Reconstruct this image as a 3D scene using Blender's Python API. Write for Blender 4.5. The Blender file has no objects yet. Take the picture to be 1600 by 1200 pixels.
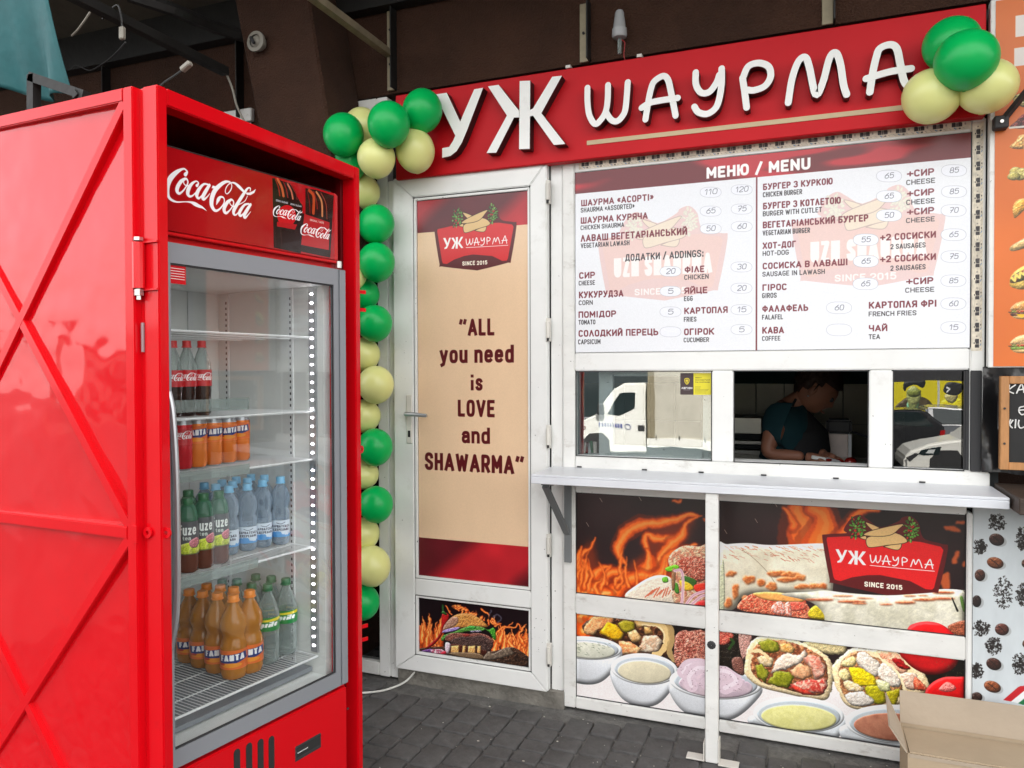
import bpy, bmesh, math, random
import numpy as np
from mathutils import Vector, Matrix
R_=math.radians
SC=bpy.context.scene
COL=SC.collection
# ------------------------------------------------------------------ camera
CF=1190.; CH=1.45; CD=3.13; CYAW=R_(21.6); CPITCH=math.atan(19/CF); CROLL=0.003
_fw=np.array([-math.sin(CYAW)*math.cos(CPITCH),math.cos(CYAW)*math.cos(CPITCH),-math.sin(CPITCH)])
_r0=np.cross(_fw,[0,0,1.]);_r0/=np.linalg.norm(_r0);_u0=np.cross(_r0,_fw)
_R=math.cos(CROLL)*_r0-math.sin(CROLL)*_u0;_U=math.sin(CROLL)*_r0+math.cos(CROLL)*_u0
_C=np.array([0,-CD,CH])
cd=bpy.data.cameras.new('camera');cam=bpy.data.objects.new('camera',cd);COL.objects.link(cam)
cd.sensor_width=36;cd.lens=CF/1600*36;cd.clip_end=500;cd.clip_start=0.05
mw=Matrix(((_R[0],_U[0],-_fw[0],_C[0]),(_R[1],_U[1],-_fw[1],_C[1]),(_R[2],_U[2],-_fw[2],_C[2]),(0,0,0,1)))
cam.matrix_world=mw;SC.camera=cam
# ------------------------------------------------------------------ light
W=bpy.data.worlds.new('World');SC.world=W;W.use_nodes=True;wn=W.node_tree
bg=wn.nodes['Background'];sky=wn.nodes.new('ShaderNodeTexSky');sky.sky_type='NISHITA';sky.sun_disc=False
SUN_EL,SUN_AZ=R_(48),R_(20)     # azimuth measured from +y towards +x
sky.sun_elevation=SUN_EL;sky.sun_rotation=SUN_AZ;sky.dust_density=3;sky.air_density=1.0
hs=wn.nodes.new('ShaderNodeHueSaturation');hs.inputs['Saturation'].default_value=.38
wn.links.new(sky.outputs[0],hs.inputs['Color']);ctc=wn.nodes.new('ShaderNodeTexCoord');cn=wn.nodes.new('ShaderNodeTexNoise');cn.inputs['Scale'].default_value=1.6;cn.inputs['Detail'].default_value=6;wn.links.new(ctc.outputs['Generated'],cn.inputs[0])
cmr=wn.nodes.new('ShaderNodeMapRange');cmr.inputs[1].default_value=.35;cmr.inputs[2].default_value=.6;cmr.inputs[3].default_value=.35;cmr.inputs[4].default_value=.95;wn.links.new(cn.outputs[0],cmr.inputs[0])
cmx=wn.nodes.new('ShaderNodeMix');cmx.data_type='RGBA';wn.links.new(cmr.outputs[0],cmx.inputs[0]);wn.links.new(hs.outputs[0],cmx.inputs[6]);cmx.inputs[7].default_value=(5.8,5.7,5.55,1)   # thin bright cloud
wn.links.new(cmx.outputs[2],bg.inputs['Color']);bg.inputs['Strength'].default_value=.15
sl=bpy.data.lights.new('sun','SUN');sl.energy=4.0;sl.angle=R_(.5);sl.color=(1,.95,.88)
so=bpy.data.objects.new('sun',sl);COL.objects.link(so)
sd=Vector((math.sin(SUN_AZ)*math.cos(SUN_EL),math.cos(SUN_AZ)*math.cos(SUN_EL),math.sin(SUN_EL)))
so.rotation_euler=sd.to_track_quat('Z','Y').to_euler();so.location=sd*60
SC.view_settings.view_transform='Standard';SC.view_settings.look='None';SC.view_settings.gamma=1
SC.view_settings.exposure=2.06
try: SC.view_settings.use_curve_mapping=False
except Exception: pass
SC.render.engine='CYCLES';SC.cycles.max_bounces=9;SC.cycles.transparent_max_bounces=14;SC.cycles.diffuse_bounces=4;SC.cycles.glossy_bounces=4
SC.cycles.use_denoising=True;SC.cycles.sample_clamp_indirect=6;SC.cycles.caustics_reflective=False;SC.cycles.caustics_refractive=False
# ------------------------------------------------------------------ ray helpers: a direction of view meets a plane of the place
def ray(px,py): return _fw+_R*(px-800)/CF-_U*(py-600)/CF
def aty(px,py,y=0.):
    d=ray(px,py);return _C+d*((y-_C[1])/d[1])
def atz(px,py,z=0.):
    d=ray(px,py);return _C+d*((z-_C[2])/d[2])
def fp(px,py,y=0.):
    p=aty(px,py,y);return (float(p[0]),float(p[2]))
FS=.95;FZ0=1.45*(1-FS);FO=np.array([-1.5100,-1.6696,0.]);FANG=R_(80.906);FUX=np.array([math.cos(FANG),math.sin(FANG),0]);FIN=np.array([-math.sin(FANG),math.cos(FANG),0])
def fl(px,py,w=0.):      # point of the fridge's own plane at depth w: (along, up)
    o=FO+FIN*w*FS;d=ray(px,py);q=_C+d*(((o-_C)@FIN)/(d@FIN));return (float((q-o)@FUX)/FS,(float(q[2])-FZ0)/FS)
def fz(px,py,z):         # point of a shelf height in fridge coordinates
    q=atz(px,py,z)-FO;return (float(q@FUX),float(q@FIN))
# ------------------------------------------------------------------ materials
MATS={}
def lin(c): return tuple(((v/12.92) if v<=.04045 else ((v+.055)/1.055)**2.4) for v in [x/255 for x in c])
def mat(name,col,rough=.5,metal=0,var=.0,vscale=6,bump=0,bscale=60,spec=.5,coat=0,trans=0,dirt=0,dirtcol=(.12,.1,.08),dscale=5,emit=None,estr=0,ior=1.45,detail=4,stretch=(1,1,1),specks=0):
    m=bpy.data.materials.new(name);m.use_nodes=True;n=m.node_tree.nodes;l=m.node_tree.links;b=n['Principled BSDF']
    b.inputs['Base Color'].default_value=(*col,1);b.inputs['Roughness'].default_value=rough;b.inputs['Metallic'].default_value=metal
    b.inputs['Specular IOR Level'].default_value=spec;b.inputs['Coat Weight'].default_value=coat;b.inputs['Transmission Weight'].default_value=trans;b.inputs['IOR'].default_value=ior
    b.inputs['Coat Roughness'].default_value=.08
    tc=n.new('ShaderNodeTexCoord');mp=n.new('ShaderNodeMapping');mp.inputs['Scale'].default_value=stretch;l.new(tc.outputs['Object'],mp.inputs[0])
    src=None
    if var or dirt:
        nz=n.new('ShaderNodeTexNoise');nz.inputs['Scale'].default_value=vscale;nz.inputs['Detail'].default_value=detail;nz.inputs['Roughness'].default_value=.65;l.new(mp.outputs[0],nz.inputs[0])
        mr=n.new('ShaderNodeMapRange');mr.inputs[1].default_value=.3;mr.inputs[2].default_value=.7;mr.inputs[3].default_value=1-var;mr.inputs[4].default_value=1+var;l.new(nz.outputs[0],mr.inputs[0])
        mx=n.new('ShaderNodeVectorMath');mx.operation='SCALE';mx.inputs[0].default_value=col;l.new(mr.outputs[0],mx.inputs['Scale']);src=mx.outputs[0]
        if dirt:
            n2=n.new('ShaderNodeTexNoise');n2.inputs['Scale'].default_value=dscale;n2.inputs['Detail'].default_value=9;n2.inputs['Roughness'].default_value=.75;l.new(mp.outputs[0],n2.inputs[0])
            r2=n.new('ShaderNodeMapRange');r2.inputs[1].default_value=.56;r2.inputs[2].default_value=.74;r2.inputs[3].default_value=0;r2.inputs[4].default_value=dirt;l.new(n2.outputs[0],r2.inputs[0])
            mm=n.new('ShaderNodeMix');mm.data_type='RGBA';l.new(r2.outputs[0],mm.inputs[0]);l.new(src,mm.inputs[6]);mm.inputs[7].default_value=(*dirtcol,1);src=mm.outputs[2]
        if specks:
            n3=n.new('ShaderNodeTexNoise');n3.inputs['Scale'].default_value=70;n3.inputs['Detail'].default_value=4;l.new(tc.outputs['Object'],n3.inputs[0])
            n4=n.new('ShaderNodeTexNoise');n4.inputs['Scale'].default_value=5;l.new(tc.outputs['Object'],n4.inputs[0]);ad=n.new('ShaderNodeMath');ad.operation='MULTIPLY_ADD';ad.inputs[1].default_value=.25;l.new(n4.outputs[0],ad.inputs[0]);l.new(n3.outputs[0],ad.inputs[2])
            r3=n.new('ShaderNodeMapRange');r3.inputs[1].default_value=.845;r3.inputs[2].default_value=.875;r3.inputs[3].default_value=0;r3.inputs[4].default_value=specks;l.new(ad.outputs[0],r3.inputs[0])
            m3=n.new('ShaderNodeMix');m3.data_type='RGBA';l.new(r3.outputs[0],m3.inputs[0]);l.new(src,m3.inputs[6]);m3.inputs[7].default_value=(.05,.045,.04,1);src=m3.outputs[2]
        l.new(src,b.inputs['Base Color'])
    if bump:
        nb=n.new('ShaderNodeTexNoise');nb.inputs['Scale'].default_value=bscale;nb.inputs['Detail'].default_value=3;l.new(mp.outputs[0],nb.inputs[0])
        bp=n.new('ShaderNodeBump');bp.inputs['Strength'].default_value=1;bp.inputs['Distance'].default_value=bump;l.new(nb.outputs[0],bp.inputs['Height']);l.new(bp.outputs[0],b.inputs['Normal'])
        if coat: l.new(bp.outputs[0],b.inputs['Coat Normal'])
    if emit: b.inputs['Emission Color'].default_value=(*emit,1);b.inputs['Emission Strength'].default_value=estr
    MATS[name]=m;return m
def glassmat(name,tint=(1,1,1),k=2.0,ior=1.5,rough=0.0,base=0,wave=0.0):
    m=bpy.data.materials.new(name);m.use_nodes=True;n=m.node_tree.nodes;l=m.node_tree.links
    for q in list(n):
        if q.type!='OUTPUT_MATERIAL': n.remove(q)
    out=[q for q in n if q.type=='OUTPUT_MATERIAL'][0]
    t=n.new('ShaderNodeBsdfTransparent');t.inputs[0].default_value=(*tint,1);g=n.new('ShaderNodeBsdfGlossy');g.inputs['Roughness'].default_value=rough;g.inputs['Color'].default_value=(1,1,1,1)
    f=n.new('ShaderNodeLayerWeight');f.inputs[0].default_value=.5;pw=n.new('ShaderNodeMath');pw.operation='POWER';pw.inputs[1].default_value=5;l.new(f.outputs['Facing'],pw.inputs[0])
    mu=n.new('ShaderNodeMath');mu.operation='MULTIPLY_ADD';mu.use_clamp=True;mu.inputs[1].default_value=1-k;mu.inputs[2].default_value=k
    l.new(pw.outputs[0],mu.inputs[0]);mx=n.new('ShaderNodeMixShader');l.new(mu.outputs[0],mx.inputs[0]);l.new(t.outputs[0],mx.inputs[1]);l.new(g.outputs[0],mx.inputs[2]);l.new(mx.outputs[0],out.inputs[0])
    if wave:
        tc=n.new('ShaderNodeTexCoord');nb=n.new('ShaderNodeTexNoise');nb.inputs['Scale'].default_value=3;l.new(tc.outputs['Object'],nb.inputs[0])
        bp=n.new('ShaderNodeBump');bp.inputs['Distance'].default_value=wave;l.new(nb.outputs[0],bp.inputs['Height']);l.new(bp.outputs[0],g.inputs['Normal'])
    MATS[name]=m;return m
def petmat(name,col,clear=.5,rough=.08,bump=.004,bs=22):   # clear plastic bottle: half see-through, half tinted gloss
    m=mat(name,col,rough=rough,bump=bump,bscale=bs,spec=.6)
    n=m.node_tree.nodes;l=m.node_tree.links;b=n['Principled BSDF'];out=[q for q in n if q.type=='OUTPUT_MATERIAL'][0]
    t=n.new('ShaderNodeBsdfTransparent');t.inputs[0].default_value=(*[min(1,.55+.6*c) for c in col],1);lw=n.new('ShaderNodeLayerWeight');lw.inputs[0].default_value=.35
    mr=n.new('ShaderNodeMapRange');mr.inputs[3].default_value=1-clear;mr.inputs[4].default_value=1;l.new(lw.outputs['Facing'],mr.inputs[0])
    mx=n.new('ShaderNodeMixShader');l.new(mr.outputs[0],mx.inputs[0]);l.new(t.outputs[0],mx.inputs[1]);l.new(b.outputs[0],mx.inputs[2]);l.new(mx.outputs[0],out.inputs[0])
    return m
def imgmat(name,arr,rough=.35,coat=.0,bump=0,scale=.9,bscale=5):
    h,w=arr.shape[:2];im=bpy.data.images.new(name+'_print',w,h);px=np.ones((h,w,4),np.float32);px[...,:3]=np.clip(arr[::-1],0,1)
    im.pixels.foreach_set(px.ravel());im.update();im.pack()
    m=bpy.data.materials.new(name);m.use_nodes=True;n=m.node_tree.nodes;l=m.node_tree.links;b=n['Principled BSDF']
    t=n.new('ShaderNodeTexImage');t.image=im;t.extension='EXTEND';sc=n.new('ShaderNodeVectorMath');sc.operation='SCALE';sc.inputs['Scale'].default_value=scale
    l.new(t.outputs[0],sc.inputs[0]);l.new(sc.outputs[0],b.inputs['Base Color']);b.inputs['Roughness'].default_value=rough;b.inputs['Coat Weight'].default_value=coat
    if bump:
        tc=n.new('ShaderNodeTexCoord');nb=n.new('ShaderNodeTexNoise');nb.inputs['Scale'].default_value=bscale;nb.inputs['Detail'].default_value=3;l.new(tc.outputs['Object'],nb.inputs[0])
        bp=n.new('ShaderNodeBump');bp.inputs['Distance'].default_value=bump;l.new(nb.outputs[0],bp.inputs['Height']);l.new(bp.outputs[0],b.inputs['Normal'])
    MATS[name]=m;return m
# ------------------------------------------------------------------ mesh builder
class MB:
    def __init__(s): s.v=[];s.f=[];s.uv={};s.mi=[]
    def add(s,vs,fs,mi=0):
        o=len(s.v);s.v+= [tuple(map(float,v)) for v in vs];
        for f in fs: s.f.append(tuple(i+o for i in f));s.mi.append(mi)
        return s
    def box(s,x0,x1,y0,y1,z0,z1,mi=0):
        return s.add([(x0,y0,z0),(x1,y0,z0),(x1,y1,z0),(x0,y1,z0),(x0,y0,z1),(x1,y0,z1),(x1,y1,z1),(x0,y1,z1)],[(0,1,5,4),(1,2,6,5),(2,3,7,6),(3,0,4,7),(4,5,6,7),(3,2,1,0)],mi)
    def prism(s,poly,y0,y1,mi=0):   # poly in (x,z), seen from -y
        n=len(poly);a=sum(poly[i][0]*poly[(i+1)%n][1]-poly[(i+1)%n][0]*poly[i][1] for i in range(n))
        if a<0: poly=poly[::-1]
        vs=[(x,y0,z) for x,z in poly]+[(x,y1,z) for x,z in poly]
        return s.add(vs,[tuple(range(n)),tuple(range(2*n-1,n-1,-1))]+[(i,i+n,(i+1)%n+n,(i+1)%n) for i in range(n)],mi)
    def prismx(s,poly,x0,x1,mi=0):  # poly in (y,z)
        n=len(poly);vs=[(x0,y,z) for y,z in poly]+[(x1,y,z) for y,z in poly]
        return s.add(vs,[tuple(range(n)),tuple(range(2*n-1,n-1,-1))]+[(i,i+n,(i+1)%n+n,(i+1)%n) for i in range(n)],mi)
    def prismz(s,poly,z0,z1,mi=0):
        n=len(poly);vs=[(x,y,z0) for x,y in poly]+[(x,y,z1) for x,y in poly]
        return s.add(vs,[tuple(range(n))[::-1],tuple(range(n,2*n))]+[(i,(i+1)%n,(i+1)%n+n,i+n) for i in range(n)],mi)
    def tube(s,pts,r,n=8,mi=0,caps=True):
        pts=[Vector(p) for p in pts];rr=r if hasattr(r,'__len__') else [r]*len(pts);o=len(s.v);up=Vector((0,0,1))
        for i,p in enumerate(pts):
            t=(pts[min(i+1,len(pts)-1)]-pts[max(i-1,0)]).normalized()
            a=t.cross(up if abs(t.z)<.95 else Vector((1,0,0))).normalized();b=t.cross(a)
            for k in range(n):
                w=2*math.pi*k/n;s.v.append(tuple(p+(a*math.cos(w)+b*math.sin(w))*rr[i]))
        for i in range(len(pts)-1):
            for k in range(n): s.f.append((o+i*n+k,o+i*n+(k+1)%n,o+(i+1)*n+(k+1)%n,o+(i+1)*n+k));s.mi.append(mi)
        if caps: s.f.append(tuple(o+k for k in range(n))[::-1]);s.mi.append(mi);e=o+(len(pts)-1)*n;s.f.append(tuple(e+k for k in range(n)));s.mi.append(mi)
        return s
    def lathe(s,prof,n=20,cx=0,cy=0,mi=0,mifn=None,a0=0,a1=2*math.pi,closed=True):
        o=len(s.v);nn=n if closed else n+1
        for r,z in prof:
            for k in range(nn):
                w=a0+(a1-a0)*k/n;s.v.append((cx+r*math.cos(w),cy+r*math.sin(w),z))
        for i in range(len(prof)-1):
            for k in range(n):
                k2=(k+1)%nn
                s.f.append((o+i*nn+k,o+i*nn+k2,o+(i+1)*nn+k2,o+(i+1)*nn+k));s.mi.append(mifn(i) if mifn else mi)
        return s
    def bar(s,a,b,w,d,mi=0,up=(0,0,1)):   # square bar between two points
        a=Vector(a);b=Vector(b);t=(b-a).normalized();u=Vector(up)
        if abs(t.dot(u))>.98:u=Vector((0,1,0))
        p=t.cross(u).normalized()*w/2;q=p.cross(t).normalized()*d/2
        vs=[a-p-q,a+p-q,a+p+q,a-p+q,b-p-q,b+p-q,b+p+q,b-p+q]
        return s.add(vs,[(0,1,5,4),(1,2,6,5),(2,3,7,6),(3,0,4,7),(4,5,6,7),(3,2,1,0)],mi)
    def sphere(s,c,r,n=16,m=10,sc=(1,1,1),mi=0,fn=None):
        o=len(s.v)
        for i in range(m+1):
            th=math.pi*i/m
            for k in range(n):
                w=2*math.pi*k/n;d=Vector((math.sin(th)*math.cos(w),math.sin(th)*math.sin(w),math.cos(th)));q=fn(d) if fn else 1
                s.v.append((c[0]+d.x*r*sc[0]*q,c[1]+d.y*r*sc[1]*q,c[2]+d.z*r*sc[2]*q))
        for i in range(m):
            for k in range(n): s.f.append((o+i*n+k,o+(i+1)*n+k,o+(i+1)*n+(k+1)%n,o+i*n+(k+1)%n));s.mi.append(mi)
        return s
    def build(s,name,mats,parent=None,bevel=0,smooth=False,uv=None,loc=None,rot=None,seg=1,angle=35):
        me=bpy.data.meshes.new(name);me.from_pydata(s.v,[],s.f)
        if not isinstance(mats,(list,tuple)): mats=[mats]
        for m in mats: me.materials.append(MATS[m] if isinstance(m,str) else m)
        me.polygons.foreach_set('material_index',s.mi)
        bm=bmesh.new();bm.from_mesh(me)
        if bevel:
            bmesh.ops.remove_doubles(bm,verts=bm.verts,dist=1e-6)
            es=[e for e in bm.edges if len(e.link_faces)==2 and e.calc_face_angle(0)>.6]
            bmesh.ops.bevel(bm,geom=es,offset=bevel,segments=seg,affect='EDGES',clamp_overlap=True)
        bmesh.ops.recalc_face_normals(bm,faces=bm.faces)
        if smooth:
            for f in bm.faces: f.smooth=True
            for e in bm.edges:
                if len(e.link_faces)==2 and e.calc_face_angle(0)>R_(angle): e.smooth=False
        if uv:
            L=bm.loops.layers.uv.new('map')
            for f in bm.faces:
                for lp in f.loops: lp[L].uv=uv(lp.vert.co)
        bm.to_mesh(me);bm.free();o=bpy.data.objects.new(name,me);COL.objects.link(o);o.parent=parent
        if loc is not None:o.location=loc
        if rot is not None:o.rotation_euler=rot
        return o
def tag(o,label=None,cat=None,group=None,kind=None):
    if label:o['label']=label
    if cat:o['category']=cat
    if group:o['group']=group
    if kind:o['kind']=kind
    return o
def thing(name,label,cat,loc=(0,0,0),rz=0,group=None):
    o=bpy.data.objects.new(name,None);COL.objects.link(o);o.location=loc;o.rotation_euler=(0,0,rz);o.empty_display_size=.1;return tag(o,label,cat,group)
def copytree(o,parent=None):
    c=o.copy();COL.objects.link(c);c.parent=parent
    for ch in [q for q in KIDS.get(o.name,[])]: copytree(ch,c)
    return c
KIDS={}
def snap(o):
    KIDS[o.name]=list(o.children)
    for ch in o.children: snap(ch)
# ------------------------------------------------------------------ painter for printed surfaces
def cr(pts,n=8,closed=False):
    P=[np.array(p,float) for p in pts];m=len(P);out=[];rng=range(m) if closed else range(m-1)
    for i in rng:
        p0=P[(i-1)%m] if closed or i>0 else P[i];p1=P[i];p2=P[(i+1)%m];p3=P[(i+2)%m] if closed or i+2<m else p2
        for k in range(n):
            t=k/n;out.append(.5*((2*p1)+(-p0+p2)*t+(2*p0-5*p1+4*p2-p3)*t*t+(-p0+3*p1-3*p2+p3)*t**3))
    if not closed: out.append(P[-1])
    return out
def noise2(h,w,cell,seed,octv=4,rough=.55):
    out=np.zeros((h,w));amp=1;tot=0;rg=np.random.RandomState(seed)
    cx,cy=(cell if hasattr(cell,'__len__') else (cell,cell))
    for o in range(octv):
        gw,gh=int(w/cx)+3,int(h/cy)+3;g=rg.rand(gh,gw);ys=np.arange(h)/cy;xs=np.arange(w)/cx
        y0=ys.astype(int);x0=xs.astype(int);fy=ys-y0;fx=xs-x0;fy=(fy*fy*(3-2*fy))[:,None];fx=(fx*fx*(3-2*fx))[None]
        a=g[y0][:,x0];b=g[y0][:,x0+1];c=g[y0+1][:,x0];d=g[y0+1][:,x0+1]
        out+=amp*((a*(1-fx)+b*fx)*(1-fy)+(c*(1-fx)+d*fx)*fy);tot+=amp;amp*=rough;cx=max(cx/2,1.01);cy=max(cy/2,1.01)
    return out/tot
class Cv:
    def __init__(s,w,h,col=(255,255,255),tf=None):
        s.w,s.h=int(w),int(h);s.a=np.empty((s.h,s.w,3));s.a[:]=np.array(col)/255.;s.tf=tf or (lambda x,y:(x,y))
    def T(s,pts): return [s.tf(*p) for p in pts]
    def blend(s,x0,y0,al,col):
        h,w=al.shape;X0,Y0=max(x0,0),max(y0,0);X1,Y1=min(x0+w,s.w),min(y0+h,s.h)
        if X1<=X0 or Y1<=Y0:return
        al=al[Y0-y0:Y1-y0,X0-x0:X1-x0,None];c=np.asarray(col,float)
        if c.ndim==3:c=c[Y0-y0:Y1-y0,X0-x0:X1-x0]
        s.a[Y0:Y1,X0:X1]=s.a[Y0:Y1,X0:X1]*(1-al)+c/255.*al
    def mask(s,pts,raw=False):
        P=np.array(pts if raw else s.T(pts));x0=int(math.floor(P[:,0].min()))-1;y0=int(math.floor(P[:,1].min()))-1;x1=int(P[:,0].max())+3;y1=int(P[:,1].max())+3
        x0=max(x0,-2);y0=max(y0,-2);x1=min(x1,s.w+2);y1=min(y1,s.h+2)
        if x1<=x0 or y1<=y0:return 0,0,np.zeros((1,1))
        w,h=x1-x0,y1-y0;m=np.zeros((h,w+1));Q=P-np.array([x0,y0]);A=Q;B=np.roll(Q,-1,0);SS=3
        ax,ay,bx,by=A[:,0],A[:,1],B[:,0],B[:,1];dy=by-ay
        for r in range(h*SS):
            y=(r+.5)/SS;k=(ay<=y)!=(by<=y)
            if not k.any():continue
            xs=np.sort(ax[k]+(y-ay[k])/dy[k]*(bx[k]-ax[k]));row=m[r//SS]
            for i in range(0,len(xs)-1,2):
                a=min(max(xs[i],0),w);b=min(max(xs[i+1],0),w);ia,ib=int(a),int(b)
                if ia==ib: row[ia]+=b-a
                else:
                    row[ia]+=ia+1-a;row[ia+1:ib]+=1;row[ib]+=b-ib
        return x0,y0,np.clip(m[:,:w]/SS,0,1)
    def poly(s,pts,col,al=1,raw=False):
        x0,y0,m=s.mask(pts,raw);s.blend(x0,y0,m*al,col)
    def ell(s,cx,cy,rx,ry,col,rot=0,al=1,n=36):
        c,q=math.cos(rot),math.sin(rot)
        s.poly([(cx+rx*math.cos(t)*c-ry*math.sin(t)*q,cy+rx*math.cos(t)*q+ry*math.sin(t)*c) for t in np.linspace(0,2*math.pi,n,endpoint=False)],col,al)
    def sh(s,pts,col,var=.15,cell=10,seed=0,edge=.25,ew=6,col2=None,light=(-.5,-.8),lit=.12,al=1,smooth=True,raw=False,soft=0):
        # a printed photograph of a food piece: own grain, rim and rounding
        if smooth: pts=cr(pts,6,True)
        x0,y0,m=s.mask(pts,raw);h,w=m.shape
        if h<2 or w<2:return
        n=noise2(h,w,cell,seed+7)
        base=np.empty((h,w,3));base[:]=np.array(col,float)
        if col2 is not None:
            k=np.clip((n-.5)*3+.5,0,1)[...,None];base=base*(1-k)+np.array(col2,float)*k
        f=1+var*2*(noise2(h,w,max(cell/3,1.5),seed+3)-.5)
        b=m.copy();e=max(1,int(ew))
        for _ in range(2):   # blurred mask gives rim darkening
            c=np.cumsum(np.pad(b,((0,0),(e+1,e)),mode='constant'),1);b=(c[:,2*e+1:]-c[:,:-2*e-1])/(2*e+1)
            c=np.cumsum(np.pad(b,((e+1,e),(0,0)),mode='constant'),0);b=(c[2*e+1:]-c[:-2*e-1])/(2*e+1)
        b=b[:h,:w]
        rim=np.clip((1-b)*2,0,1);f*=1-edge*rim
        yy,xx=np.mgrid[0:h,0:w];g=((xx/w-.5)*light[0]+(yy/h-.5)*light[1])*2;f*=1+lit*g
        H=b*ew*1.5+(n-.5)*min(cell,14)*var*1.6+(noise2(h,w,max(cell/3,1.6),seed+31)-.5)*min(cell,12)*var*.5
        gy,gx=np.gradient(H);sd=-(gx*.55+gy*.85)*-1;sd=np.clip(sd,-.55,.5);f*=1+sd*.8
        hi=np.clip(sd-.36,0,1)*1.3;base=base+(255-base)*np.clip(hi,0,.75)[...,None]
        if soft:
            e=int(soft);m=np.clip(m*(.45+1.1*noise2(h,w,6,seed+9)),0,1)
            for _ in range(2):
                c=np.cumsum(np.pad(m,((0,0),(e+1,e))),1);m=(c[:,2*e+1:]-c[:,:-2*e-1])/(2*e+1);c=np.cumsum(np.pad(m,((e+1,e),(0,0))),0);m=(c[2*e+1:]-c[:-2*e-1])/(2*e+1)
        s.blend(x0,y0,m*al,base*f[...,None])
    def stroke(s,pts,wd,col,al=1,butt=False,raw=False):
        if butt and math.dist(pts[0],pts[-1])<.5: butt=False
        P=np.array(pts if raw else s.T(pts),float)
        if butt and not hasattr(wd,'__len__'):
            for i_,k_ in ((0,1),(-1,-2)):
                d_=P[i_]-P[k_];P[i_]=P[i_]+d_/(math.hypot(*d_)+1e-9)*wd*.42
        W_=np.array(wd if hasattr(wd,'__len__') else [wd]*len(P),float)/2;mw_=W_.max()+2
        x0=int(P[:,0].min()-mw_);y0=int(P[:,1].min()-mw_);x1=int(P[:,0].max()+mw_)+1;y1=int(P[:,1].max()+mw_)+1
        x0=max(x0,-3);y0=max(y0,-3);x1=min(x1,s.w+3);y1=min(y1,s.h+3)
        if x1<=x0 or y1<=y0:return
        A=np.zeros((y1-y0,x1-x0))
        for i in range(len(P)-1):
            a,b=P[i],P[i+1];r=max(W_[i],W_[i+1])+2
            u0=max(int(min(a[0],b[0])-r),x0);u1=min(int(max(a[0],b[0])+r)+1,x1);v0=max(int(min(a[1],b[1])-r),y0);v1=min(int(max(a[1],b[1])+r)+1,y1)
            if u1<=u0 or v1<=v0:continue
            yy,xx=np.mgrid[v0:v1,u0:u1];xx=xx+.5;yy=yy+.5;d=b-a;L=math.hypot(*d)+1e-9;t=((xx-a[0])*d[0]+(yy-a[1])*d[1])/L
            tc=np.clip(t,0,L);dist=np.hypot(xx-a[0]-d[0]/L*tc,yy-a[1]-d[1]/L*tc);rad=W_[i]+(W_[i+1]-W_[i])*tc/L
            al_=np.clip(rad-dist+.5,0,1)
            if butt:
                if i==0: al_*=np.clip(t+.5,0,1)
                if i==len(P)-2: al_*=np.clip(L-t+.5,0,1)
            sub=A[v0-y0:v1-y0,u0-x0:u1-x0];np.maximum(sub,al_,out=sub)
        s.blend(x0,y0,A*al,col)
    def text(s,txt,x0,y0,x1,h,col,wt=.17,raw=False,slant=0,al=1,hand=False,dy=0):
        # x0,y0 = left top in the canvas' own coordinates, x1 = right, h = cap height (raw canvas px)
        nat=0;gl=[]
        for ch in txt:
            g=GL.get(ch)
            if g is None: g=(.3,[])
            g=(g[0]+wt*.75 if g[1] else .25,g[1]);gl.append((nat,g));nat+=g[0]+.11
        nat-=.11;sx=(x1-x0)/nat;t=wt*h
        for off,(gw,strokes) in gl:
            for st in strokes:
                pts=[]
                for (gx,gy) in st:
                    X=x0+off*sx+t/2+gx*max(gw*sx-t,0);Y=y0+h-t/2-gy*(h-t)
                    pts.append((X+slant*(y0+h-Y),Y+dy*(X-x0)))
                if hand: pts=[tuple(p) for p in cr(pts,3)] if len(pts)>2 else pts
                s.stroke(pts,t,col,al,butt=not hand,raw=True)
def arc(cx,cy,rx,ry,a0,a1,n=9,p=.8):
    o=[]
    for k in range(n+1):
        a=R_(a0+(a1-a0)*k/n);c,q=math.cos(a),math.sin(a)
        o.append((cx+rx*math.copysign(abs(c)**p,c),cy+ry*math.copysign(abs(q)**p,q)))
    return o
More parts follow.
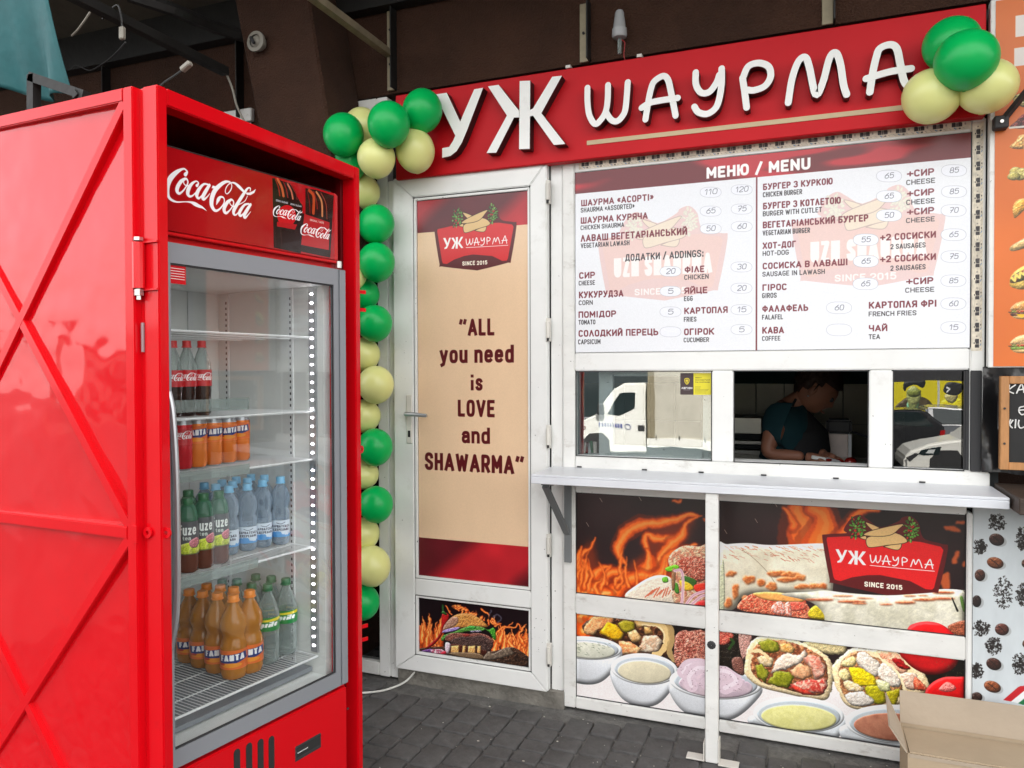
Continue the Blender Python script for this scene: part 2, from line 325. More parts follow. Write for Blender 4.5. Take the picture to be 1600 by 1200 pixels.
def _mk():
    A=arc;G={}
    O=A(.5,.5,.5,.5,90,450,24,.62)
    bw=A(.55,.75,.45,.25,90,-90);lb=A(.55,.26,.45,.26,90,-90)
    S=A(.5,.76,.5,.24,10,180,8)+[(0,.72)]+A(.5,.52,.5,.02,180,180,1)+[(.5,.52),(.9,.44)]+A(.5,.24,.5,.24,0,-170,8)
    S=A(.5,.75,.5,.25,8,200,9)+[(.3,.55),(.7,.45)]+A(.5,.25,.5,.25,20,-172,9)
    C=A(.5,.5,.5,.5,40,320,16,.62)
    w=.5
    G['A']=(.6,[[(0,0),(.5,1),(1,0)],[(.17,.27),(.83,.27)]])
    G['B']=(w,[[(0,.52)]+[(0,1)]+bw+[(0,.5)],[(0,.5)]+lb+[(0,0),(0,.55)]]);G['C']=(w,[C]);G['D']=(w,[[(0,0),(0,1)]+A(.4,.5,.6,.5,90,-90,14,.7)+[(0,0)]])
    G['E']=(.44,[[(1,1),(0,1),(0,0),(1,0)],[(0,.51),(.85,.51)]]);G['F']=(.43,[[(1,1),(0,1),(0,0)],[(0,.5),(.85,.5)]])
    G['G']=(w,[C+[(1,.45),(.55,.45)]]);G['H']=(w,[[(0,0),(0,1)],[(1,0),(1,1)],[(0,.5),(1,.5)]]);G['I']=(.13,[[(.5,0),(.5,1)]])
    G['K']=(.54,[[(0,0),(0,1)],[(1,1),(.1,.42)],[(.35,.55),(1,0)]]);G['L']=(.42,[[(0,1),(0,0),(1,0)]]);G['M']=(.62,[[(0,0),(0,1),(.5,.3),(1,1),(1,0)]])
    G['N']=(.52,[[(0,0),(0,1),(1,0),(1,1)]]);G['O']=(w,[O]);P=A(.5,.72,.5,.28,90,-90);G['P']=(w,[[(0,0),(0,1)]+P+[(0,.44)]])
    G['R']=(w,[[(0,0),(0,1)]+P+[(0,.44)],[(.5,.44),(1,0)]]);G['S']=(w,[S]);G['T']=(.5,[[(0,1),(1,1)],[(.5,1),(.5,0)]])
    G['U']=(w,[[(0,1)]+A(.5,.3,.5,.3,180,360,12)+[(1,1)]]);G['V']=(.56,[[(0,1),(.5,0),(1,1)]]);G['W']=(.8,[[(0,1),(.25,0),(.5,.9),(.75,0),(1,1)]])
    G['Y']=(.55,[[(0,1),(.5,.42),(1,1)],[(.5,.42),(.5,0)]]);G['Z']=(.48,[[(0,1),(1,1),(0,0),(1,0)]]);G['X']=(.55,[[(0,0),(1,1)],[(0,1),(1,0)]])
    G['0']=(w,[O]);G['1']=(.3,[[(0,.75),(.7,1),(.7,0)]]);G['2']=(w,[A(.5,.72,.5,.28,170,-20)+[(0,0),(1,0)]])
    G['3']=(w,[A(.45,.76,.5,.24,150,-80)+A(.45,.27,.55,.27,80,-150)]);G['5']=(w,[[(.9,1),(.1,1),(.03,.55)]+A(.48,.33,.52,.33,120,-150)])
    G['6']=(w,[[(.8,1),(.15,.6)]+A(.5,.31,.5,.31,150,-210)]);G['7']=(w,[[(0,1),(1,1),(.35,0)],[(.2,.5),(.85,.5)]]);G['8']=(w,[A(.5,.75,.42,.25,-90,270,16),A(.5,.26,.5,.26,90,450,16)])
    G['4']=(w,[[(.75,0),(.75,1),(0,.3),(1,.3)]]);G['9']=(w,[A(.5,.69,.5,.31,-20,340,16)+[(.85,.3),(.3,0)]])
    G['+']=(.5,[[(-.1,.45),(1.1,.45)],[(.5,.12),(.5,.78)]]);G['-']=(.28,[[(0,.45),(1,.45)]]);G['/']=(.4,[[(0,-.1),(1,1.1)]]);G[':']=(.14,[[(.5,.0),(.5,.16)],[(.5,.55),(.5,.71)]])
    G['.']=(.12,[[(.5,0),(.5,.12)]]);G['!']=(.12,[[(.5,0),(.5,.1)],[(.5,.25),(.5,1)]])
    G['«']=(.36,[[(.45,.75),(0,.5),(.45,.25)],[(1,.75),(.55,.5),(1,.25)]]);G['»']=(.36,[[(.55,.75),(1,.5),(.55,.25)],[(0,.75),(.45,.5),(0,.25)]])
    G['“']=(.42,[[(.1,1.0),(-.05,.82)],[(1.05,1.0),(.9,.82)]]);G['”']=(.42,[[(.1,1.0),(-.05,.82)],[(1.05,1.0),(.9,.82)]])
    for a,b in zip('АВЕІКМНОРСТХЗ','ABEIKMHOPCTX3'): G[a]=G[b]
    G['Б']=(w,[[(.9,1),(0,1),(0,0)]+A(.5,.28,.5,.28,-90,90)+[(0,.56)]]);G['Г']=(.42,[[(1,1),(0,1),(0,0)]])
    G['Д']=(.62,[[(.12,.08),(.3,1),(.85,1),(.85,.08)],[(0,-.1),(0,.08),(1,.08),(1,-.1)]]);G['Ж']=(.8,[[(.5,0),(.5,1)],[(0,1),(.4,.5),(0,0)],[(1,1),(.6,.5),(1,0)]])
    G['И']=(.52,[[(0,1),(0,0),(1,1),(1,0)]]);G['Й']=(.52,[[(0,1),(0,0),(1,1),(1,0)],[(.25,1.24),(.5,1.13),(.75,1.24)]])
    G['Л']=(.54,[[(0,0),(.45,1),(1,0)]]);G['П']=(w,[[(0,0),(0,1),(1,1),(1,0)]]);G['У']=(.54,[[(0,1),(.5,.38)],[(1,1),(.42,.12),(.2,0),(.05,.02)]])
    G['Ф']=(.66,[[(.5,0),(.5,1)],A(.5,.52,.5,.3,90,450,20)]);G['Ц']=(.56,[[(0,1),(0,.08),(.9,.08),(.9,1)],[(.9,.08),(1.02,.08),(1.02,-.14)]]);G['Ч']=(w,[[(0,1),(0,.6)]+A(.35,.6,.35,.18,180,270,5)+[(1,.44)],[(1,0),(1,1)]])
    G['Ш']=(.76,[[(0,1),(0,0),(1,0),(1,1)],[(.5,0),(.5,1)]]);G['Ь']=(w,[[(0,1),(0,0)]+A(.5,.28,.5,.28,-90,90)+[(0,.56)]])
    G['Ю']=(.76,[[(0,0),(0,1)],[(0,.5),(.35,.5)],A(.68,.5,.32,.5,90,450,20,.7)]);G['Я']=(w,[[(1,0),(1,1)]+A(.5,.72,.5,.28,90,270)+[(1,.44)],[(.5,.44),(0,0)]])
    G['Є']=(w,[C,[(0,.5),(.65,.5)]]);G['Ї']=G['I']
    # lower case
    o=A(.5,.35,.5,.35,90,450,20,.66)
    G['o']=(.44,[o]);G['e']=(.44,[[(0,.37),(1,.37)]+A(.5,.36,.5,.34,5,315,14,.7)]);G['n']=(.42,[[(0,0),(0,.7)],[(0,.5)]+A(.5,.48,.5,.22,180,0,8)+[(1,0)]])
    G['u']=(.42,[[(0,.7)]+A(.5,.22,.5,.22,180,360,8)+[(1,.7)],[(1,.7),(1,0)]]);G['d']=(.44,[o,[(1,0),(1,1)]]);G['a']=(.42,[A(.5,.5,.5,.2,160,0,6)+[(1,0)],A(.5,.2,.5,.2,60,300,10)+[(1,.1)],[(.7,.4),(1,.4)]])
    G['a']=(.42,[A(.5,.48,.48,.22,165,0,7)+[(1,0)],[(1,.4),(.45,.4)]+A(.4,.2,.4,.2,90,270,8)+[(1,.12)]])
    G['i']=(.13,[[(.5,0),(.5,.58)],[(.5,.97),(.5,.99)]]);G['s']=(.38,[A(.5,.53,.48,.17,15,200,8)+[(.3,.38),(.7,.32)]+A(.5,.17,.5,.17,20,-165,8)]);G['y']=(.44,[[(0,.7),(.48,.05)],[(1,.7),(.45,-.18),(.1,-.25)]])
    G['m']=(.7,[[(0,0),(0,.7)],[(0,.5)]+A(.25,.48,.25,.22,180,0,6)+[(.5,0)],[(.5,.5)]+A(.75,.48,.25,.22,180,0,6)+[(1,0)]])
    G['f']=(.3,[[(1,1),(.5,.95),(.35,.75),(.35,0)],[(0,.62),(.9,.62)]]);G['z']=(.36,[[(0,.66),(1,.66),(0,.02),(1,.02)]]);G['p']=(.44,[o,[(0,.7),(0,-.3)]]);G['r']=(.3,[[(0,0),(0,.7)],[(0,.45),(.4,.68),(1,.68)]]);G['t']=(.3,[[(.4,1),(.4,.1),(.9,.02)],[(0,.66),(.95,.66)]])
    return G
GL=_mk()
# ------------------------------------------------------------------ printed artwork
def K(ox,oy,k): return lambda x,y:(ox+x*k,oy+y*k)
def facade_cv(x0,x1,z0,z1,res,col,y=0.):
    c=Cv((x1-x0)*res,(z1-z0)*res,col);c.R=res
    c.tf=lambda px,py:((fp(px,py,y)[0]-x0)*res,(z1-fp(px,py,y)[1])*res);return c
def within(c,crop):     # temporarily draw in the coordinates of a close view
    base=c.tf
    class _w:
        def __enter__(s): c.tf=lambda x,y:base(*crop(x,y));return c
        def __exit__(s,*a): c.tf=base
    return _w()
def vstroke(c,pw,col,al=1,k=1.0):
    pts=[p[:2] for p in pw];ws=[p[2] for p in pw];q=cr([(p[0],p[1],w) for p,w in zip(pts,ws)],5)
    P=[];Wd=[]
    for x,y,w in q:
        a=c.tf(x,y);b=c.tf(x+1,y);d=c.tf(x,y+1);j=abs((b[0]-a[0])*(d[1]-a[1])-(b[1]-a[1])*(d[0]-a[0]))**.5
        P.append(a);Wd.append(max(w*j*k,.5))
    c.stroke(P,Wd,col,al,raw=True)
def ptext(c,t,xl,xr,yt,yb,col,wt=.18,**kw):
    a=c.tf(xl,yt);b=c.tf(xl,yb);r=c.tf(xr,(yt+yb)/2);c.text(t,a[0],a[1],r[0],b[1]-a[1],col,wt=wt,**kw)
def warp(c,amp,cell,seed,x0=0,y0=0,x1=None,y1=None):
    x1=x1 or c.w;y1=y1 or c.h;h,w=int(y1-y0),int(x1-x0);x0,y0=int(x0),int(y0)
    dx=(noise2(h,w,cell,seed,3)-.5)*2*amp;dy=(noise2(h,w,cell,seed+1,3)-.5)*2*amp;yy,xx=np.mgrid[0:h,0:w]
    sub=c.a[y0:y0+h,x0:x0+w].copy();c.a[y0:y0+h,x0:x0+w]=sub[np.clip(yy+dy,0,h-1).astype(int),np.clip(xx+dx,0,w-1).astype(int)]
def blur(c,r,x0=0,y0=0,x1=None,y1=None):
    x1=int(x1 or c.w);y1=int(y1 or c.h);x0=int(x0);y0=int(y0);b=c.a[y0:y1,x0:x1];e=int(r)
    for _ in range(2):
        for ax in (0,1):
            pd=[(0,0)]*3;pd[ax]=(e+1,e);q=np.cumsum(np.pad(b,pd,mode='edge'),ax);n=b.shape[ax]
            b=(np.take(q,range(2*e+1,2*e+1+n),ax)-np.take(q,range(0,n),ax))/(2*e+1)
    c.a[y0:y1,x0:x1]=b
def grain(c,amt=.03,seed=1,cell=3): c.a*=1+amt*2*(noise2(c.h,c.w,cell,seed,2)[...,None]-.5)
LG=K(1280,780,.15)
_lx0=fp(*LG(30,400))[0];_lx1=fp(*LG(1340,520))[0];_lz=fp(*LG(600,190))[1]
def logo(c,X0,Y0,Wd,alpha=1,ghost=None):   # X0,Y0 top left in canvas px, Wd width in canvas px
    s=Wd/(_lx1-_lx0);old=c.tf
    def tf(x,y):
        X,Z=fp(*LG(x,y));return X0+(X-_lx0)*s,Y0+(_lz-Z)*s
    c.tf=tf
    dk,rd,tn,ln=((92,26,28),(214,40,42),(224,188,132),(50,30,22)) if not ghost else ((226,176,168),(234,192,180),(236,216,190),(180,150,140))
    if ghost: base=c.a.copy()
    c.poly(cr([(60,375),(280,362),(250,330),(300,240),(360,185),(430,170),(500,215),(640,300),(830,235),(860,200),(960,185),(1040,260),(1060,350),(1110,430),(1300,480),(1345,530),(1250,960),(1200,985),(760,1012),(640,1000),(140,885),(105,850),(30,430)],3,True),dk,alpha)
    c.poly([(80,405),(300,395),(500,420),(800,430),(1060,455),(1270,505),(1298,540),(1200,935),(1180,955),(1110,950),(950,865),(640,802),(500,802),(340,825),(220,865),(160,850),(145,820),(72,430)],rd,alpha)
    for (fx,fy,sg) in ((390,310,1),(940,330,-1)):
        rg=random.Random(5+sg)
        for i in range(60):
            a=rg.random()*6.28;q=rg.random()**.6
            x=fx+math.cos(a)*q*85+(0 if sg>0 else 10);y=fy+math.sin(a)*q*125
            cl=[(92,150,60),(120,175,80),(70,120,50),(92,150,60)][i%4] if not ghost else (232,226,205)
            if i%7==3 and not ghost: cl=(190,50,45)
            c.ell(x,y,rg.uniform(12,26),rg.uniform(9,18),ln if not ghost else (215,205,190),rot=a,n=8,al=.8)
            c.ell(x,y,rg.uniform(9,22),rg.uniform(6,14),cl,rot=a,n=8)
    for P in ([(480,245),(640,315),(560,335)],[(680,500),(840,470),(856,500),(830,535),(780,535),(690,510)],[(420,410),(480,390),(490,430)],
              [(490,420),(560,390),(800,360),(920,455),(700,490),(540,512),(495,490)],[(460,375),(560,330),(865,265),(830,320),(760,375),(660,395),(520,392)]):
        Q=cr(P,4,True);c.poly(Q,tn);c.stroke(Q+[Q[0]],max(1.0,6*.15*.0025*s),ln)
    wc=(250,248,246) if not ghost else (248,240,236)
    if not ghost:
        c.poly([(165,530),(200,530),(235,600),(262,538),(290,540),(245,640),(225,668),(185,672),(185,655),(208,645),(215,628)],wc)
        c.poly([(368,545),(402,548),(396,695),(362,690)],wc);c.poly([(295,545),(332,545),(372,612),(330,688),(295,682),(345,615)],wc);c.poly([(450,552),(485,556),(430,625),(488,698),(452,696),(396,628)],wc)
        wd=12
        for st in [[(530,592),(538,650),(555,670),(580,640),(590,600),(592,650),(610,672),(635,640),(640,600)],[(662,690),(690,610),(705,605),(725,680),(735,692)],[(655,655),(745,660)],
                   [(770,610),(775,640),(800,648),(825,615),(820,680),(790,705),(765,700)],[(868,700),(866,625),(890,620),(918,640),(905,662),(870,665)],
                   [(955,712),(985,640),(1005,690),(1040,640),(1075,725)],[(1108,728),(1150,645),(1165,650),(1185,735)],[(1105,690),(1192,695)]]:
            vstroke(c,[(x,y,wd) for x,y in st],wc)
        vstroke(c,[(528,700,7),(860,732,7),(1204,762,7)],wc)
        ptext(c,'SINCE',468,672,868,922,(250,245,225),wt=.22);ptext(c,'2015',700,868,893,945,(250,245,225),wt=.22)
    else:
        ptext(c,'UZH SHAURMA',190,1190,560,740,wc,wt=.2);ptext(c,'SINCE 2015',400,930,870,930,wc,wt=.2)
        c.a[:]=base*(1-alpha)+c.a*alpha
    c.tf=old
COLA=K(250,250,.09375)
def cola_logo(c,col,al=1):
    # balls, bowls and hairlines as swelling strokes
    V=lambda *p:vstroke(c,p,col,al)
    V((412,245,58),(442,200,34),(400,152,26),(345,160,38),(260,210,64),(170,300,84),(125,410,74),(118,530,58),(135,615,52),(190,672,40),(280,702,24),(400,698,16),(500,705,30),(570,735,62),(640,770,52),(700,795,30),(772,852,3))
    V((410,315,40),(340,360,56),(285,450,62),(275,520,60),(310,560,42),(375,515,24),(435,430,22),(455,365,24),(425,312,30),(385,345,22),(392,400,18),(440,432,18),(500,412,16))
    V((605,430,46),(632,385,22),(590,356,24),(520,400,44),(468,480,62),(452,560,60),(482,606,42),(540,592,24),(605,525,16))
    V((790,412,30),(720,405,32),(640,490,54),(602,585,60),(632,640,38),(690,595,20),(760,500,16));V((815,420,44),(742,540,58),(702,625,55),(722,658,40),(780,612,18),(822,560,10))
    c.poly([(868,428),(918,440),(900,482),(850,470)],col,al)
    V((1155,366,24),(1080,366,42),(980,430,60),(900,520,70),(855,640,74),(850,750,66),(892,832,52),(950,842,32),(1020,780,22),(1062,700,20),(1050,632,24),(1000,618,32),(960,665,52),(930,745,10))
    V((1150,366,18),(1186,420,16),(1170,500,16),(1110,566,15),(1078,530,15),(1100,450,14),(1160,388,18),(1230,386,30),(1300,440,52),(1372,512,42))
    V((1175,662,36),(1110,710,52),(1062,800,58),(1065,862,56),(1100,884,38),(1160,830,20),(1212,750,20),(1214,690,22),(1180,660,28),(1150,690,18),(1165,742,16),(1212,776,16),(1262,740,14))
    V((1492,520,14),(1496,474,18),(1455,472,26),(1395,550,46),(1300,700,52),(1225,830,56),(1220,900,44),(1262,912,22),(1330,830,14));V((1448,600,10),(1400,690,12),(1290,752,14))
    c.poly([(1412,545),(1480,545),(1540,520),(1588,485),(1562,550),(1500,586),(1440,582)],col,al)
    V((1470,732,26),(1400,750,34),(1332,840,50),(1312,900,50),(1335,932,36),(1382,890,18),(1440,805,14));V((1500,742,40),(1432,850,54),(1392,930,52),(1412,962,36),(1462,912,14),(1502,862,8))
_cb=(90,140,1590,985)
def cola_at(c,x0,y0,x1,y1,col,al=1):      # the script word fitted to a box of raw canvas px, its slant taken out
    old=c.tf
    def tf(x,y):
        yy=y-(x-90)*.235;u=(x-90)/1500;v=(yy-130)/720;return x0+u*(x1-x0),y0+v*(y1-y0)
    c.tf=tf;cola_logo(c,col,al);c.tf=old

def art_menu():
    X0,X1,Z0,Z1=-.944,.517,1.532,2.294;c=facade_cv(X0,X1,Z0,Z1,1000,(236,238,243));m=c.tf
    A=K(880,190,.3165);B=K(1170,190,.31667)
    # ghost logos
    for (pa,pb,cy) in (((935,0),(1136,0),330),((1237,0),(1475,0),298)):
        a=m(pa[0],400)[0];b=m(pb[0],400)[0];t=m((pa[0]+pb[0])/2,cy)[1];logo(c,a,t,b-a,alpha=.75,ghost=1)
    hb=m(1000,325)[1];hb=(Z1-fp(904,303)[1])*1000
    hdr=np.array([110,28,34],float);n=noise2(c.h,c.w,(300,60),4,2);yy,xx=np.mgrid[0:c.h,0:c.w];st=np.clip(np.sin((xx*.5+yy*1.6)/95+n*5)*1.3,0,1)**2
    reg=yy<hb;colr=(hdr+st[...,None]*np.array([80,8,14]))/255;c.a[reg]=colr[reg]
    ptext(c,'МЕНЮ / MENU',1104,1266,262,280,(250,248,248),wt=.23)
    vx=m(1182,400)[0];c.poly([(vx-3,hb),(vx+3,hb),(vx+3,c.h),(vx-3,c.h)],(120,40,50),raw=True)
    RD=(118,36,50);BK=(45,40,45)
    ta=[('ШАУРМА «АСОРТІ»',90,447,388,420,RD),('SHAURMA «ASSORTED»',88,353,427,451,BK),('ШАУРМА КУРЯЧА',88,418,474,506,RD),('CHICKEN SHAURMA',87,302,514,537,BK),('ЛАВАШ ВЕГЕТАРІАНСЬКИЙ',88,612,561,595,RD),('VEGETARIAN LAWASH',88,328,602,626,BK),
     ('ДОДАТКИ / ADDINGS:',307,694,656,690,BK),('СИР',80,158,745,777,RD),('CHEESE',78,158,787,810,BK),('КУКУРУДЗА',79,298,840,873,RD),('CORN',78,147,884,907,BK),('ПОМІДОР',77,262,938,970,RD),('TOMATO',77,160,980,1003,BK),('СОЛОДКИЙ ПЕРЕЦЬ',77,470,1030,1063,RD),('CAPSICUM',75,185,1076,1100,BK),
     ('ФІЛЕ',600,697,716,748,RD),('CHICKEN',598,718,758,782,BK),('ЯЙЦЕ',598,712,820,852,RD),('EGG',597,640,863,887,BK),('КАРТОПЛЯ',598,812,919,951,RD),('FRIES',596,658,965,989,BK),('ОГІРОК',597,745,1022,1055,RD),('CUCUMBER',595,720,1067,1090,BK)]
    tb=[('БУРГЕР З КУРКОЮ',70,413,308,340,RD),('CHICKEN BURGER',69,262,350,375,BK),('БУРГЕР З КОТЛЕТОЮ',70,453,402,435,RD),('BURGER WITH CUTLET',69,360,444,469,BK),('ВЕГЕТАРІАНСЬКИЙ БУРГЕР',69,588,495,528,RD),('VEGETARIAN BURGER',68,301,539,564,BK),
     ('ХОТ-ДОГ',68,232,598,630,RD),('HOT-DOG',68,197,640,664,BK),('СОСИСКА В ЛАВАШІ',68,487,698,730,RD),('SAUSAGE IN LAWASH',67,374,742,766,BK),('ГІРОС',67,187,804,836,RD),('GIROS',65,137,847,872,BK),('ФАЛАФЕЛЬ',66,292,908,941,RD),('FALAFEL',65,168,954,978,BK),('КАВА',66,173,1014,1047,RD),('COFFEE',65,155,1059,1082,BK),
     ('+СИР',780,912,242,276,RD),('CHEESE',775,917,290,315,BK),('+СИР',780,912,340,373,RD),('CHEESE',775,915,388,413,BK),('+СИР',780,912,431,464,RD),('CHEESE',774,915,478,502,BK),('+2 СОСИСКИ',647,921,557,590,RD),('2 SAUSAGES',697,870,606,631,BK),('+2 СОСИСКИ',647,921,664,697,RD),('2 SAUSAGES',697,870,712,737,BK),
     ('+СИР',776,908,773,806,RD),('CHEESE',770,913,821,845,BK),('КАРТОПЛЯ ФРІ',591,925,890,924,RD),('FRENCH FRIES',590,825,938,962,BK),('ЧАЙ',591,682,1004,1036,RD),('TEA',590,646,1050,1074,BK)]
    for L_,cp in ((ta,A),(tb,B)):
        with within(c,cp):
            for t,xl,xr,yt,yb,cl in L_: ptext(c,t,xl,xr,yt,yb,cl,wt=.2 if cl==RD else .16)
    oa=[(728,350,'110'),(881,338,'120'),(728,443,'65'),(881,433,'75'),(728,530,'50'),(881,519,'60'),(530,740,'20'),(880,718,'30'),(530,838,'5'),(880,823,'20'),(530,940,'5'),(880,929,'15'),(530,1038,''),(880,1027,'5')]
    ob=[(690,270,'65'),(1010,243,'85'),(690,370,'65'),(1010,347,'85'),(690,464,'50'),(1008,440,'70'),(576,584,'55'),(1008,559,'65'),(576,690,'65'),(1008,667,'75'),(574,801,'65'),(1007,786,'85'),(444,919,'60'),(1007,899,'60'),(444,1028,''),(1007,1016,'15')]
    for L_,cp,rx,ry in ((oa,A,52,25),(ob,B,62,29)):
        with within(c,cp):
            for x,y,t in L_:
                P=[(x+rx*((1 if math.cos(a)>0 else -1)*abs(math.cos(a))**.7),y+ry*((1 if math.sin(a)>0 else -1)*abs(math.sin(a))**.9)) for a in np.linspace(0,6.283,28,endpoint=False)]
                c.poly(P,(238,240,248));c.stroke(P+[P[0]],1.2,(170,172,182))
                if t:
                    hw=9*len(t)+4;ptext(c,t,x-hw,x+hw,y-14,y+13,(70,72,84),wt=.09,slant=.15,hand=True)
    grain(c,.02);return c.a,(X0,X1,Z0,Z1)

def flame(c,pw,seed=0,hot=.5):
    rg=random.Random(seed)
    for col,k,al in (((130,44,18),1.7,.3),((214,84,30),1.1,.6),((244,120,46),.7,.65),((255,186,110),.26,hot)):
        for j in range(2):
            q=[(x+rg.uniform(-2,2),y+rg.uniform(-2,2),w) for x,y,w in pw];vstroke(c,q,col,al,k)
def art_grill():
    X0,X1,Z0,Z1=-.958,.515,.044,.937;c=facade_cv(X0,X1,Z0,Z1,1000,(38,28,29));m=c.tf
    n=noise2(c.h,c.w,200,3,3);c.a*=(.6+.8*n)[...,None];c.a[...,0]+=.03*n
    C7=K(880,740,.3834);C8=K(1200,740,.3835);ZA=K(1120,840,.2584);ZC=K(1290,940,.2);ZE=K(890,920,.175);C6=K(890,1020,.33125)
    with within(c,C7):
        F=[[(70,500,50),(95,430,40),(80,370,26),(60,340,14),(110,300,8),(124,266,3)],[(250,372,6),(218,320,26),(232,272,34),(290,215,36),(370,205,30),(450,190,26),(520,172,12),(560,174,3)],
           [(350,330,10),(330,290,18),(330,250,14),(380,270,24),(440,265,22),(470,240,10)],[(390,430,30),(380,360,22),(420,310,30),(480,250,24),(500,210,14),(545,172,4)],
           [(90,495,40),(150,440,36),(215,400,26),(260,440,26),(330,400,40),(350,350,26),(335,310,10)],[(60,495,50),(60,430,30),(50,350,16),(75,300,6)],[(190,500,50),(240,450,40),(300,420,30),(380,415,30),(430,330,16),(540,285,6)],
           [(120,420,30),(150,390,18),(190,380,8)],[(440,110,3),(475,112,9)],[(565,190,3),(578,196,9)],[(60,600,60),(70,570,40),(120,590,30)],[(75,640,50),(100,620,30),(110,590,20)],[(180,495,30),(120,480,36),(60,490,30)],[(470,330,16),(500,300,10),(545,290,5)]]
        for P,al in (([(45,490),(60,330),(120,280),(150,390),(220,400),(320,330),(330,250),(460,200),(540,190),(480,300),(540,300),(560,500)],.5),([(45,500),(60,430),(160,440),(300,400),(420,340),(560,300),(560,560)],.5)): c.poly(cr(P,5,True),(176,66,30),al)
        blur(c,14)
        for i,f in enumerate(F): flame(c,[(x,y,w*1.25) for x,y,w in f],i,.3 if i<10 else .8)
    with within(c,C8):
        for i,f in enumerate([[(160,300,150),(150,240,130),(130,180,90),(110,140,60)],[(200,300,110),(230,230,90),(225,170,70),(170,140,40)],[(300,260,60),(330,210,40),(390,150,30),(450,155,10)],[(100,220,30),(90,170,20),(60,140,8)]]): flame(c,f,20+i,.15)
        for x,y,rx,ry,r in ((750,228,36,9,.3),(765,345,12,28,.5),(722,440,22,34,.2),(805,370,8,12,0),(780,205,24,6,-.3)): c.ell(x,y,rx,ry,(214,104,56),rot=r,al=.8)
    with within(c,C7):
        rgf=random.Random(40)
        for i in range(26):
            x=rgf.uniform(40,460);b=500-rgf.uniform(0,60);h=rgf.uniform(40,150);flame(c,[(x,b,16),(x+rgf.uniform(-18,18),b-h*.5,11),(x+rgf.uniform(-10,34),b-h,2)],60+i,.5)
    warp(c,11,40,11);blur(c,2);warp(c,3,14,17);blur(c,1)
    with within(c,C7):
        for x,y in ((95,210),(150,110),(310,105),(660,240),(785,195),(865,130)): c.stroke([(x-5,y-8),(x+5,y+8)],1.6,(230,210,190),.7)
    # white table
    c.poly([(890,1030),(1000,1040),(1180,1060),(1340,1070),(1515,1120),(1515,1200),(890,1120)],(240,234,233))
    CR=(226,216,192)
    with within(c,C7):   # upper left wrap
        c.sh([(250,510),(300,455),(370,420),(430,425),(450,470),(470,540),(400,545)],(236,222,204),.08,14,1,.2,6)
        for i in range(9): c.stroke([(330+i*12,508-(i%3)*6),(362+i*9,480-(i%4)*4)],5,(196,84,52),.75)
        c.sh([(425,350),(480,300),(550,300),(590,310),(590,540),(470,545),(440,500),(450,440)],(214,192,160),.25,9,2,.25,6,(190,120,96))
        c.sh([(455,365),(520,340),(582,360),(585,425),(540,445),(490,410)],(150,62,46),.5,7,3,.3,5,(205,140,120))
        for P,cl in (([(412,390),(455,375),(470,390),(430,405)],(120,190,50)),([(400,430),(420,425),(425,445),(405,448)],(110,180,60)),([(480,420),(540,440),(525,475),(490,460)],(58,96,40)),([(470,440),(510,450),(530,475),(490,480)],(236,190,60)),
                     ([(530,460),(580,450),(590,480),(545,490)],(214,60,44)),([(445,460),(462,450),(470,490),(455,490)],(80,140,50)),([(440,400),(455,395),(452,470),(440,475)],(150,110,80))): c.sh(P,cl,.2,6,4,.3,3)
        for P in ([(452,400),(478,400),(486,450),(480,540)],[(500,535),(530,500),(585,480)],[(512,545),(560,505),(590,500)]): c.stroke(cr(P,6),12,(226,196,206),.9);c.stroke(cr(P,6),3,(190,130,160),.7)
        c.sh([(530,545),(560,520),(590,530),(590,550)],(200,50,50),.3,5,5)
    with within(c,ZA):   # big roll
        c.sh([(0,60),(60,45),(180,38),(330,50),(640,40),(700,60),(700,330),(660,350),(200,350),(100,440),(0,430)],(232,226,206),.05,60,6,.22,14,(216,208,186),light=(-.1,-.9),lit=.1)
        c.sh([(15,180),(40,160),(44,430),(10,430)],(208,210,180),.15,8,7,.2,3)
        rg=random.Random(3)
        for i in range(90): x=rg.uniform(30,640);y=55+rg.random()**1.6*90;c.stroke([(x,y),(x+rg.uniform(10,34),y+rg.uniform(4,16))],rg.uniform(1,3.6),(186,96,64),rg.uniform(.3,.8))
        c.stroke(cr([(150,80),(220,130),(300,210),(350,280)],6),2.4,(150,130,100),.8)
        for x,y,rx,ry in ((190,262,40,30),(262,280,30,26),(330,300,38,36),(110,330,24,58),(80,225,34,22),(170,380,26,24),(360,225,60,22),(440,230,60,24),(500,250,44,20),(420,262,60,20),(520,305,50,18),(590,300,40,22),(640,300,30,20),(70,400,26,36)):
            c.sh([(x+rx*math.cos(a)*rg.uniform(.7,1.2),y+ry*math.sin(a)*rg.uniform(.7,1.2)) for a in np.linspace(0,6.28,11,endpoint=False)],(172,88,44),.1,7,int(x),.0,4,(206,130,76),al=1,soft=3)
        c.sh([(200,350),(330,335),(500,370),(540,400),(560,500),(300,470),(160,450),(120,420)],(222,140,110),.45,7,8,.1,4,(196,74,54))
        c.sh([(215,345),(330,335),(480,355),(530,385),(480,400),(300,385)],(240,170,100),.1,20,9,.15,4)
        for P,cl in (([(340,410),(390,395),(410,470),(330,455)],(240,214,206)),([(430,400),(520,400),(530,440),(450,450)],(206,80,66)),([(410,410),(440,400),(450,480),(415,470)],(244,226,216))): c.sh(P,cl,.3,5,10,.2,3,(214,120,100))
        c.sh([(555,450),(600,415),(660,430),(685,480),(640,505),(560,490)],(186,168,44),.2,12,11,.3,5,(214,190,60))
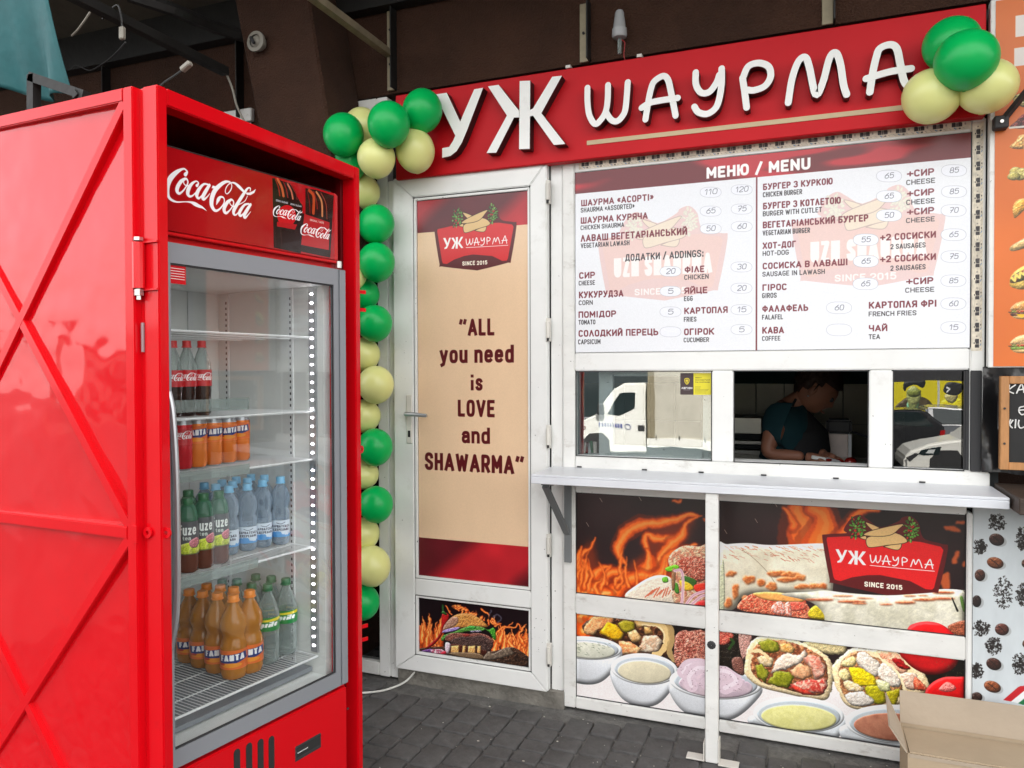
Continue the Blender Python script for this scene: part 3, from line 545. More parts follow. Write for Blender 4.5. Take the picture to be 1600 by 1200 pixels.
    with within(c,LG):   # lower roll and right side
        c.sh([(-400,1000),(-100,975),(60,960),(260,985),(600,1010),(900,1005),(1250,950),(1500,960),(1570,1000),(1570,1420),(1100,1480),(500,1400),(100,1350),(40,1200),(-100,1080)],(228,224,208),.08,40,12,.25,14,(206,202,182),light=(0,-.9),lit=.12)
        for x,y,rx,ry in ((60,1060,90,16),(340,1080,150,18),(420,1100,80,10),(700,1110,70,12),(900,1090,110,18),(1100,1060,130,18),(1300,1050,120,16),(950,1020,70,12),(1300,985,120,18),(250,1020,110,10),(480,1045,90,8),(1080,1015,60,10),(-60,1060,90,12)):
            c.sh([(x+rx*math.cos(a),y+ry*math.sin(a)) for a in np.linspace(0,6.28,12,endpoint=False)],(160,70,40),.1,7,int(abs(x)),.0,4,(200,120,76),al=1,soft=3)
        c.poly([(1380,1040),(1392,1035),(1460,1180),(1440,1190)],(24,24,18));c.sh([(1470,1040),(1500,1030),(1530,1180),(1500,1170)],(96,130,60),.2,5,1)
        c.poly([(1500,960),(1570,975),(1570,1180),(1530,1000)],(24,20,18),.5)
    with within(c,K(890,920,.175)):   # lower left food
        c.sh([(880,360),(960,330),(1230,360),(1230,700),(960,710),(900,640),(880,500)],(22,16,14),.3,20,1,0,4)
        c.sh([(100,370),(200,260),(330,240),(420,260),(560,270),(700,300),(850,330),(920,420),(900,560),(820,620),(560,640),(420,620),(300,480)],(110,66,40),.3,14,13,.2,8,(50,28,18))
        for P,cl,c2 in (([(110,370),(190,260),(330,245),(390,270),(360,330),(260,380),(180,430),(120,400)],(232,190,140),(214,140,90)),([(255,400),(330,300),(400,330),(480,410),(440,470),(380,470)],(214,160,20),(236,190,50)),
             ([(415,320),(480,285),(570,310),(580,370),(500,410),(440,360)],(140,128,30),(170,156,50)),([(510,400),(580,370),(640,450),(620,480),(560,495),(520,440)],(236,206,160),(220,170,110)),
             ([(560,290),(630,290),(660,350),(600,365)],(206,150,90),(230,190,130)),([(650,350),(700,350),(740,410),(670,420)],(224,190,130),(200,150,90)),([(590,570),(660,430),(760,420),(820,470),(790,560),(720,590)],(236,222,200),(206,170,140)),
             ([(430,480),(520,480),(640,540),(600,600),(450,590)],(214,130,80),(240,200,150))): c.sh(P,cl,.13,10,14,.4,6,c2,smooth=False)
        c.stroke(cr([(620,310),(760,320),(850,370),(860,480),(800,580),(750,600)],8),22,(226,196,140));c.stroke(cr([(640,330),(770,345),(830,400),(830,480)],8),8,(236,214,170));c.stroke(cr([(880,340),(905,440),(880,560),(920,640)],8),24,(190,160,110),.9)
        c.sh([(940,440),(980,385),(1080,380),(1230,410),(1230,680),(1100,650),(980,720),(930,650),(925,520)],(140,66,54),.7,7,15,.3,6,(206,140,120))
        a_=m(898,960);b_=m(1100,1060);warp(c,5,16,51,max(a_[0],0),a_[1],b_[0],b_[1])
        # bowls on the left
        def bowl(cx,cy,rx,ry,dep,fill,fc2,seed,tilt=.06,yo=0):
            body=[(cx-rx,cy),(cx-rx*.92,cy+dep*.45),(cx-rx*.6,cy+dep*.85),(cx-rx*.1,cy+dep*1.02),(cx+rx*.4,cy+dep*.95),(cx+rx*.82,cy+dep*.55),(cx+rx,cy+ry*.3)]
            c.sh(body+[(cx+rx*.5,cy-ry*.5),(cx-rx*.5,cy-ry*.6)],(230,233,237),.01,30,seed,.26,12,light=(.3,-.9),lit=.16)
            E=[(cx+rx*math.cos(a),cy+ry*math.sin(a)+rx*math.cos(a)*tilt) for a in np.linspace(0,6.28,30,endpoint=False)]
            c.sh(E,(244,246,248),.0,30,seed,.12,4)
            E=[(cx+rx*.9*math.cos(a),cy+ry*.86*math.sin(a)+rx*math.cos(a)*tilt+4) for a in np.linspace(0,6.28,30,endpoint=False)];c.sh(E,(186,193,200),.0,20,seed,.1,4)
            E=[(cx+rx*.8*math.cos(a),cy+ry*.74*math.sin(a)+rx*math.cos(a)*tilt+ry*.17) for a in np.linspace(0,6.28,30,endpoint=False)];c.sh(E,fill,.012,26,seed,.06,3,fc2)
        bowl(150,540,310,105,320,(222,222,208),(206,206,190),31)
        rg=random.Random(9)
        for i in range(30): x=rg.uniform(50,380);y=rg.uniform(490,600);c.stroke([(x,y),(x+rg.uniform(8,28),y+rg.uniform(2,12))],2,(96,110,84),.7)
        bowl(660,730,300,142,330,(222,214,188),(214,206,180),32)
        bowl(1300,850,415,150,340,(214,194,202),(196,176,188),33)
        for P in ([(1010,760),(1060,700),(1160,690),(1240,720)],[(1080,880),(1060,800),(1140,720),(1260,740),(1300,800),(1220,860)],[(1320,740),(1420,760),(1480,840),(1380,900)]): c.stroke(cr(P,8),52,(222,202,212));c.stroke(cr(P,8),16,(236,222,230));
        for i in range(70): x=rg.uniform(980,1560);y=rg.uniform(700,920);c.stroke([(x,y),(x+rg.uniform(3,9),y+rg.uniform(-5,5))],2.2,(120,80,100),.7)
    with within(c,ZA):   # cut rolls
        c.sh([(0,560),(170,580),(180,700),(160,840),(60,790),(0,760)],(26,20,14),.4,10,1,0,3)
        c.sh([(0,570),(60,575),(100,600),(60,650),(10,650)],(190,70,60),.5,5,16,.3,4,(226,130,110));c.sh([(130,590),(200,590),(190,700),(150,740)],(186,140,130),.5,5,17,.3,4)
        c.sh([(90,740),(150,740),(160,840),(100,810)],(120,80,70),.5,5,18,.3,4);c.stroke([(80,620),(100,640),(70,680)],10,(40,70,30))
        # back roll
        c.sh([(520,640),(640,625),(774,650),(774,700),(700,715),(640,700),(560,670)],(214,196,150),.2,9,19,.3,5)
        c.sh([(180,670),(240,610),(330,600),(470,625),(600,680),(680,740),(705,830),(690,930),(660,990),(560,985),(400,950),(280,920),(210,880),(165,830),(170,740)],(230,206,160),.12,9,20,.25,6,(240,222,186))
        c.sh([(205,700),(250,650),(340,625),(470,645),(590,700),(650,750),(670,830),(660,920),(620,965),(500,950),(380,915),(280,885),(225,860),(200,790)],(112,62,42),.3,12,21,.2,5,(176,116,76))
        for P,cl,c2 in (([(248,640),(300,620),(370,640),(382,690),(330,705),(265,690)],(120,124,30),(160,156,60)),([(378,645),(440,640),(472,680),(440,715),(385,700)],(206,150,80),(230,190,130)),
            ([(235,730),(290,715),(345,740),(330,790),(260,780)],(216,186,140),(236,214,180)),([(228,780),(270,765),(315,830),(290,885),(240,850)],(128,128,30),(160,160,60)),
            ([(320,830),(360,740),(420,705),(490,720),(530,680),(545,710),(500,770),(420,800),(340,822)],(226,204,184),(240,226,210)),([(515,740),(560,710),(620,730),(660,800),(640,850),(590,865),(570,800)],(226,190,170),(206,120,100)),
            ([(440,810),(500,765),(560,790),(575,850),(520,870),(460,850)],(206,150,110),(226,180,140)),([(300,880),(350,815),(430,815),(468,855),(430,915),(340,905)],(116,120,24),(150,150,50)),
            ([(435,890),(560,865),(660,860),(670,910),(640,950),(560,950),(470,930)],(226,190,170),(190,60,50)),([(430,910),(470,900),(560,940),(600,965),(520,960)],(186,50,40),(214,90,70))): c.sh(P,cl,.13,9,22,.4,6,c2,smooth=False)
        c.stroke(cr([(190,700),(250,690),(300,720)],6),12,(236,216,170));c.stroke(cr([(205,720),(195,800),(240,870),(300,900)],8),10,(236,220,180))
    with within(c,ZC):
        c.poly([(560,420),(1110,470),(1110,800),(560,800)],(20,18,14))
        c.sh([(50,520),(120,430),(210,375),(300,380),(560,410),(700,500),(780,600),(800,700),(560,820),(300,860),(160,820),(90,700),(60,600)],(230,206,160),.12,9,23,.25,6,(240,222,186))
        c.sh([(400,400),(560,410),(640,540),(560,560)],(232,190,160),.2,9,24,.2,5,(220,140,110))
        c.sh([(520,450),(600,470),(655,530),(620,540),(560,520)],(150,24,26),.3,8,25,.3,4)
        c.sh([(100,560),(140,450),(230,400),(330,400),(430,470),(520,560),(600,660),(560,760),(400,830),(240,830),(150,760),(110,660)],(120,76,50),.3,12,26,.2,5,(186,136,92))
        for P,cl,c2 in (([(120,500),(160,450),(230,440),(240,490),(180,525)],(222,196,130),(236,220,170)),([(240,420),(300,400),(410,480),(420,560),(380,600),(300,540),(240,480)],(238,228,214),(214,200,186)),([(415,520),(450,485),(520,530),(590,630),(560,680),(480,660),(410,590)],(238,230,216),(214,196,180)),
            ([(180,530),(240,520),(330,560),(390,620),(380,670),(240,665),(200,600)],(206,180,20),(226,206,50)),([(100,560),(150,530),(190,590),(170,635),(120,620)],(222,200,140),(236,220,170)),([(300,680),(420,670),(470,760),(450,810),(370,800)],(156,150,24),(180,170,40)),
            ([(470,720),(580,690),(570,760),(540,830),(490,780)],(156,144,20),(180,170,50)),([(390,640),(430,620),(500,660),(500,710),(440,710)],(206,206,150),(226,226,180)),([(140,640),(200,630),(290,680),(270,715),(170,700)],(230,200,150),(240,220,190)),
            ([(150,740),(240,715),(300,720),(380,800),(300,830),(200,820)],(232,224,214),(206,196,186)),([(560,580),(660,560),(720,590),(710,690),(640,690),(590,640)],(230,214,196),(206,170,150)),([(690,600),(760,640),(800,700),(700,690)],(180,70,50),(214,130,100))): c.sh(P,cl,.2,7,27,.35,5,c2)
        c.stroke(cr([(330,400),(440,460),(520,520),(580,600),(620,680)],8),9,(240,224,186))
        a_=m(1163,990);b_=m(1450,1110);warp(c,5,15,52,a_[0],a_[1],b_[0],b_[1]);warp(c,2,6,53,a_[0],a_[1],b_[0],b_[1])
        # tomatoes
        c.sh([(640,225),(700,180),(800,165),(900,185),(980,240),(1050,330),(1040,480),(960,560),(820,585),(700,540),(620,470),(580,400)],(204,30,34),.05,30,28,.35,12,(190,24,28),light=(-.2,-.9),lit=.2)
        c.sh([(780,720),(830,650),(920,605),(1020,600),(1110,620),(1110,800),(800,780)],(208,34,36),.05,30,29,.3,10);c.sh([(890,690),(950,640),(1010,670),(1020,700),(960,720),(900,710)],(236,160,150),.4,6,30,.3,5,al=.75)
        c.sh([(960,200),(1110,160),(1110,290),(1010,265)],(150,84,60),.4,8,31,.2,4)
        rg=random.Random(2)
        for i in range(24): x=rg.uniform(860,1090);y=rg.uniform(480,600);c.ell(x,y,5,4,(110,104,70),al=.5,n=6)
    with within(c,C6):
        for cx,cy,rx,ry,dep,f1,f2,sd in ((1080,300,215,85,200,(224,220,158),(212,208,140),41),(1540,345,240,92,240,(186,130,106),(166,108,88),42)):
            body=[(cx-rx,cy),(cx-rx*.9,cy+dep*.5),(cx-rx*.5,cy+dep*.9),(cx,cy+dep),(cx+rx*.5,cy+dep*.9),(cx+rx*.9,cy+dep*.5),(cx+rx,cy)]
            c.sh(body,(226,231,235),.01,30,sd,.2,10,light=(.3,-.9));E=lambda a,b,o:[(cx+rx*a*math.cos(t),cy+ry*b*math.sin(t)+o+rx*math.cos(t)*.05) for t in np.linspace(0,6.28,30,endpoint=False)]
            c.sh(E(1,1,0),(242,245,247),.0,30,sd,.12,4);c.sh(E(.92,.88,4),(184,192,197),.0,20,sd,.1,4);c.sh(E(.83,.72,14),f1,.012,26,sd,.06,3,f2)
    a=m(1285,838);b=m(1481,856);lt=m(1360,808);logo(c,a[0],lt[1],b[0]-a[0])
    grain(c,.05,5,2.5);g_=c.a.mean(2,keepdims=True);c.a=np.clip(g_+(c.a-g_)*1.12,0,1);c.a=np.clip(c.a*1.06,0,1);return c.a,(X0,X1,Z0,Z1)

def art_door():
    X0,X1,Z0,Z1=-1.712,-1.145,.496,2.25;c=facade_cv(X0,X1,Z0,Z1,900,(238,204,168));m=c.tf
    n=noise2(c.h,c.w,(160,400),3,3);c.a*=(.96+.08*n)[...,None]
    def burg(mask,seed):
        yy,xx=np.mgrid[0:c.h,0:c.w];s=np.sin((xx*.9+yy*1.15)/105+seed);k=np.clip(.5+s*1.2,0,1)[...,None];col=(np.array([100,26,34])*(1-k)+np.array([186,36,44])*k)*(.85+.3*noise2(c.h,c.w,120,seed,2)[...,None])/255
        c.a[mask]=col[mask]
    yy,xx=np.mgrid[0:c.h,0:c.w];t=(Z1-fp(656,361)[1])*900;burg(yy<t,2);b=(Z1-fp(652,841)[1])*900;burg(yy>b,1)
    # shop badge over the upper maroon band
    x0=(fp(679,400)[0]-X0)*900;x1=(fp(812,400)[0]-X0)*900;logo(c,x0,(Z1-fp(742,319)[1])*900,x1-x0)
    TC=(92,20,26)
    def tx(t,xl,xr,yt,yb,w=.195): ptext(c,t,xl+3,xr+2,yt,yb,TC,wt=w)
    tx('“ALL',716,774.5,497,524);tx('you need',684,806,539,567);tx('is',734,755,584,610);tx('LOVE',713.5,775,624,651);tx('and',720,767,667,693);tx('SHAWARMA”',660,822,707,735)
    grain(c,.02);return c.a,(X0,X1,Z0,Z1)
def art_burger():
    X0,X1,Z0,Z1=-1.722,-1.148,.128,.445;c=facade_cv(X0,X1,Z0,Z1,1300,(22,12,16));D=K(640,920,.125)
    # fit the corners of the opening
    with within(c,D):
        rg=random.Random(4)
        for i in range(46):
            x=rg.uniform(60,380);b=rg.uniform(560,760);h=rg.uniform(150,430)*(1-abs(x-260)/420)
            flame(c,[(x,b,60),(x+rg.uniform(-20,20),b-h*.5,44),(x+rg.uniform(-40,40),b-h,5)],i,.8)
        for i in range(60):
            x=rg.uniform(1060,1480);b=rg.uniform(600,960);h=rg.uniform(80,300)
            flame(c,[(x,b,50),(x+rg.uniform(-60,60),b-h*.5,34),(x+rg.uniform(-30,90),b-h,4)],100+i,.9)
        for i in range(30):
            t=rg.random();x=560+t*560;y=130+t*250+rg.uniform(-40,60);flame(c,[(x,y,26),(x+rg.uniform(-60,60),y+rg.uniform(-50,50),18),(x+rg.uniform(-60,60),y+rg.uniform(-60,20),4)],200+i,.9)
        for P in ([(430,110,14),(480,180,20),(520,240,10)],[(900,160,16),(990,220,22),(1000,260,8)],[(1130,470,20),(1200,400,24),(1320,420,20),(1400,370,12),(1480,480,4)]): flame(c,P,9,.6)
        for P in ([(1000,240),(1030,200),(1020,160)],[(1060,280),(1110,230),(1160,270),(1130,330)]): c.stroke(cr(P,6),10,(110,110,130),.5)
    warp(c,12,30,3);blur(c,1);warp(c,3,9,8);blur(c,1)
    with within(c,D):
        c.sh([(60,740),(400,700),(1000,760),(1340,700),(1500,960),(60,800)],(70,44,30),.4,12,1,.1,4,(30,20,16))
        c.sh([(385,240),(440,215),(480,250),(470,320),(410,420),(390,520),(330,620),(250,700),(170,730),(250,640),(330,560),(375,450)],(146,22,26),.15,20,2,.35,6,(170,30,30));c.stroke(cr([(395,110),(398,170),(410,215),(440,240)],5),12,(40,80,36));c.sh([(380,220),(400,190),(450,230),(440,250)],(44,90,36),.2,6,2)
        c.sh([(395,480),(400,440),(440,360),(520,270),(620,225),(750,225),(860,275),(950,350),(980,410),(800,420),(600,440),(440,480)],(176,112,56),.35,8,3,.3,9,(206,140,70),light=(.2,.3));c.sh([(400,460),(430,370),(520,280),(600,290),(580,380),(480,440)],(170,140,134),.4,5,4,.2,6,(130,90,80),al=.8)
        c.sh([(385,500),(420,460),(560,420),(620,425),(560,470),(420,500)],(120,96,170),.3,6,5,.3,3,(180,160,210))
        for P,cl,c2 in (([(370,600),(400,540),(450,520),(560,480),(640,440),(760,400),(900,410),(960,440),(900,470),(700,480),(560,530),(440,580),(400,620)],(50,96,40),(90,150,60)),([(940,430),(1000,450),(1060,420),(1090,470),(1095,590),(1060,580),(1020,500)],(70,150,40),(40,100,30)),([(700,430),(760,395),(830,410),(800,450)],(70,160,60),(40,120,40)),
            ([(430,560),(500,510),(640,500),(720,520),(820,500),(960,520),(1060,590),(1050,640),(900,600),(600,620),(450,620)],(84,44,38),(140,84,70)),([(500,620),(560,580),(640,560),(800,550),(900,530),(1000,580),(1060,650),(1030,740),(950,760),(850,710),(700,690),(540,680)],(38,24,24),(80,56,50)),([(650,520),(720,510),(760,530),(700,560)],(150,50,40),(100,30,30)),([(760,470),(880,460),(900,480),(780,490)],(70,50,90),(220,210,230))): c.sh(P,cl,.6,5,6,.3,4,c2)
        c.sh([(500,690),(560,660),(960,750),(940,830),(850,830),(500,800)],(60,24,16),.4,6,7,.2,4)
        for x0,x1 in ((510,610),(660,695),(735,825),(855,895)): c.sh([(x0,690),(x1,680),(x1,790),((x0+x1)/2,800),(x0-8,780)],(206,140,80),.3,6,x0,.25,5,(226,180,110),smooth=False)
        c.sh([(430,650),(470,640),(500,680),(470,800),(430,760)],(206,180,190),.2,6,8);c.sh([(470,800),(640,780),(880,800),(930,870),(700,860)],(110,88,66),.2,8,9,.3,4);c.sh([(930,880),(1000,760),(1060,790),(1240,700),(1320,760),(1320,800),(1100,870)],(122,106,90),.2,10,10,.3,5,(84,70,60))
        c.sh([(100,770),(230,735),(320,770),(300,800),(110,785)],(90,50,110),.3,6,11);c.sh([(240,750),(380,740),(440,800),(280,800)],(206,190,196),.4,6,12,.3,3,(150,40,70));c.sh([(380,780),(430,765),(440,810),(370,810)],(190,30,50),.2,5,13)
        for i in range(90): x=rg.uniform(520,1040);y=rg.uniform(540,740);c.ell(x,y,rg.uniform(2,6),rg.uniform(2,4),(206,186,170),al=rg.uniform(.3,.9),n=6)
        for i in range(60): x=rg.uniform(440,940);y=rg.uniform(230,400);c.ell(x,y,4,2.5,(226,200,160),al=.5,n=6)
    grain(c,.1,3,2);c.a=np.clip(c.a*1.15,0,1);return c.a,(X0,X1,Z0,Z1)
def art_orange():
    X0,X1,Z0,Z1=.583,1.3,1.459,2.735;c=facade_cv(X0,X1,Z0,Z1,700,(222,112,40));m=c.tf
    n=noise2(c.h,c.w,200,3,3);c.a*=(.93+.14*n)[...,None]
    def br(x,y): return m(x,y)
    a=m(1582,33);b=m(1582,66);c.poly([(a[0],a[1]),(a[0]+40,a[1]),(a[0]+40,a[1]+24),(a[0]+60,a[1]+24),(a[0]+60,a[1]),(a[0]+100,a[1]),(a[0]+100,b[1]),(a[0]+60,b[1]),(a[0]+60,a[1]+44),(a[0]+40,a[1]+44),(a[0]+40,b[1]),(a[0],b[1])],(236,226,220),raw=True)
    a=m(1580,83);b=m(1580,111);h=b[1]-a[1];c.poly([(a[0],a[1]),(a[0]+70,a[1]),(a[0]+84,a[1]+12),(a[0]+84,a[1]+h*.6),(a[0]+70,a[1]+h*.7),(a[0]+34,a[1]+h*.7),(a[0]+34,b[1]),(a[0],b[1])],(236,226,220),raw=True);c.poly([(a[0]+30,a[1]+h*.25),(a[0]+58,a[1]+h*.25),(a[0]+58,a[1]+h*.48),(a[0]+30,a[1]+h*.48)],(222,112,40),raw=True)
    with within(c,K(1535,200,.3171)):
        rg=random.Random(1)
        c.sh([(135,-125),(200,-165),(260,-150),(260,-90),(180,-85)],(176,150,90),.5,6,1,.3,4,(90,120,50));c.ell(190,-150,22,10,(196,60,40));c.ell(175,-110,10,6,(230,220,190))
        c.sh([(125,18),(150,-15),(190,-50),(260,-50),(260,12)],(70,26,24),.6,5,2,.3,4,(130,40,30));c.poly([(115,12),(260,0),(260,10),(118,22)],(226,220,210))
        c.sh([(120,110),(150,80),(175,50),(260,60),(260,105),(170,120)],(214,150,80),.4,5,3,.3,4,(236,190,120))
        for x,y in ((140,225),(175,230),(160,250),(200,245),(130,250)): c.sh([(x-20,y),(x,y-18),(x+35,y-12),(x+40,y+10),(x+10,y+22),(x-18,y+14)],(206,186,110),.25,6,int(x),.35,4,(170,160,80))
        c.sh([(138,440),(135,400),(160,365),(220,360),(260,390),(200,410),(165,440),(145,455)],(216,150,56),.3,6,4,.35,5,(236,186,90))
        c.sh([(120,600),(150,575),(260,520),(260,570),(180,605),(130,615)],(214,176,110),.2,8,5,.35,5,(226,190,130))
        c.sh([(120,770),(130,730),(180,690),(260,670),(260,760),(190,800),(130,790)],(214,170,60),.2,8,6,.3,5,(236,200,100));c.sh([(125,770),(135,735),(200,700),(260,690),(260,730),(180,760)],(70,90,40),.5,5,7,.3,4,(150,70,40));c.stroke([(130,745),(145,760),(150,730),(168,745),(172,718),(190,730),(196,705),(215,715),(260,690)],5,(244,220,110))
        for y in (900,1065):
            c.sh([(130,y+5),(140,y-25),(190,y-45),(260,y-40),(260,y+5)],(206,140,70) if y<1000 else (222,180,120),.25,6,8,.3,5,(230,180,120));c.sh([(128,y+5),(260,y),(260,y+18),(130,y+18)],(100,130,50),.5,4,9,.2,3,(190,40,30));c.sh([(135,y+16),(260,y+14),(260,y+34),(140,y+32)],(90,50,34) if y<1000 else (110,140,50),.4,5,10,.3,3)
            c.sh([(140,y+30),(260,y+28),(260,y+44),(160,y+44)],(222,176,110),.2,6,11,.3,4)
            for i in range(24): c.ell(rg.uniform(145,250),y+rg.uniform(-36,-4),2.4,1.6,(240,226,190),n=5,al=.8)
        c.poly([(150,922),(200,920),(178,940)],(240,190,40))
    return c.a,(X0,X1,Z0,Z1)
def art_beans():
    X0,X1,Z0,Z1=.53,1.3,.0,.96;c=facade_cv(X0,X1,Z0,Z1,800,(214,222,226))
    n=noise2(c.h,c.w,(60,200),3,5,.6);c.a*=(.9+.16*n)[...,None]
    G=K(1500,780,.2747)
    with within(c,G):
        rg=random.Random(6)
        def splat(x,y,rx,ry):
            for i in range(150):
                a=rg.random()*6.28;q=rg.random()**.6;px_=x+math.cos(a)*q*rx;py_=y+math.sin(a)*q*ry;d=rg.random()*6.28;L=rg.uniform(2,8)
                c.stroke([(px_,py_),(px_+math.cos(d)*L,py_+math.sin(d)*L),(px_+math.cos(d+1)*L*1.6,py_+math.sin(d+1)*L*1.6)],rg.uniform(1,2.8),(28,22,20),.9)
        for x,y,rx,ry in ((210,130,45,46),(115,270,34,40),(350,225,30,66),(245,530,52,90),(355,545,40,66),(120,735,46,44),(190,835,46,46),(95,975,36,40),(340,935,40,62),(420,400,40,60),(480,700,50,60),(470,200,40,50),(430,1050,40,60)): splat(x,y,rx,ry)
        for x,y,rx,ry,r,cl in ((208,230,44,34,.3,(58,34,28)),(200,362,48,32,.25,(120,66,38)),(113,432,30,34,0,(74,42,32)),(95,580,26,34,0,(40,26,24)),(238,740,40,34,.2,(84,46,38)),(192,937,44,34,.35,(60,32,26)),(184,1066,50,32,.35,(128,68,38)),(95,1125,32,28,.1,(58,38,34)),(372,365,22,24,0,(80,44,30)),(374,822,20,22,0,(80,44,30)),(460,560,40,32,.2,(60,36,28)),(520,300,44,32,.2,(110,60,36)),(470,900,44,32,.5,(70,40,30))):
            c.ell(x+14,y+8,rx,ry*.9,(120,118,116),rot=r,al=.35);c.sh([(x+rx*math.cos(t)*math.cos(r)-ry*math.sin(t)*math.sin(r),y+rx*math.cos(t)*math.sin(r)+ry*math.sin(t)*math.cos(r)) for t in np.linspace(0,6.28,16,endpoint=False)],cl,.3,5,int(x),.4,4,light=(-.3,-.9),lit=.3)
            c.stroke(cr([(x-rx*.5,y-ry*.6),(x,y-2),(x+rx*.4,y+ry*.5)],5),2.2,(26,16,14),.8)
        c.poly([(245,1142),(330,1068),(364,1060),(364,1090),(290,1150)],(196,32,40));c.ell(348,1078,18,16,(196,32,40));c.poly([(290,1150),(364,1090),(400,1100),(330,1160)],(240,240,240));c.poly([(330,1160),(400,1110),(420,1140),(360,1170)],(30,120,70))
        c.poly([(364,1060),(520,1040),(520,1075),(364,1090)],(196,32,40))
    return c.a,(X0,X1,Z0,Z1)
def art_header():
    # panel in fridge coordinates: 0...672 mm along, 1.80...2.06 m up
    c=Cv(1010,390,(172,6,18));c.tf=lambda px,py:(fl(px,py)[0]*1500,(2.06-fl(px,py)[1])*1500)
    n=noise2(c.h,c.w,200,3,2);c.a*=(.9+.2*n)[...,None]
    with within(c,COLA): cola_logo(c,(250,248,250))
    H=K(415,270,.1125)
    with within(c,H):
        c.poly([(85,70),(530,215),(500,560),(540,570),(480,1120),(105,1040)],(24,8,8));
        c.poly([(330,150),(535,210),(520,480),(480,420)],(176,10,22))
        c.poly([(545,215),(700,240),(940,320),(890,1180),(470,1090),(480,900),(545,570)],(26,12,8))
        for P,w,cl in (([(160,95),(215,200),(240,320)],34,(226,110,60)),([(130,95),(170,200),(190,320)],16,(170,40,24)),([(240,130),(280,230),(300,340)],16,(150,24,20)),([(300,160),(350,260),(370,360)],22,(232,130,100)),([(360,180),(410,280),(430,370)],16,(120,24,20)),
              ([(600,250),(660,330),(655,560)],36,(214,80,36)),([(570,250),(600,400),(610,560)],14,(120,20,14)),([(700,270),(770,400),(780,600)],24,(232,150,96)),([(660,260),(700,400),(710,500)],14,(140,30,20)),([(760,280),(830,430),(845,640)],12,(150,60,40))):
            a=c.tf(*P[0]);b=c.tf(P[0][0]+1,P[0][1]);c.stroke(cr(P,6),w*abs(b[0]-a[0]),cl,.85)
        for x in (120,200,420): c.stroke([(x,800),(x+20,1020)],5,(90,50,46),.5)
        c.poly([(110,335),(500,440),(500,470),(110,380)],(12,10,12));ptext(c,'ZERO SUGAR',135,300,368,395,(230,230,235),wt=.18);ptext(c,'ZERO SUGAR',335,490,420,445,(230,230,235),wt=.18)
        c.ell(285,600,130,150,(200,12,26));c.poly([(150,680),(430,720),(400,790),(150,745)],(180,12,24))
        c.poly([(530,570),(880,690),(870,1080),(485,1000)],(180,30,34));ptext(c,'ORIGINAL TASTE',608,800,640,668,(236,230,220),wt=.16)
        c.poly([(480,1000),(900,1080),(890,1180),(470,1090)],(36,20,16))
    for (xa,ya,xb,yb) in ((425.5,322,472,351),(468.5,350,517,383)):
        s=(xb-xa)/140.6
        with within(c,lambda x,y:(xa+(x-90)*.09375*s*1.0,ya+(y-140-(x-90)*.05)*.09375*s*.97)): cola_logo(c,(250,248,250))
    return c.a
def art_label(kind):
    c=Cv(512,220,(230,110,30))
    if kind=='orange':
        c.poly([(0,0),(512,0),(512,220),(0,220)],(232,112,40),raw=True)
        for ox in (0,256):
            c.poly([(ox+20,60),(ox+220,30),(ox+235,110),(ox+150,150),(ox+40,150)],(34,50,120),raw=True);c.ell(ox+120,170,70,26,(240,150,40));c.ell(ox+60,160,26,14,(200,50,30))
            c.text('FANTA',ox+52,56,ox+208,70,(250,250,250),wt=.2,dy=-.1)
    if kind=='cola':
        c.a[:]=np.array((196,14,30))/255
        for ox in (0,256): cola_at(c,ox+26,40,ox+232,176,(250,248,248))
    if kind=='lime':
        c.a[:]=np.array((20,130,60))/255
        for ox in (0,256):
            c.poly([(ox,60),(ox+230,10),(ox+256,30),(ox+256,60),(ox+60,70)],(236,214,40),raw=True);c.text('Sprite',ox+56,80,ox+206,84,(250,250,250),wt=.2,slant=.15,dy=-.12)
    if kind=='water':
        c.a[:]=np.array((214,226,238))/255;yy,xx=np.mgrid[0:220,0:512];n=noise2(220,512,30,4,4);mt=yy>(200-70*n-20*np.sin(xx/40));c.a[mt]=np.array((70,150,214))/255
        for ox in (0,256): c.text('КАРПАТСЬКА',ox+40,60,ox+216,34,(60,60,80),wt=.2);c.text('ДЖЕРЕЛЬНА',ox+50,104,ox+206,34,(60,60,80),wt=.2);c.stroke(cr([(ox+90,30),(ox+128,46),(ox+166,26)],5),7,(30,40,70))
    if kind=='tea':
        c.a[:]=np.array((90,92,96))/255
        for ox in (0,256):
            c.text('fuze',ox+62,20,ox+194,70,(245,250,245),wt=.17);c.text('tea',ox+90,96,ox+150,26,(230,240,230),wt=.16);c.sh([(ox+20,190),(ox+80,150),(ox+160,140),(ox+240,170),(ox+236,215),(ox+30,215)],(190,206,50),.2,20,3,.3,5,(226,230,110),raw=True);c.sh([(ox+140,130),(ox+200,110),(ox+236,140),(ox+200,176),(ox+150,170)],(206,120,130),.3,10,3,.3,5,raw=True)
    return c.a
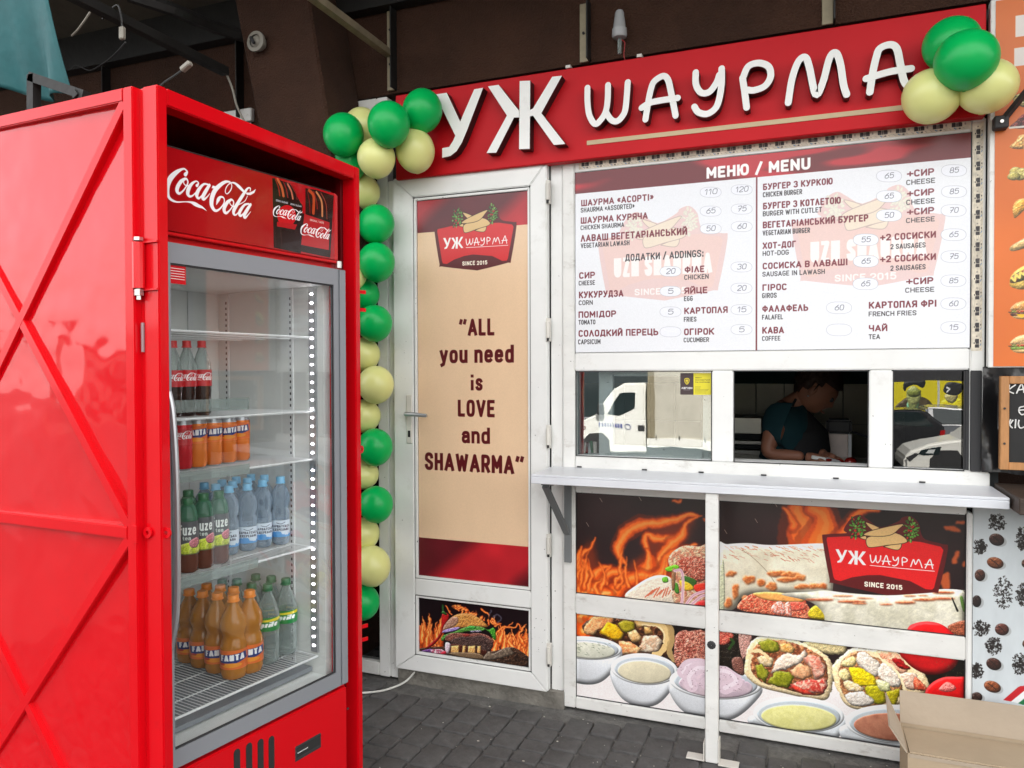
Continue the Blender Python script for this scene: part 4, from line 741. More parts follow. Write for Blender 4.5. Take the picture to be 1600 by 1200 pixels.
def art_sticker():
    c=Cv(360,260,(232,220,40));c.poly([(0,0),(156,0),(156,260),(0,260)],(64,46,50),raw=True)
    c.poly(cr([(50,70),(78,58),(106,70),(104,110),(78,138),(52,110)],4,True),(226,206,40));c.poly(cr([(58,76),(78,68),(98,76),(96,106),(78,126),(60,106)],4,True),(64,46,50));c.poly(cr([(66,82),(82,74),(94,90),(84,96),(92,112),(74,116),(72,100),(62,98)],3,True),(226,206,40))
    c.text('ЛЕГІОН',14,168,142,24,(240,240,240),wt=.26);c.text('ОХОРОНА',40,200,116,8,(200,200,200),wt=.14)
    for i,t in enumerate(('ОБЄКТ','ЗНАХОДИТЬСЯ','ПІД ОХОРОНОЮ')): c.text(t,176,50+i*26,(250 if i==0 else 345),13,(70,60,20),wt=.24)
    for i,w in enumerate((240,232,330,320,300,300)): c.stroke([(176,165+i*15),(w,165+i*15)],4,(120,110,30))
    return c.a
def art_billboard():
    # yellow street poster with two people in headsets, seen in the right window
    X=lambda px:aty(px,620,26.)[0];xa,xb=X(1380),X(1530);za,zb=aty(1450,672,26.)[2],aty(1450,596,26.)[2];r=120
    c=Cv((xb-xa)*r,(zb-za)*r,(222,206,30));c.tf=lambda px,py:((X(px)-xa)*r,(zb-aty(px,py,26.)[2])*r);xr_=(xa,xb,za,zb)
    with within(c,K(1360,560,.2)):
        c.poly([(0,380),(900,380),(900,600),(0,600)],(206,190,30))
        def P(pts,col,s=4): c.sh(pts,col,.2,14,s,.25,5)
        P([(180,440),(190,370),(250,320),(300,300),(400,300),(470,350),(520,440),(520,560),(180,560)],(74,64,44));P([(290,340),(380,340),(350,460),(310,460)],(110,170,130));P([(300,300),(375,300),(365,380),(330,400),(305,370)],(140,150,90));P([(285,270),(300,330),(340,355),(385,330),(385,260),(330,220)],(170,176,110));P([(290,255),(385,250),(380,290),(340,300),(300,290)],(120,130,60));P([(255,240),(262,180),(310,145),(370,150),(420,180),(422,215),(400,235),(350,210),(290,230),(275,260)],(30,32,34))
        P([(540,460),(550,350),(600,320),(700,310),(760,350),(780,460)],(226,206,40));P([(590,280),(600,330),(650,350),(690,320),(690,280)],(190,180,120));P([(570,250),(590,200),(650,190),(730,210),(735,260),(690,290),(610,280)],(40,42,44));c.stroke([(600,230),(625,245),(605,262)],6,(240,240,240))
        c.poly([(518,130),(538,130),(540,600),(522,600)],(200,200,190))
    return c.a,xr_
# ------------------------------------------------------------------ materials
WH=(.77,.775,.76)
mat('upvc',WH,rough=.32,var=.05,vscale=3,specks=.8,dirt=.4,dirtcol=(.42,.39,.33),dscale=4,bump=.0006,bscale=30)
mat('upvc_worn',(.72,.72,.695),rough=.45,var=.08,vscale=4,specks=1,dirt=.7,dirtcol=(.34,.30,.25),dscale=9,bump=.001,bscale=24,stretch=(1,1,2))
mat('gap',(.02,.02,.02),rough=.9);mat('rubber',(.03,.03,.032),rough=.6)
mat('stucco',(.046,.019,.010),rough=.95,var=.28,vscale=3,bump=.012,bscale=120,dirt=.3,dirtcol=(.035,.02,.014),dscale=30)
mat('stucco_dark',(.035,.016,.010),rough=.95,var=.3,vscale=3,bump=.012,bscale=120)
mat('ceiling_paint',(.10,.088,.066),rough=.9,var=.25,vscale=2,dirt=.5,dirtcol=(.08,.07,.05),dscale=2,bump=.003,bscale=20)
mat('black_steel',(.010,.0095,.009),rough=.6,var=.3,bump=.002,bscale=30)
mat('old_bracket',(.28,.24,.16),rough=.5,metal=.3,var=.2,vscale=12,dirt=.5,dirtcol=(.12,.09,.05),dscale=20)
mat('sign_red',(.52,.004,.010),rough=.5,spec=.25,var=.06,vscale=2,bump=.0008,bscale=2.5)
mat('letter_white',(.80,.80,.78),rough=.4,var=.03,vscale=8,dirt=.25,dirtcol=(.5,.48,.45),dscale=14);mat('letter_side',(.012,.011,.011),rough=.35)
mat('tan_strip',(.52,.40,.24),rough=.5,var=.06)
mat('paver',(.084,.081,.080),rough=.85,var=.28,vscale=9,bump=.004,bscale=70,dirt=.5,dirtcol=(.12,.11,.105),dscale=12)
mat('joint_sand',(.13,.125,.118),rough=1,var=.3,vscale=30,bump=.006,bscale=90)
mat('litter',(.45,.43,.38),rough=.9,var=.5,vscale=40);mat('concrete',(.17,.16,.14),rough=.95,var=.35,vscale=10,bump=.01,bscale=40,dirt=.6,dirtcol=(.06,.055,.05),dscale=7)
mat('green_rubber',(.0,.42,.09),rough=.33,var=.03,vscale=2,spec=.4);mat('cream_rubber',(.72,.73,.29),rough=.3,var=.04,vscale=2,spec=.5,coat=.1)
for k in ('green_rubber','cream_rubber'):
    b=MATS[k].node_tree.nodes['Principled BSDF'];b.inputs['Subsurface Weight'].default_value=.25;b.inputs['Subsurface Radius'].default_value=(.02,.02,.02)
mat('cage_red',(.60,.002,.007),rough=.28,dirt=.25,dirtcol=(.30,.01,.012),dscale=14,var=.05,vscale=1.5,bump=.004,bscale=2.2,coat=.35,spec=.2)
mat('cage_sheet',(.60,.002,.007),rough=.22,dirt=.25,dirtcol=(.34,.01,.012),dscale=5,var=.06,vscale=1.2,bump=.016,bscale=2.6,coat=.8,spec=.08,detail=2);MATS['cage_sheet'].node_tree.nodes['Principled BSDF'].inputs['Coat Roughness'].default_value=.06;MATS['cage_sheet'].node_tree.nodes['Principled BSDF'].inputs['Coat IOR'].default_value=1.62;mat('cage_inner',(.13,.003,.005),rough=.3,coat=.3)  # last one: the cage red again, darkened to paint in the shade inside
mat('fridge_red',(.60,.002,.007),rough=.3,var=.02);mat('fridge_grey',(.27,.285,.31),rough=.42,var=.03,vscale=3,metal=.2)
mat('inner_white',(.78,.79,.77),rough=.35,var=.04,vscale=4);mat('wire_white',(.75,.76,.76),rough=.35);mat('alu',(.42,.43,.45),rough=.3,metal=.7,var=.05)
mat('led',(1,1,1),emit=(1,.93,.98),estr=13);mat('bolt',(.55,.54,.52),rough=.3,metal=.9)
glassmat('fridge_glass',tint=(.96,.975,.975),k=.05);glassmat('window_glass',tint=(.82,.86,.86),k=.17,wave=.0006)
glassmat('dark_window_glass',tint=(.25,.28,.28),k=.13,wave=.0006)
mat('sheet_steel',(.66,.68,.72),rough=.3,metal=.0,var=.06,vscale=5,bump=.001,bscale=6);mat('bracket_grey',(.16,.17,.175),rough=.5,var=.1)
mat('tarp',(.018,.105,.115),rough=.6,var=.2,vscale=5,bump=.004,bscale=14);mat('black_plastic',(.012,.012,.013),rough=.3,bump=.01,bscale=9,coat=.3)
mat('pine',(.42,.20,.075),rough=.5,var=.2,vscale=6,stretch=(8,8,1),bump=.001,bscale=30);mat('tape_clear',(.42,.33,.2),rough=.2,coat=.5);mat('slate',(.022,.022,.022),rough=.85,var=.3,vscale=5);mat('chalk',(.7,.7,.68),rough=1)
mat('brown_board',(.045,.030,.022),rough=.55,var=.35,vscale=6,stretch=(2,10,10),bump=.002,bscale=30)
mat('cardboard',(.40,.31,.21),rough=.85,var=.05,vscale=6,bump=.0012,bscale=50);mat('cardboard_inner',(.38,.31,.235),rough=.9,var=.05,vscale=6,bump=.0012,bscale=50)
mat('grey_plastic',(.36,.37,.38),rough=.45);mat('white_plastic',(.62,.6,.55),rough=.45,var=.08);mat('plug_dim',(.24,.225,.19),rough=.5);mat('cable_dark',(.03,.03,.03),rough=.6);mat('cable_white',(.66,.66,.62),rough=.5);mat('red_wire',(.35,.03,.03),rough=.5)
mat('skin',(.30,.13,.08),rough=.5,var=.05);mat('hair',(.03,.014,.009),rough=.6,var=.4,vscale=20,bump=.01,bscale=60,stretch=(1,1,.3));mat('teal_shirt',(.004,.035,.045),rough=.85,var=.1);mat('black_apron',(.012,.012,.014),rough=.8)
mat('tile',(.34,.31,.22),rough=.25,var=.12,vscale=2);mat('kitchen_dark',(.03,.033,.035),rough=.8);mat('teal_wall',(.02,.06,.065),rough=.8);mat('brushed',(.42,.40,.36),rough=.3,metal=.8,var=.1);mat('tomato',(.22,.008,.006),rough=.2,coat=.5);mat('napkin',(.8,.68,.62),rough=.9,var=.1)
mat('cap_blue',(.20,.50,.75),rough=.35);mat('cap_orange',(.80,.24,.02),rough=.35);mat('cap_green',(.02,.13,.05),rough=.35);mat('cap_red',(.60,.03,.03),rough=.35)
petmat('orange_drink',(.50,.19,.02),clear=.28);petmat('clear_pet',(.42,.48,.46),clear=.78,bump=.01,bs=30);petmat('blue_pet',(.34,.44,.54),clear=.70,bump=.012,bs=30);mat('cola_liquid',(.018,.006,.004),rough=.08,spec=.7);petmat('tea_drink',(.12,.035,.02),clear=.1);petmat('green_pet',(.06,.2,.12),clear=.4)
mat('white_paint',(.78,.77,.72),rough=.3,coat=.4);mat('car_dark',(.02,.021,.024),rough=.2,coat=.8);mat('car_grey',(.16,.17,.19),rough=.25,coat=.6);mat('car_glass',(.02,.03,.032),rough=.05,spec=.8);mat('tyre',(.02,.02,.02),rough=.85);mat('canvas_side',(.46,.43,.36),rough=.7,var=.08,vscale=2,bump=.02,bscale=2)
mat('asphalt',(.055,.055,.057),rough=.9,var=.2,vscale=2,bump=.01,bscale=40);mat('shop_wall',(.14,.135,.125),rough=.8,var=.1,vscale=.6);mat('dark_wall',(.035,.036,.04),rough=.7,var=.1);mat('leaf',(.05,.085,.03),rough=.7,var=.4,vscale=3);mat('bark',(.08,.06,.045),rough=.9)
mat('blue_print',(.03,.05,.25),rough=.5);mat('lamp_glass',(.6,.62,.62),rough=.1,coat=1);mat('plate_white',(.7,.7,.7),rough=.5);mat('tail_red',(.4,.01,.01),rough=.2)
A_menu,B_menu=art_menu();imgmat('menu_print',A_menu,rough=.3,bump=.0006)
A_gr,B_gr=art_grill();imgmat('grill_print',A_gr,rough=.28,bump=.0008)
A_dr,B_dr=art_door();imgmat('door_print',A_dr,rough=.3,bump=.0008,bscale=4)
A_bu,B_bu=art_burger();imgmat('burger_print',A_bu,rough=.28)
A_or,B_or=art_orange();imgmat('orange_print',A_or,rough=.4,bump=.002)
A_be,B_be=art_beans();imgmat('beans_print',A_be,rough=.45)
imgmat('header_print',art_header(),rough=.18,coat=.4);imgmat('sticker_print',art_sticker(),rough=.4)
A_bb,B_bb=art_billboard();imgmat('billboard_print',A_bb,rough=.6)
for k in ('orange','cola','lime','water','tea'): imgmat('label_'+k,art_label(k),rough=.35)
# masking film with a repeated word
def tape_art(w,h,vert=False):
    c=Cv(w,h,(226,216,196));n=noise2(h,w,20,5,4);c.a*=(.82+.3*n)[...,None];L=int(w/62)
    for i in range(L):
        x=12+i*62;c.text('mim',x,h*.22,x+34,h*.5,(48,44,48),wt=.2);c.ell(x+26,h*.86,4,3,(70,66,66));c.ell(x+44,h*.5,3,5,(160,150,140));c.stroke([(x+8,h*.8),(x+14,h*.9)],3,(70,120,170))
        for j in range(3): c.stroke([(x-8+j*22,h*.8),(x-2+j*22,h*.9)],2,(170,158,146))
    for i in range(14): c.stroke([(random.uniform(0,w),0),(random.uniform(0,w),h)],1.2,(150,140,124),.5)
    return c.a
random.seed(4);imgmat('tape_long',tape_art(1500,46),rough=.5,bump=.0015,bscale=30);imgmat('tape_upright',np.rot90(tape_art(880,60)).copy(),rough=.5,bump=.003,bscale=30)
def rectuv(B,a0=0,a2=2,flip=False):
    X0,X1,Z0,Z1=B;return lambda co:((co[a0]-X0)/(X1-X0),(co[a2]-Z0)/(Z1-Z0))
# ------------------------------------------------------------------ the setting
def structure(o,kind='structure'): o['kind']=kind;return o
ST=-1.10
g=MB().add([(-150,-200,ST),(150,-200,ST),(150,60,ST),(-150,60,ST)],[(0,1,2,3)]).build('street','asphalt');structure(g)
pv=MB().box(-9,9,-5.2,.9,-1.2,-.015).build('pavement','joint_sand');structure(pv)
# paving stones in rows that run out from the kiosk, as laid in the photograph
rg=random.Random(11);CW=.113;stone_meshes={}
def stone(w,l,seed):
    key=(round(w,3),round(l,3),seed)
    if key not in stone_meshes:
        q=random.Random(seed);g_=.0042;x0,x1,y0,y1=g_,w-g_,g_,l-g_;r=.010
        ring=[]
        for cx,cy,a0 in ((x1-r,y1-r,0),(x0+r,y1-r,90),(x0+r,y0+r,180),(x1-r,y0+r,270)):
            for a in (0,45,90): ring.append((cx+r*math.cos(R_(a0+a))+q.uniform(-.0015,.0015),cy+r*math.sin(R_(a0+a))+q.uniform(-.0015,.0015)))
        n=len(ring);cx,cy=w/2,l/2;sh=lambda f,z:[(cx+(x-cx)*f,cy+(y-cy)*f,z) for x,y in ring]
        vs=sh(1,-.03)+sh(1,-.006)+sh(.93,-.0005);fs=[]
        for k in (0,1): fs+=[(k*n+i,k*n+(i+1)%n,(k+1)*n+(i+1)%n,(k+1)*n+i) for i in range(n)]
        fs.append(tuple(range(2*n,3*n)));stone_meshes[key]=(vs,fs)
    return stone_meshes[key]
meshes={};far=MB();col_i=0;x=-4.0
while x<2.6:
    y=-.035-rg.choice((0,.05,.09));col_i+=1
    while y>-3.4:
        l=rg.choice((.168,.168,.112,.112,.09));sd_=rg.randrange(3);near=(-1.75<x<.75 and y>-.95)
        if near:
            k=(l,sd_)
            if k not in meshes:
                vs,fs=stone(CW,l,sd_);o=MB().add(vs,fs).build('paving_stone','paver',smooth=True,angle=50);COL.objects.unlink(o);meshes[k]=o.data
            o=bpy.data.objects.new('paving_stone',meshes[k]);COL.objects.link(o);o.parent=pv;o.location=(x+rg.uniform(-.001,.001),y-l,rg.uniform(-.004,.001));o.rotation_euler=(rg.uniform(-.012,.012),rg.uniform(-.014,.014),rg.uniform(-.01,.01))
        else:
            vs,fs=stone(CW,l,sd_);dz=rg.uniform(-.003,.002);far.add([(a+x,b+y-l,c+dz) for a,b,c in vs],fs)
        y-=l
    x+=CW
o=far.build('further_paving_stones','paver',parent=pv,smooth=True,angle=50);o['kind']='stuff'
# litter between the stones
rg=random.Random(77);m=MB();lit=[(-1.30,-.12),(-.62,-.36),(-.55,-.42),(-.93,-.31),(-.33,-.40),(-1.22,-.42),(-.1,-.2),(.1,-.22),(-1.0,-.5),(-.86,-.12),(-1.42,-.33),(-.2,-.30)]
for i in range(70):
    x,y=lit[i] if i<len(lit) else (rg.uniform(-1.6,.6),rg.uniform(-.75,-.03));r=rg.uniform(.002,.0055) if i<len(lit) else rg.uniform(.001,.0028)
    m.sphere((x,y,.001),r,5,4,sc=(rg.uniform(.7,1.8),1,.4))
o=m.build('paving_litter','litter',parent=pv);o['kind']='stuff'
# building wall of brown render above and beside the kiosk
bw=MB().box(-9,-2.14,.0,.3,-.2,3.28).box(-2.14,9,.0,.3,2.752,3.9).box(1.35,9,.0,.3,-.2,2.752)
bw.box(-9,9,.3,.5,3.0,9.5).box(-9,9,4.0,4.3,-.2,9.5);w=bw.build('building_wall','stucco');structure(w)
o=MB().box(-9,9,-1.25,.5,3.32,3.5).build('canopy_ceiling','ceiling_paint');structure(o)
MB().box(-9,9,.5,4.3,9.2,9.5).build('building_roof','stucco_dark')['kind']='structure'
bmz=MB().box(-9,-1.3,-.07,-.002,3.135,3.318).box(-1.3,9,-.07,-.002,3.12,3.318)
tag(bmz.build('steel_beam','black_steel'),'black steel beam along the top of the brown wall under the canopy','beam')
# leaning column
colm=MB();P=[(-2.53,3.318),(-2.12,3.318),(-1.985,2.56),(-1.93,2.2),(-2.13,0),(-2.5,0),(-2.31,2.2),(-2.37,2.6)]
colm.prism(P,-.3,-.004);tag(colm.build('brown_column','stucco',bevel=.01),'leaning brown rendered column behind the fridge cage','column')
cr_=thing('curved_roof_rib','dark curved steel rib crossing under the ceiling beside the column','roof beam',(-2.9,-.4,3.2))
def local(o,pts): L=o.location;return [(p[0]-L[0],p[1]-L[1],p[2]-L[2]) for p in pts]
MB().tube(local(cr_,cr([tuple(aty(200,-8,-.75)),tuple(aty(270,15,-.62)),tuple(aty(335,42,-.4)),tuple(aty(400,62,-.2))],6)),.028,6).build('rib','black_steel',cr_)
st=thing('diagonal_strut','long dark steel strut slanting down from the ceiling over the fridge','strut',(-2.7,-.8,3.1))
a=aty(100,-14,-1.2);b=aty(352,112,-.35);MB().bar(*local(st,[tuple(a),tuple(b)]),.04,.035).build('strut','black_steel',st)
# angle-iron brackets on the wall
def bracket(x,z0,z1,lab,strut=None):
    t=thing('wall_bracket',lab,'bracket',(x,0,z0),group='rusty angle brackets on the brown wall')
    MB().box(-.020,.020,-.012,-.001,0,z1-z0).build('plate','old_bracket',t,bevel=.002)
    if z1-z0>.1: MB().box(.020,.026,-.055,-.001,0,z1-z0).build('flange','black_steel',t)
    for zz in (.12,.28):
        if zz<z1-z0: MB().tube([(-.002,-.012,zz),(-.002,-.018,zz)],.006,6).build('bolt','black_steel',t)
    if strut: MB().bar(*local(t,strut),.035,.03).build('strut','old_bracket',t)
bracket(-1.838,2.765,3.135,'rusty bracket with diagonal strut above the green balloons',[tuple(aty(608,84,-.03)),tuple(aty(480,-12,-.75))])
bracket(-.903,2.755,3.0,'short rusty bracket between the sensor and the column, above the big white letters')
bracket(.045,2.752,3.1,'rusty bracket at the top edge above the right half of the sign')
for x,l in ((-3.65,'dim bracket on the dark wall beside the green awning'),(-2.73,'dim bracket on the dark wall above the white window frame')): bracket(x,2.74,3.13,l)
wf=thing('white_window_frame','white window frame corner beside the brown column above the red cage','window frame',(-2.75,0,2.7))
MB().box(-.42,.115,-.03,-.002,.02,.085).build('top_rail','upvc_worn',wf,bevel=.004);MB().box(-.42,.10,-.012,-.001,-1.2,.02).build('pane','dark_window_glass',wf)
# small fittings
sn=thing('light_sensor','grey conical twilight sensor on a clear stem above the red sign','sensor',(-.742,-.05,2.76))
MB().lathe([(.001,.165),(.014,.164),(.018,.155),(.026,.095),(.030,.09),(.031,.065),(.027,.055),(.012,.052),(.001,.052)],16).build('housing','grey_plastic',sn,smooth=True)
MB().tube([(0,0,.052),(0,0,-.01)],.008,8).build('stem','clear_pet',sn);MB().tube(cr([(.008,0,.045),(.022,0,.03),(.016,.01,-.02),(.03,.02,-.05)],4),.0018,5).build('wire','red_wire',sn)
dm=thing('dome_camera','small white dome camera on the brown column','security camera',tuple(aty(402,66,-.33)))
MB().sphere((0,.01,0),.036,16,10,sc=(1,.85,1)).build('dome','plug_dim',dm,smooth=True);MB().lathe([(.034,0),(.046,.003),(.046,.014),(.03,.016)],18).build('ring','plug_dim',dm,rot=(R_(90),0,0),smooth=True);MB().tube([(-.012,-.03,.012),(.01,-.033,-.018)],.007,6).build('lens_slot','rubber',dm)
def hangplug(name,lab,p0,p1,pts):
    t=thing(name,lab,'plug',p1);MB().bar(local(t,[p0])[0],(0,0,0),.022,.018).build('plug_body','plug_dim',t,bevel=.004)
    MB().tube(local(t,cr(pts,5)),.0035,5).build('cable','cable_dark',t)
Y=lambda px,py,y:tuple(aty(px,py,y))
hangplug('hanging_plug','yellowed plug hanging on a dark cable under the ceiling strut',Y(191,62,-1.0),Y(191,42,-1.0),[Y(191,42,-1),Y(189,24,-1),Y(182,8,-1),Y(160,30,-1)])
hangplug('power_plug','white power plug sticking up above the red cage',Y(298,98,-1.1),Y(284,110,-1.1),[Y(284,110,-1.1),Y(270,120,-1.15),Y(255,130,-1.2),Y(245,140,-1.3)])
tag(MB().tube(cr([Y(350,108,-.35),Y(362,135,-.34),Y(370,165,-.34),Y(382,190,-.36),Y(392,205,-.4)],6),.005,6).build('thin_cable','plug_dim'),'thin grey cable hanging from the strut beside the column','cable')
tag(MB().tube(cr([Y(196,66,-1),Y(180,84,-.9),Y(160,100,-.8),Y(140,110,-.8),Y(120,102,-.8),Y(112,108,-.8)],6),.003,5).build('tangled_cable','cable_dark'),'dark tangled cable sagging behind the green awning','cable')
tag(MB().tube(cr([Y(148,8,-1),Y(135,28,-1),Y(122,46,-1),Y(112,56,-1)],6),.004,5).build('loose_cable','plug_dim'),'short grey cord slanting beside the green awning edge','cable')
# teal awning cloth
t=thing('awning_cloth','teal tarpaulin awning hanging at the upper left above the red door','awning',(-2.9,-1.0,2.8));m=MB();NX,NZ=40,26
for i in range(NX+1):
    for j in range(NZ+1):
        u=i/NX;v=j/NZ;px=-130+u*(238+8*v);yb=135+18*u-5*math.sin(u*14);py=-30+v*(yb+30)
        p=aty(px,py,-1.0);d=.03*math.sin(u*16+v*2)*v+.018*math.sin(u*37+3*v)*v**2;m.v.append((p[0]+2.9,p[1]+1.0+d-.12*(1-v),p[2]-2.8))
for i in range(NX):
    for j in range(NZ): k=i*(NZ+1)+j;m.f.append((k,k+NZ+1,k+NZ+2,k+1));m.mi.append(0)
o=m.build('cloth','tarp',t,smooth=True);md=o.modifiers.new('s','SOLIDIFY');md.thickness=.003
t=thing('black_metal_frame','black angled metal frame end sticking up behind the red door','metal frame',Y(52,160,-1.45))
MB().bar(*local(t,[Y(53,190,-1.45),Y(53,118,-1.45)]),.028,.028).bar(*local(t,[Y(50,121,-1.45),Y(135,150,-1.45)]),.028,.028).build('frame','black_steel',t);MB().bar(*local(t,[Y(118,144,-1.46),Y(122,152,-1.46)]),.02,.02).build('clamp','black_steel',t)
# ------------------------------------------------------------------ kiosk
ks=thing('shop_kiosk','white framed takeaway kiosk with printed food panels and a serving window','kiosk',(0,0,0))
def rail(nm,x0,x1,z0,z1,m='upvc',y0=0,y1=.06,par=ks,bv=.004,**k): return MB().box(x0,x1,y0,y1,z0,z1).build(nm,m,par,bevel=bv,seg=2,**k)
rail('frame_post',-1.003,-.95,0,2.36,'upvc_worn');rail('frame_post',-1.062,-1.006,0,2.36,'upvc',y0=.012);rail('frame_post',.519,.564,1.0885,2.345,'upvc_worn')
rail('frame_post',.513,.532,0,.94);rail('frame_post',-.402,-.351,.0,.93,y0=.004)
rail('frame_rail',-.949,.518,2.296,2.36,'upvc_worn');rail('frame_rail',-.949,.518,1.453,1.531);rail('frame_rail',-.949,.583,1.0,1.087,'upvc_worn')
rail('frame_rail',-.949,.512,.932,.998);rail('frame_rail',-.949,-.403,.409,.496,'upvc_worn');rail('frame_rail',-.35,.512,.406,.490,'upvc_worn');rail('frame_rail',-.949,-.403,0.0,.048,'upvc_worn');rail('frame_rail',-.35,.512,0.0,.048,'upvc_worn')
rail('mullion',-.378,-.296,1.088,1.452);rail('mullion',.193,.272,1.088,1.452);rail('dark_strip',.520,.556,1.09,1.45,'rubber',y0=-.004,y1=.0)
rail('dark_strip',.505,.53,1.088,1.452,'rubber',y0=.01)
# printed panels behind the frames
for (x0,x1,z0,z1,l) in ((-.952,-.401,.494,.934,'panel printed with flames and the open end of a wrap'),(-.353,.514,.488,.934,'panel printed with two long wraps and a red shop badge'),(-.952,-.401,.046,.411,'panel printed with sauce bowls under a cut wrap'),(-.353,.514,.046,.408,'panel printed with two cut wraps, tomatoes and sauce bowls')):
    o=MB().box(x0,x1,.016,.03,z0,z1).build('printed_panel','grill_print',ks,uv=rectuv(B_gr));o['label']=l
    for (a,b,c,d) in ((x0,x1,z0+.0,z0+.0045),(x0,x1,z1-.0045,z1),(x0+.001,x0+.004,z0,z1),(x1-.004,x1-.001,z0,z1)): MB().box(a,b,.010,.0155,c,d).build('gasket','rubber',ks)
# tape films
o=MB().box(-.93,.517,-.0016,-.0006,2.308,2.350).build('tape_strip','tape_long',ks,uv=rectuv((-.93,.517,2.308,2.350)));o['label']='patterned protective tape along the top rail'
o=MB().box(.522,.556,-.0016,-.0006,1.52,2.33).build('tape_strip','tape_upright',ks,uv=rectuv((.522,.556,1.52,2.33)));o['label']='peeling patterned tape on the right post'
# windows
rail('window_sill',-.95,.556,1.078,1.092,'upvc',y0=.012,y1=.11,bv=.002)
for (x0,x1) in ((-.949,-.379),(-.295,.192),(.273,.505)):
    for (a,b,c,d) in ((x0,x1,1.088,1.0915),(x0,x1,1.4485,1.452),(x0,x0+.0035,1.088,1.452),(x1-.0035,x1,1.088,1.452)): MB().box(a,b,.006,.0115,c,d).build('gasket','rubber',ks)
pn=MB().box(-.949,-.379,.028,.034,1.086,1.453).build('window_pane','window_glass',ks);pn=MB().box(.273,.519,.028,.034,1.086,1.453).build('window_pane','dark_window_glass',ks)
sh_=MB().box(-.862,-.800,.062,.09,1.089,1.451).box(-.8,-.42,.062,.09,1.089,1.135).box(-.42,-.379,.062,.09,1.089,1.451).box(-.8,-.42,.062,.09,1.43,1.451).build('sliding_sash','upvc',ks,bevel=.003)
MB().box(-.949,-.935,.036,.1,1.088,1.452).build('window_track','alu',ks)
# kiosk body behind
ST_='upvc';MB().box(.56,.62,.06,2.2,0,2.75).build('side_wall','kitchen_dark',ks);MB().box(-2.14,-2.09,.06,2.2,0,2.75).build('side_wall','kitchen_dark',ks);MB().box(-2.09,.56,.06,2.2,2.36,2.75).build('kiosk_ceiling','kitchen_dark',ks)
MB().box(-2.09,.56,.06,2.2,-.02,.02).build('kiosk_floor','kitchen_dark',ks);MB().box(-1.05,-.95,.061,.1,0,2.4).box(-.94,.56,.06,.09,0.0,1.07).box(-.94,.56,.06,.09,1.47,2.36).box(-1.83,-1.05,.06,.09,0,2.36).build('backing_panel','kitchen_dark',ks)
MB().box(-2.09,.56,2.0,2.2,0,2.75).build('back_wall','teal_wall',ks)
for i in range(-8,5):
    for j in range(5):
        x0=-.343+i*.171;z1=1.37-j*.25
        if x0>.4 or z1>1.4: continue
        MB().box(x0+.0015,x0+.1695,1.985,2.0,z1-.248,z1).build('wall_tile','tile',ks,bevel=.002)
# left window with dark glass
rail('window_stile',-1.925,-1.868,0,2.745,'upvc');rail('window_stile',-2.14,-2.088,0,2.745,'upvc');rail('window_rail',-2.087,-1.926,.001,.062,'upvc_worn');rail('window_rail',-2.087,-1.926,2.672,2.745,'upvc_worn');rail('frame_post',-1.867,-1.823,0,2.35,'upvc',y0=.006)
MB().box(-2.088,-1.925,.03,.036,.06,2.673).build('window_pane','dark_window_glass',ks)
MB().box(-2.13,-1.868,.061,.1,0,2.74).build('dark_blind','kitchen_dark',ks)
MB().box(-1.822,-1.0,-.005,.3,-.02,.062).build('door_threshold','concrete',ks,bevel=.004)
# door
dr=MB().box(-1.80,-1.09,.008,.03,.09,2.32).build('door','upvc',ks);dr['label']='narrow glazed door covered with a cream poster'
def mitre(nm,P,y0,y1,bv=.004,m='upvc'): return MB().prism(P,y0,y1).build(nm,m,dr,bevel=bv,seg=2)
X0,X1,Z0,Z1=-1.821,-1.066,.062,2.348;sx0,sx1,zt,zb=-1.716,-1.142,2.252,.138;g_=.0014
mitre('stile',[(X0,Z0),(X0,Z1),(sx0,zt),(sx0,zb)],-.03,.012);mitre('stile',[(X1,Z0),(X1,Z1),(sx1,zt),(sx1,zb)],-.03,.012)
mitre('rail',[(X0+g_,Z1),(X1-g_,Z1),(sx1-g_,zt+g_),(sx0+g_,zt+g_)],-.0297,.012);mitre('rail',[(X0+g_,Z0),(X1-g_,Z0),(sx1-g_,zb-g_),(sx0+g_,zb-g_)],-.0297,.012);mitre('rail',[(sx0+.001,.418),(sx1-.001,.418),(sx1-.001,.494),(sx0+.001,.494)],-.0294,.012)
def beads(x0,x1,z0,z1,w=.013):
    for (a,b,c,d) in ((x0+.0004,x0+.002,z0,z1),(x1-.002,x1-.0004,z0,z1),(x0,x1,z0+.0004,z0+.002),(x0,x1,z1-.002,z1-.0004)): MB().box(a,b,-.0262,-.0235,c,d).build('seal_line','gap',dr)
    for P in ([(x0,z0),(x0,z1),(x0+w,z1-w),(x0+w,z0+w)],[(x1,z0),(x1,z1),(x1-w,z1-w),(x1-w,z0+w)],[(x0,z1),(x1,z1),(x1-w,z1-w),(x0+w,z1-w)],[(x0,z0),(x1,z0),(x1-w,z0+w),(x0+w,z0+w)]): mitre('glazing_bead',P,-.024,.012,.002)
beads(-1.7155,-1.1425,.4945,2.2515);beads(-1.7155,-1.1425,.1385,.4175)
MB().box(-1.7035,-1.1545,-.0125,-.009,.505,2.240).build('gasket','rubber',dr)
MB().box(-1.700,-1.158,-.0145,-.013,.5085,2.2365).build('printed_poster','door_print',dr,uv=rectuv((-1.700,-1.158,.5085,2.2365)))['label']='cream poster with maroon lettering and a red badge'
MB().box(-1.7035,-1.1545,-.0125,-.009,.150,.406).build('gasket','rubber',dr)
MB().box(-1.700,-1.158,-.0145,-.013,.1535,.4025).build('printed_poster','burger_print',dr,uv=rectuv((-1.700,-1.158,.135,.41)))['label']='small poster of a burger before flames'
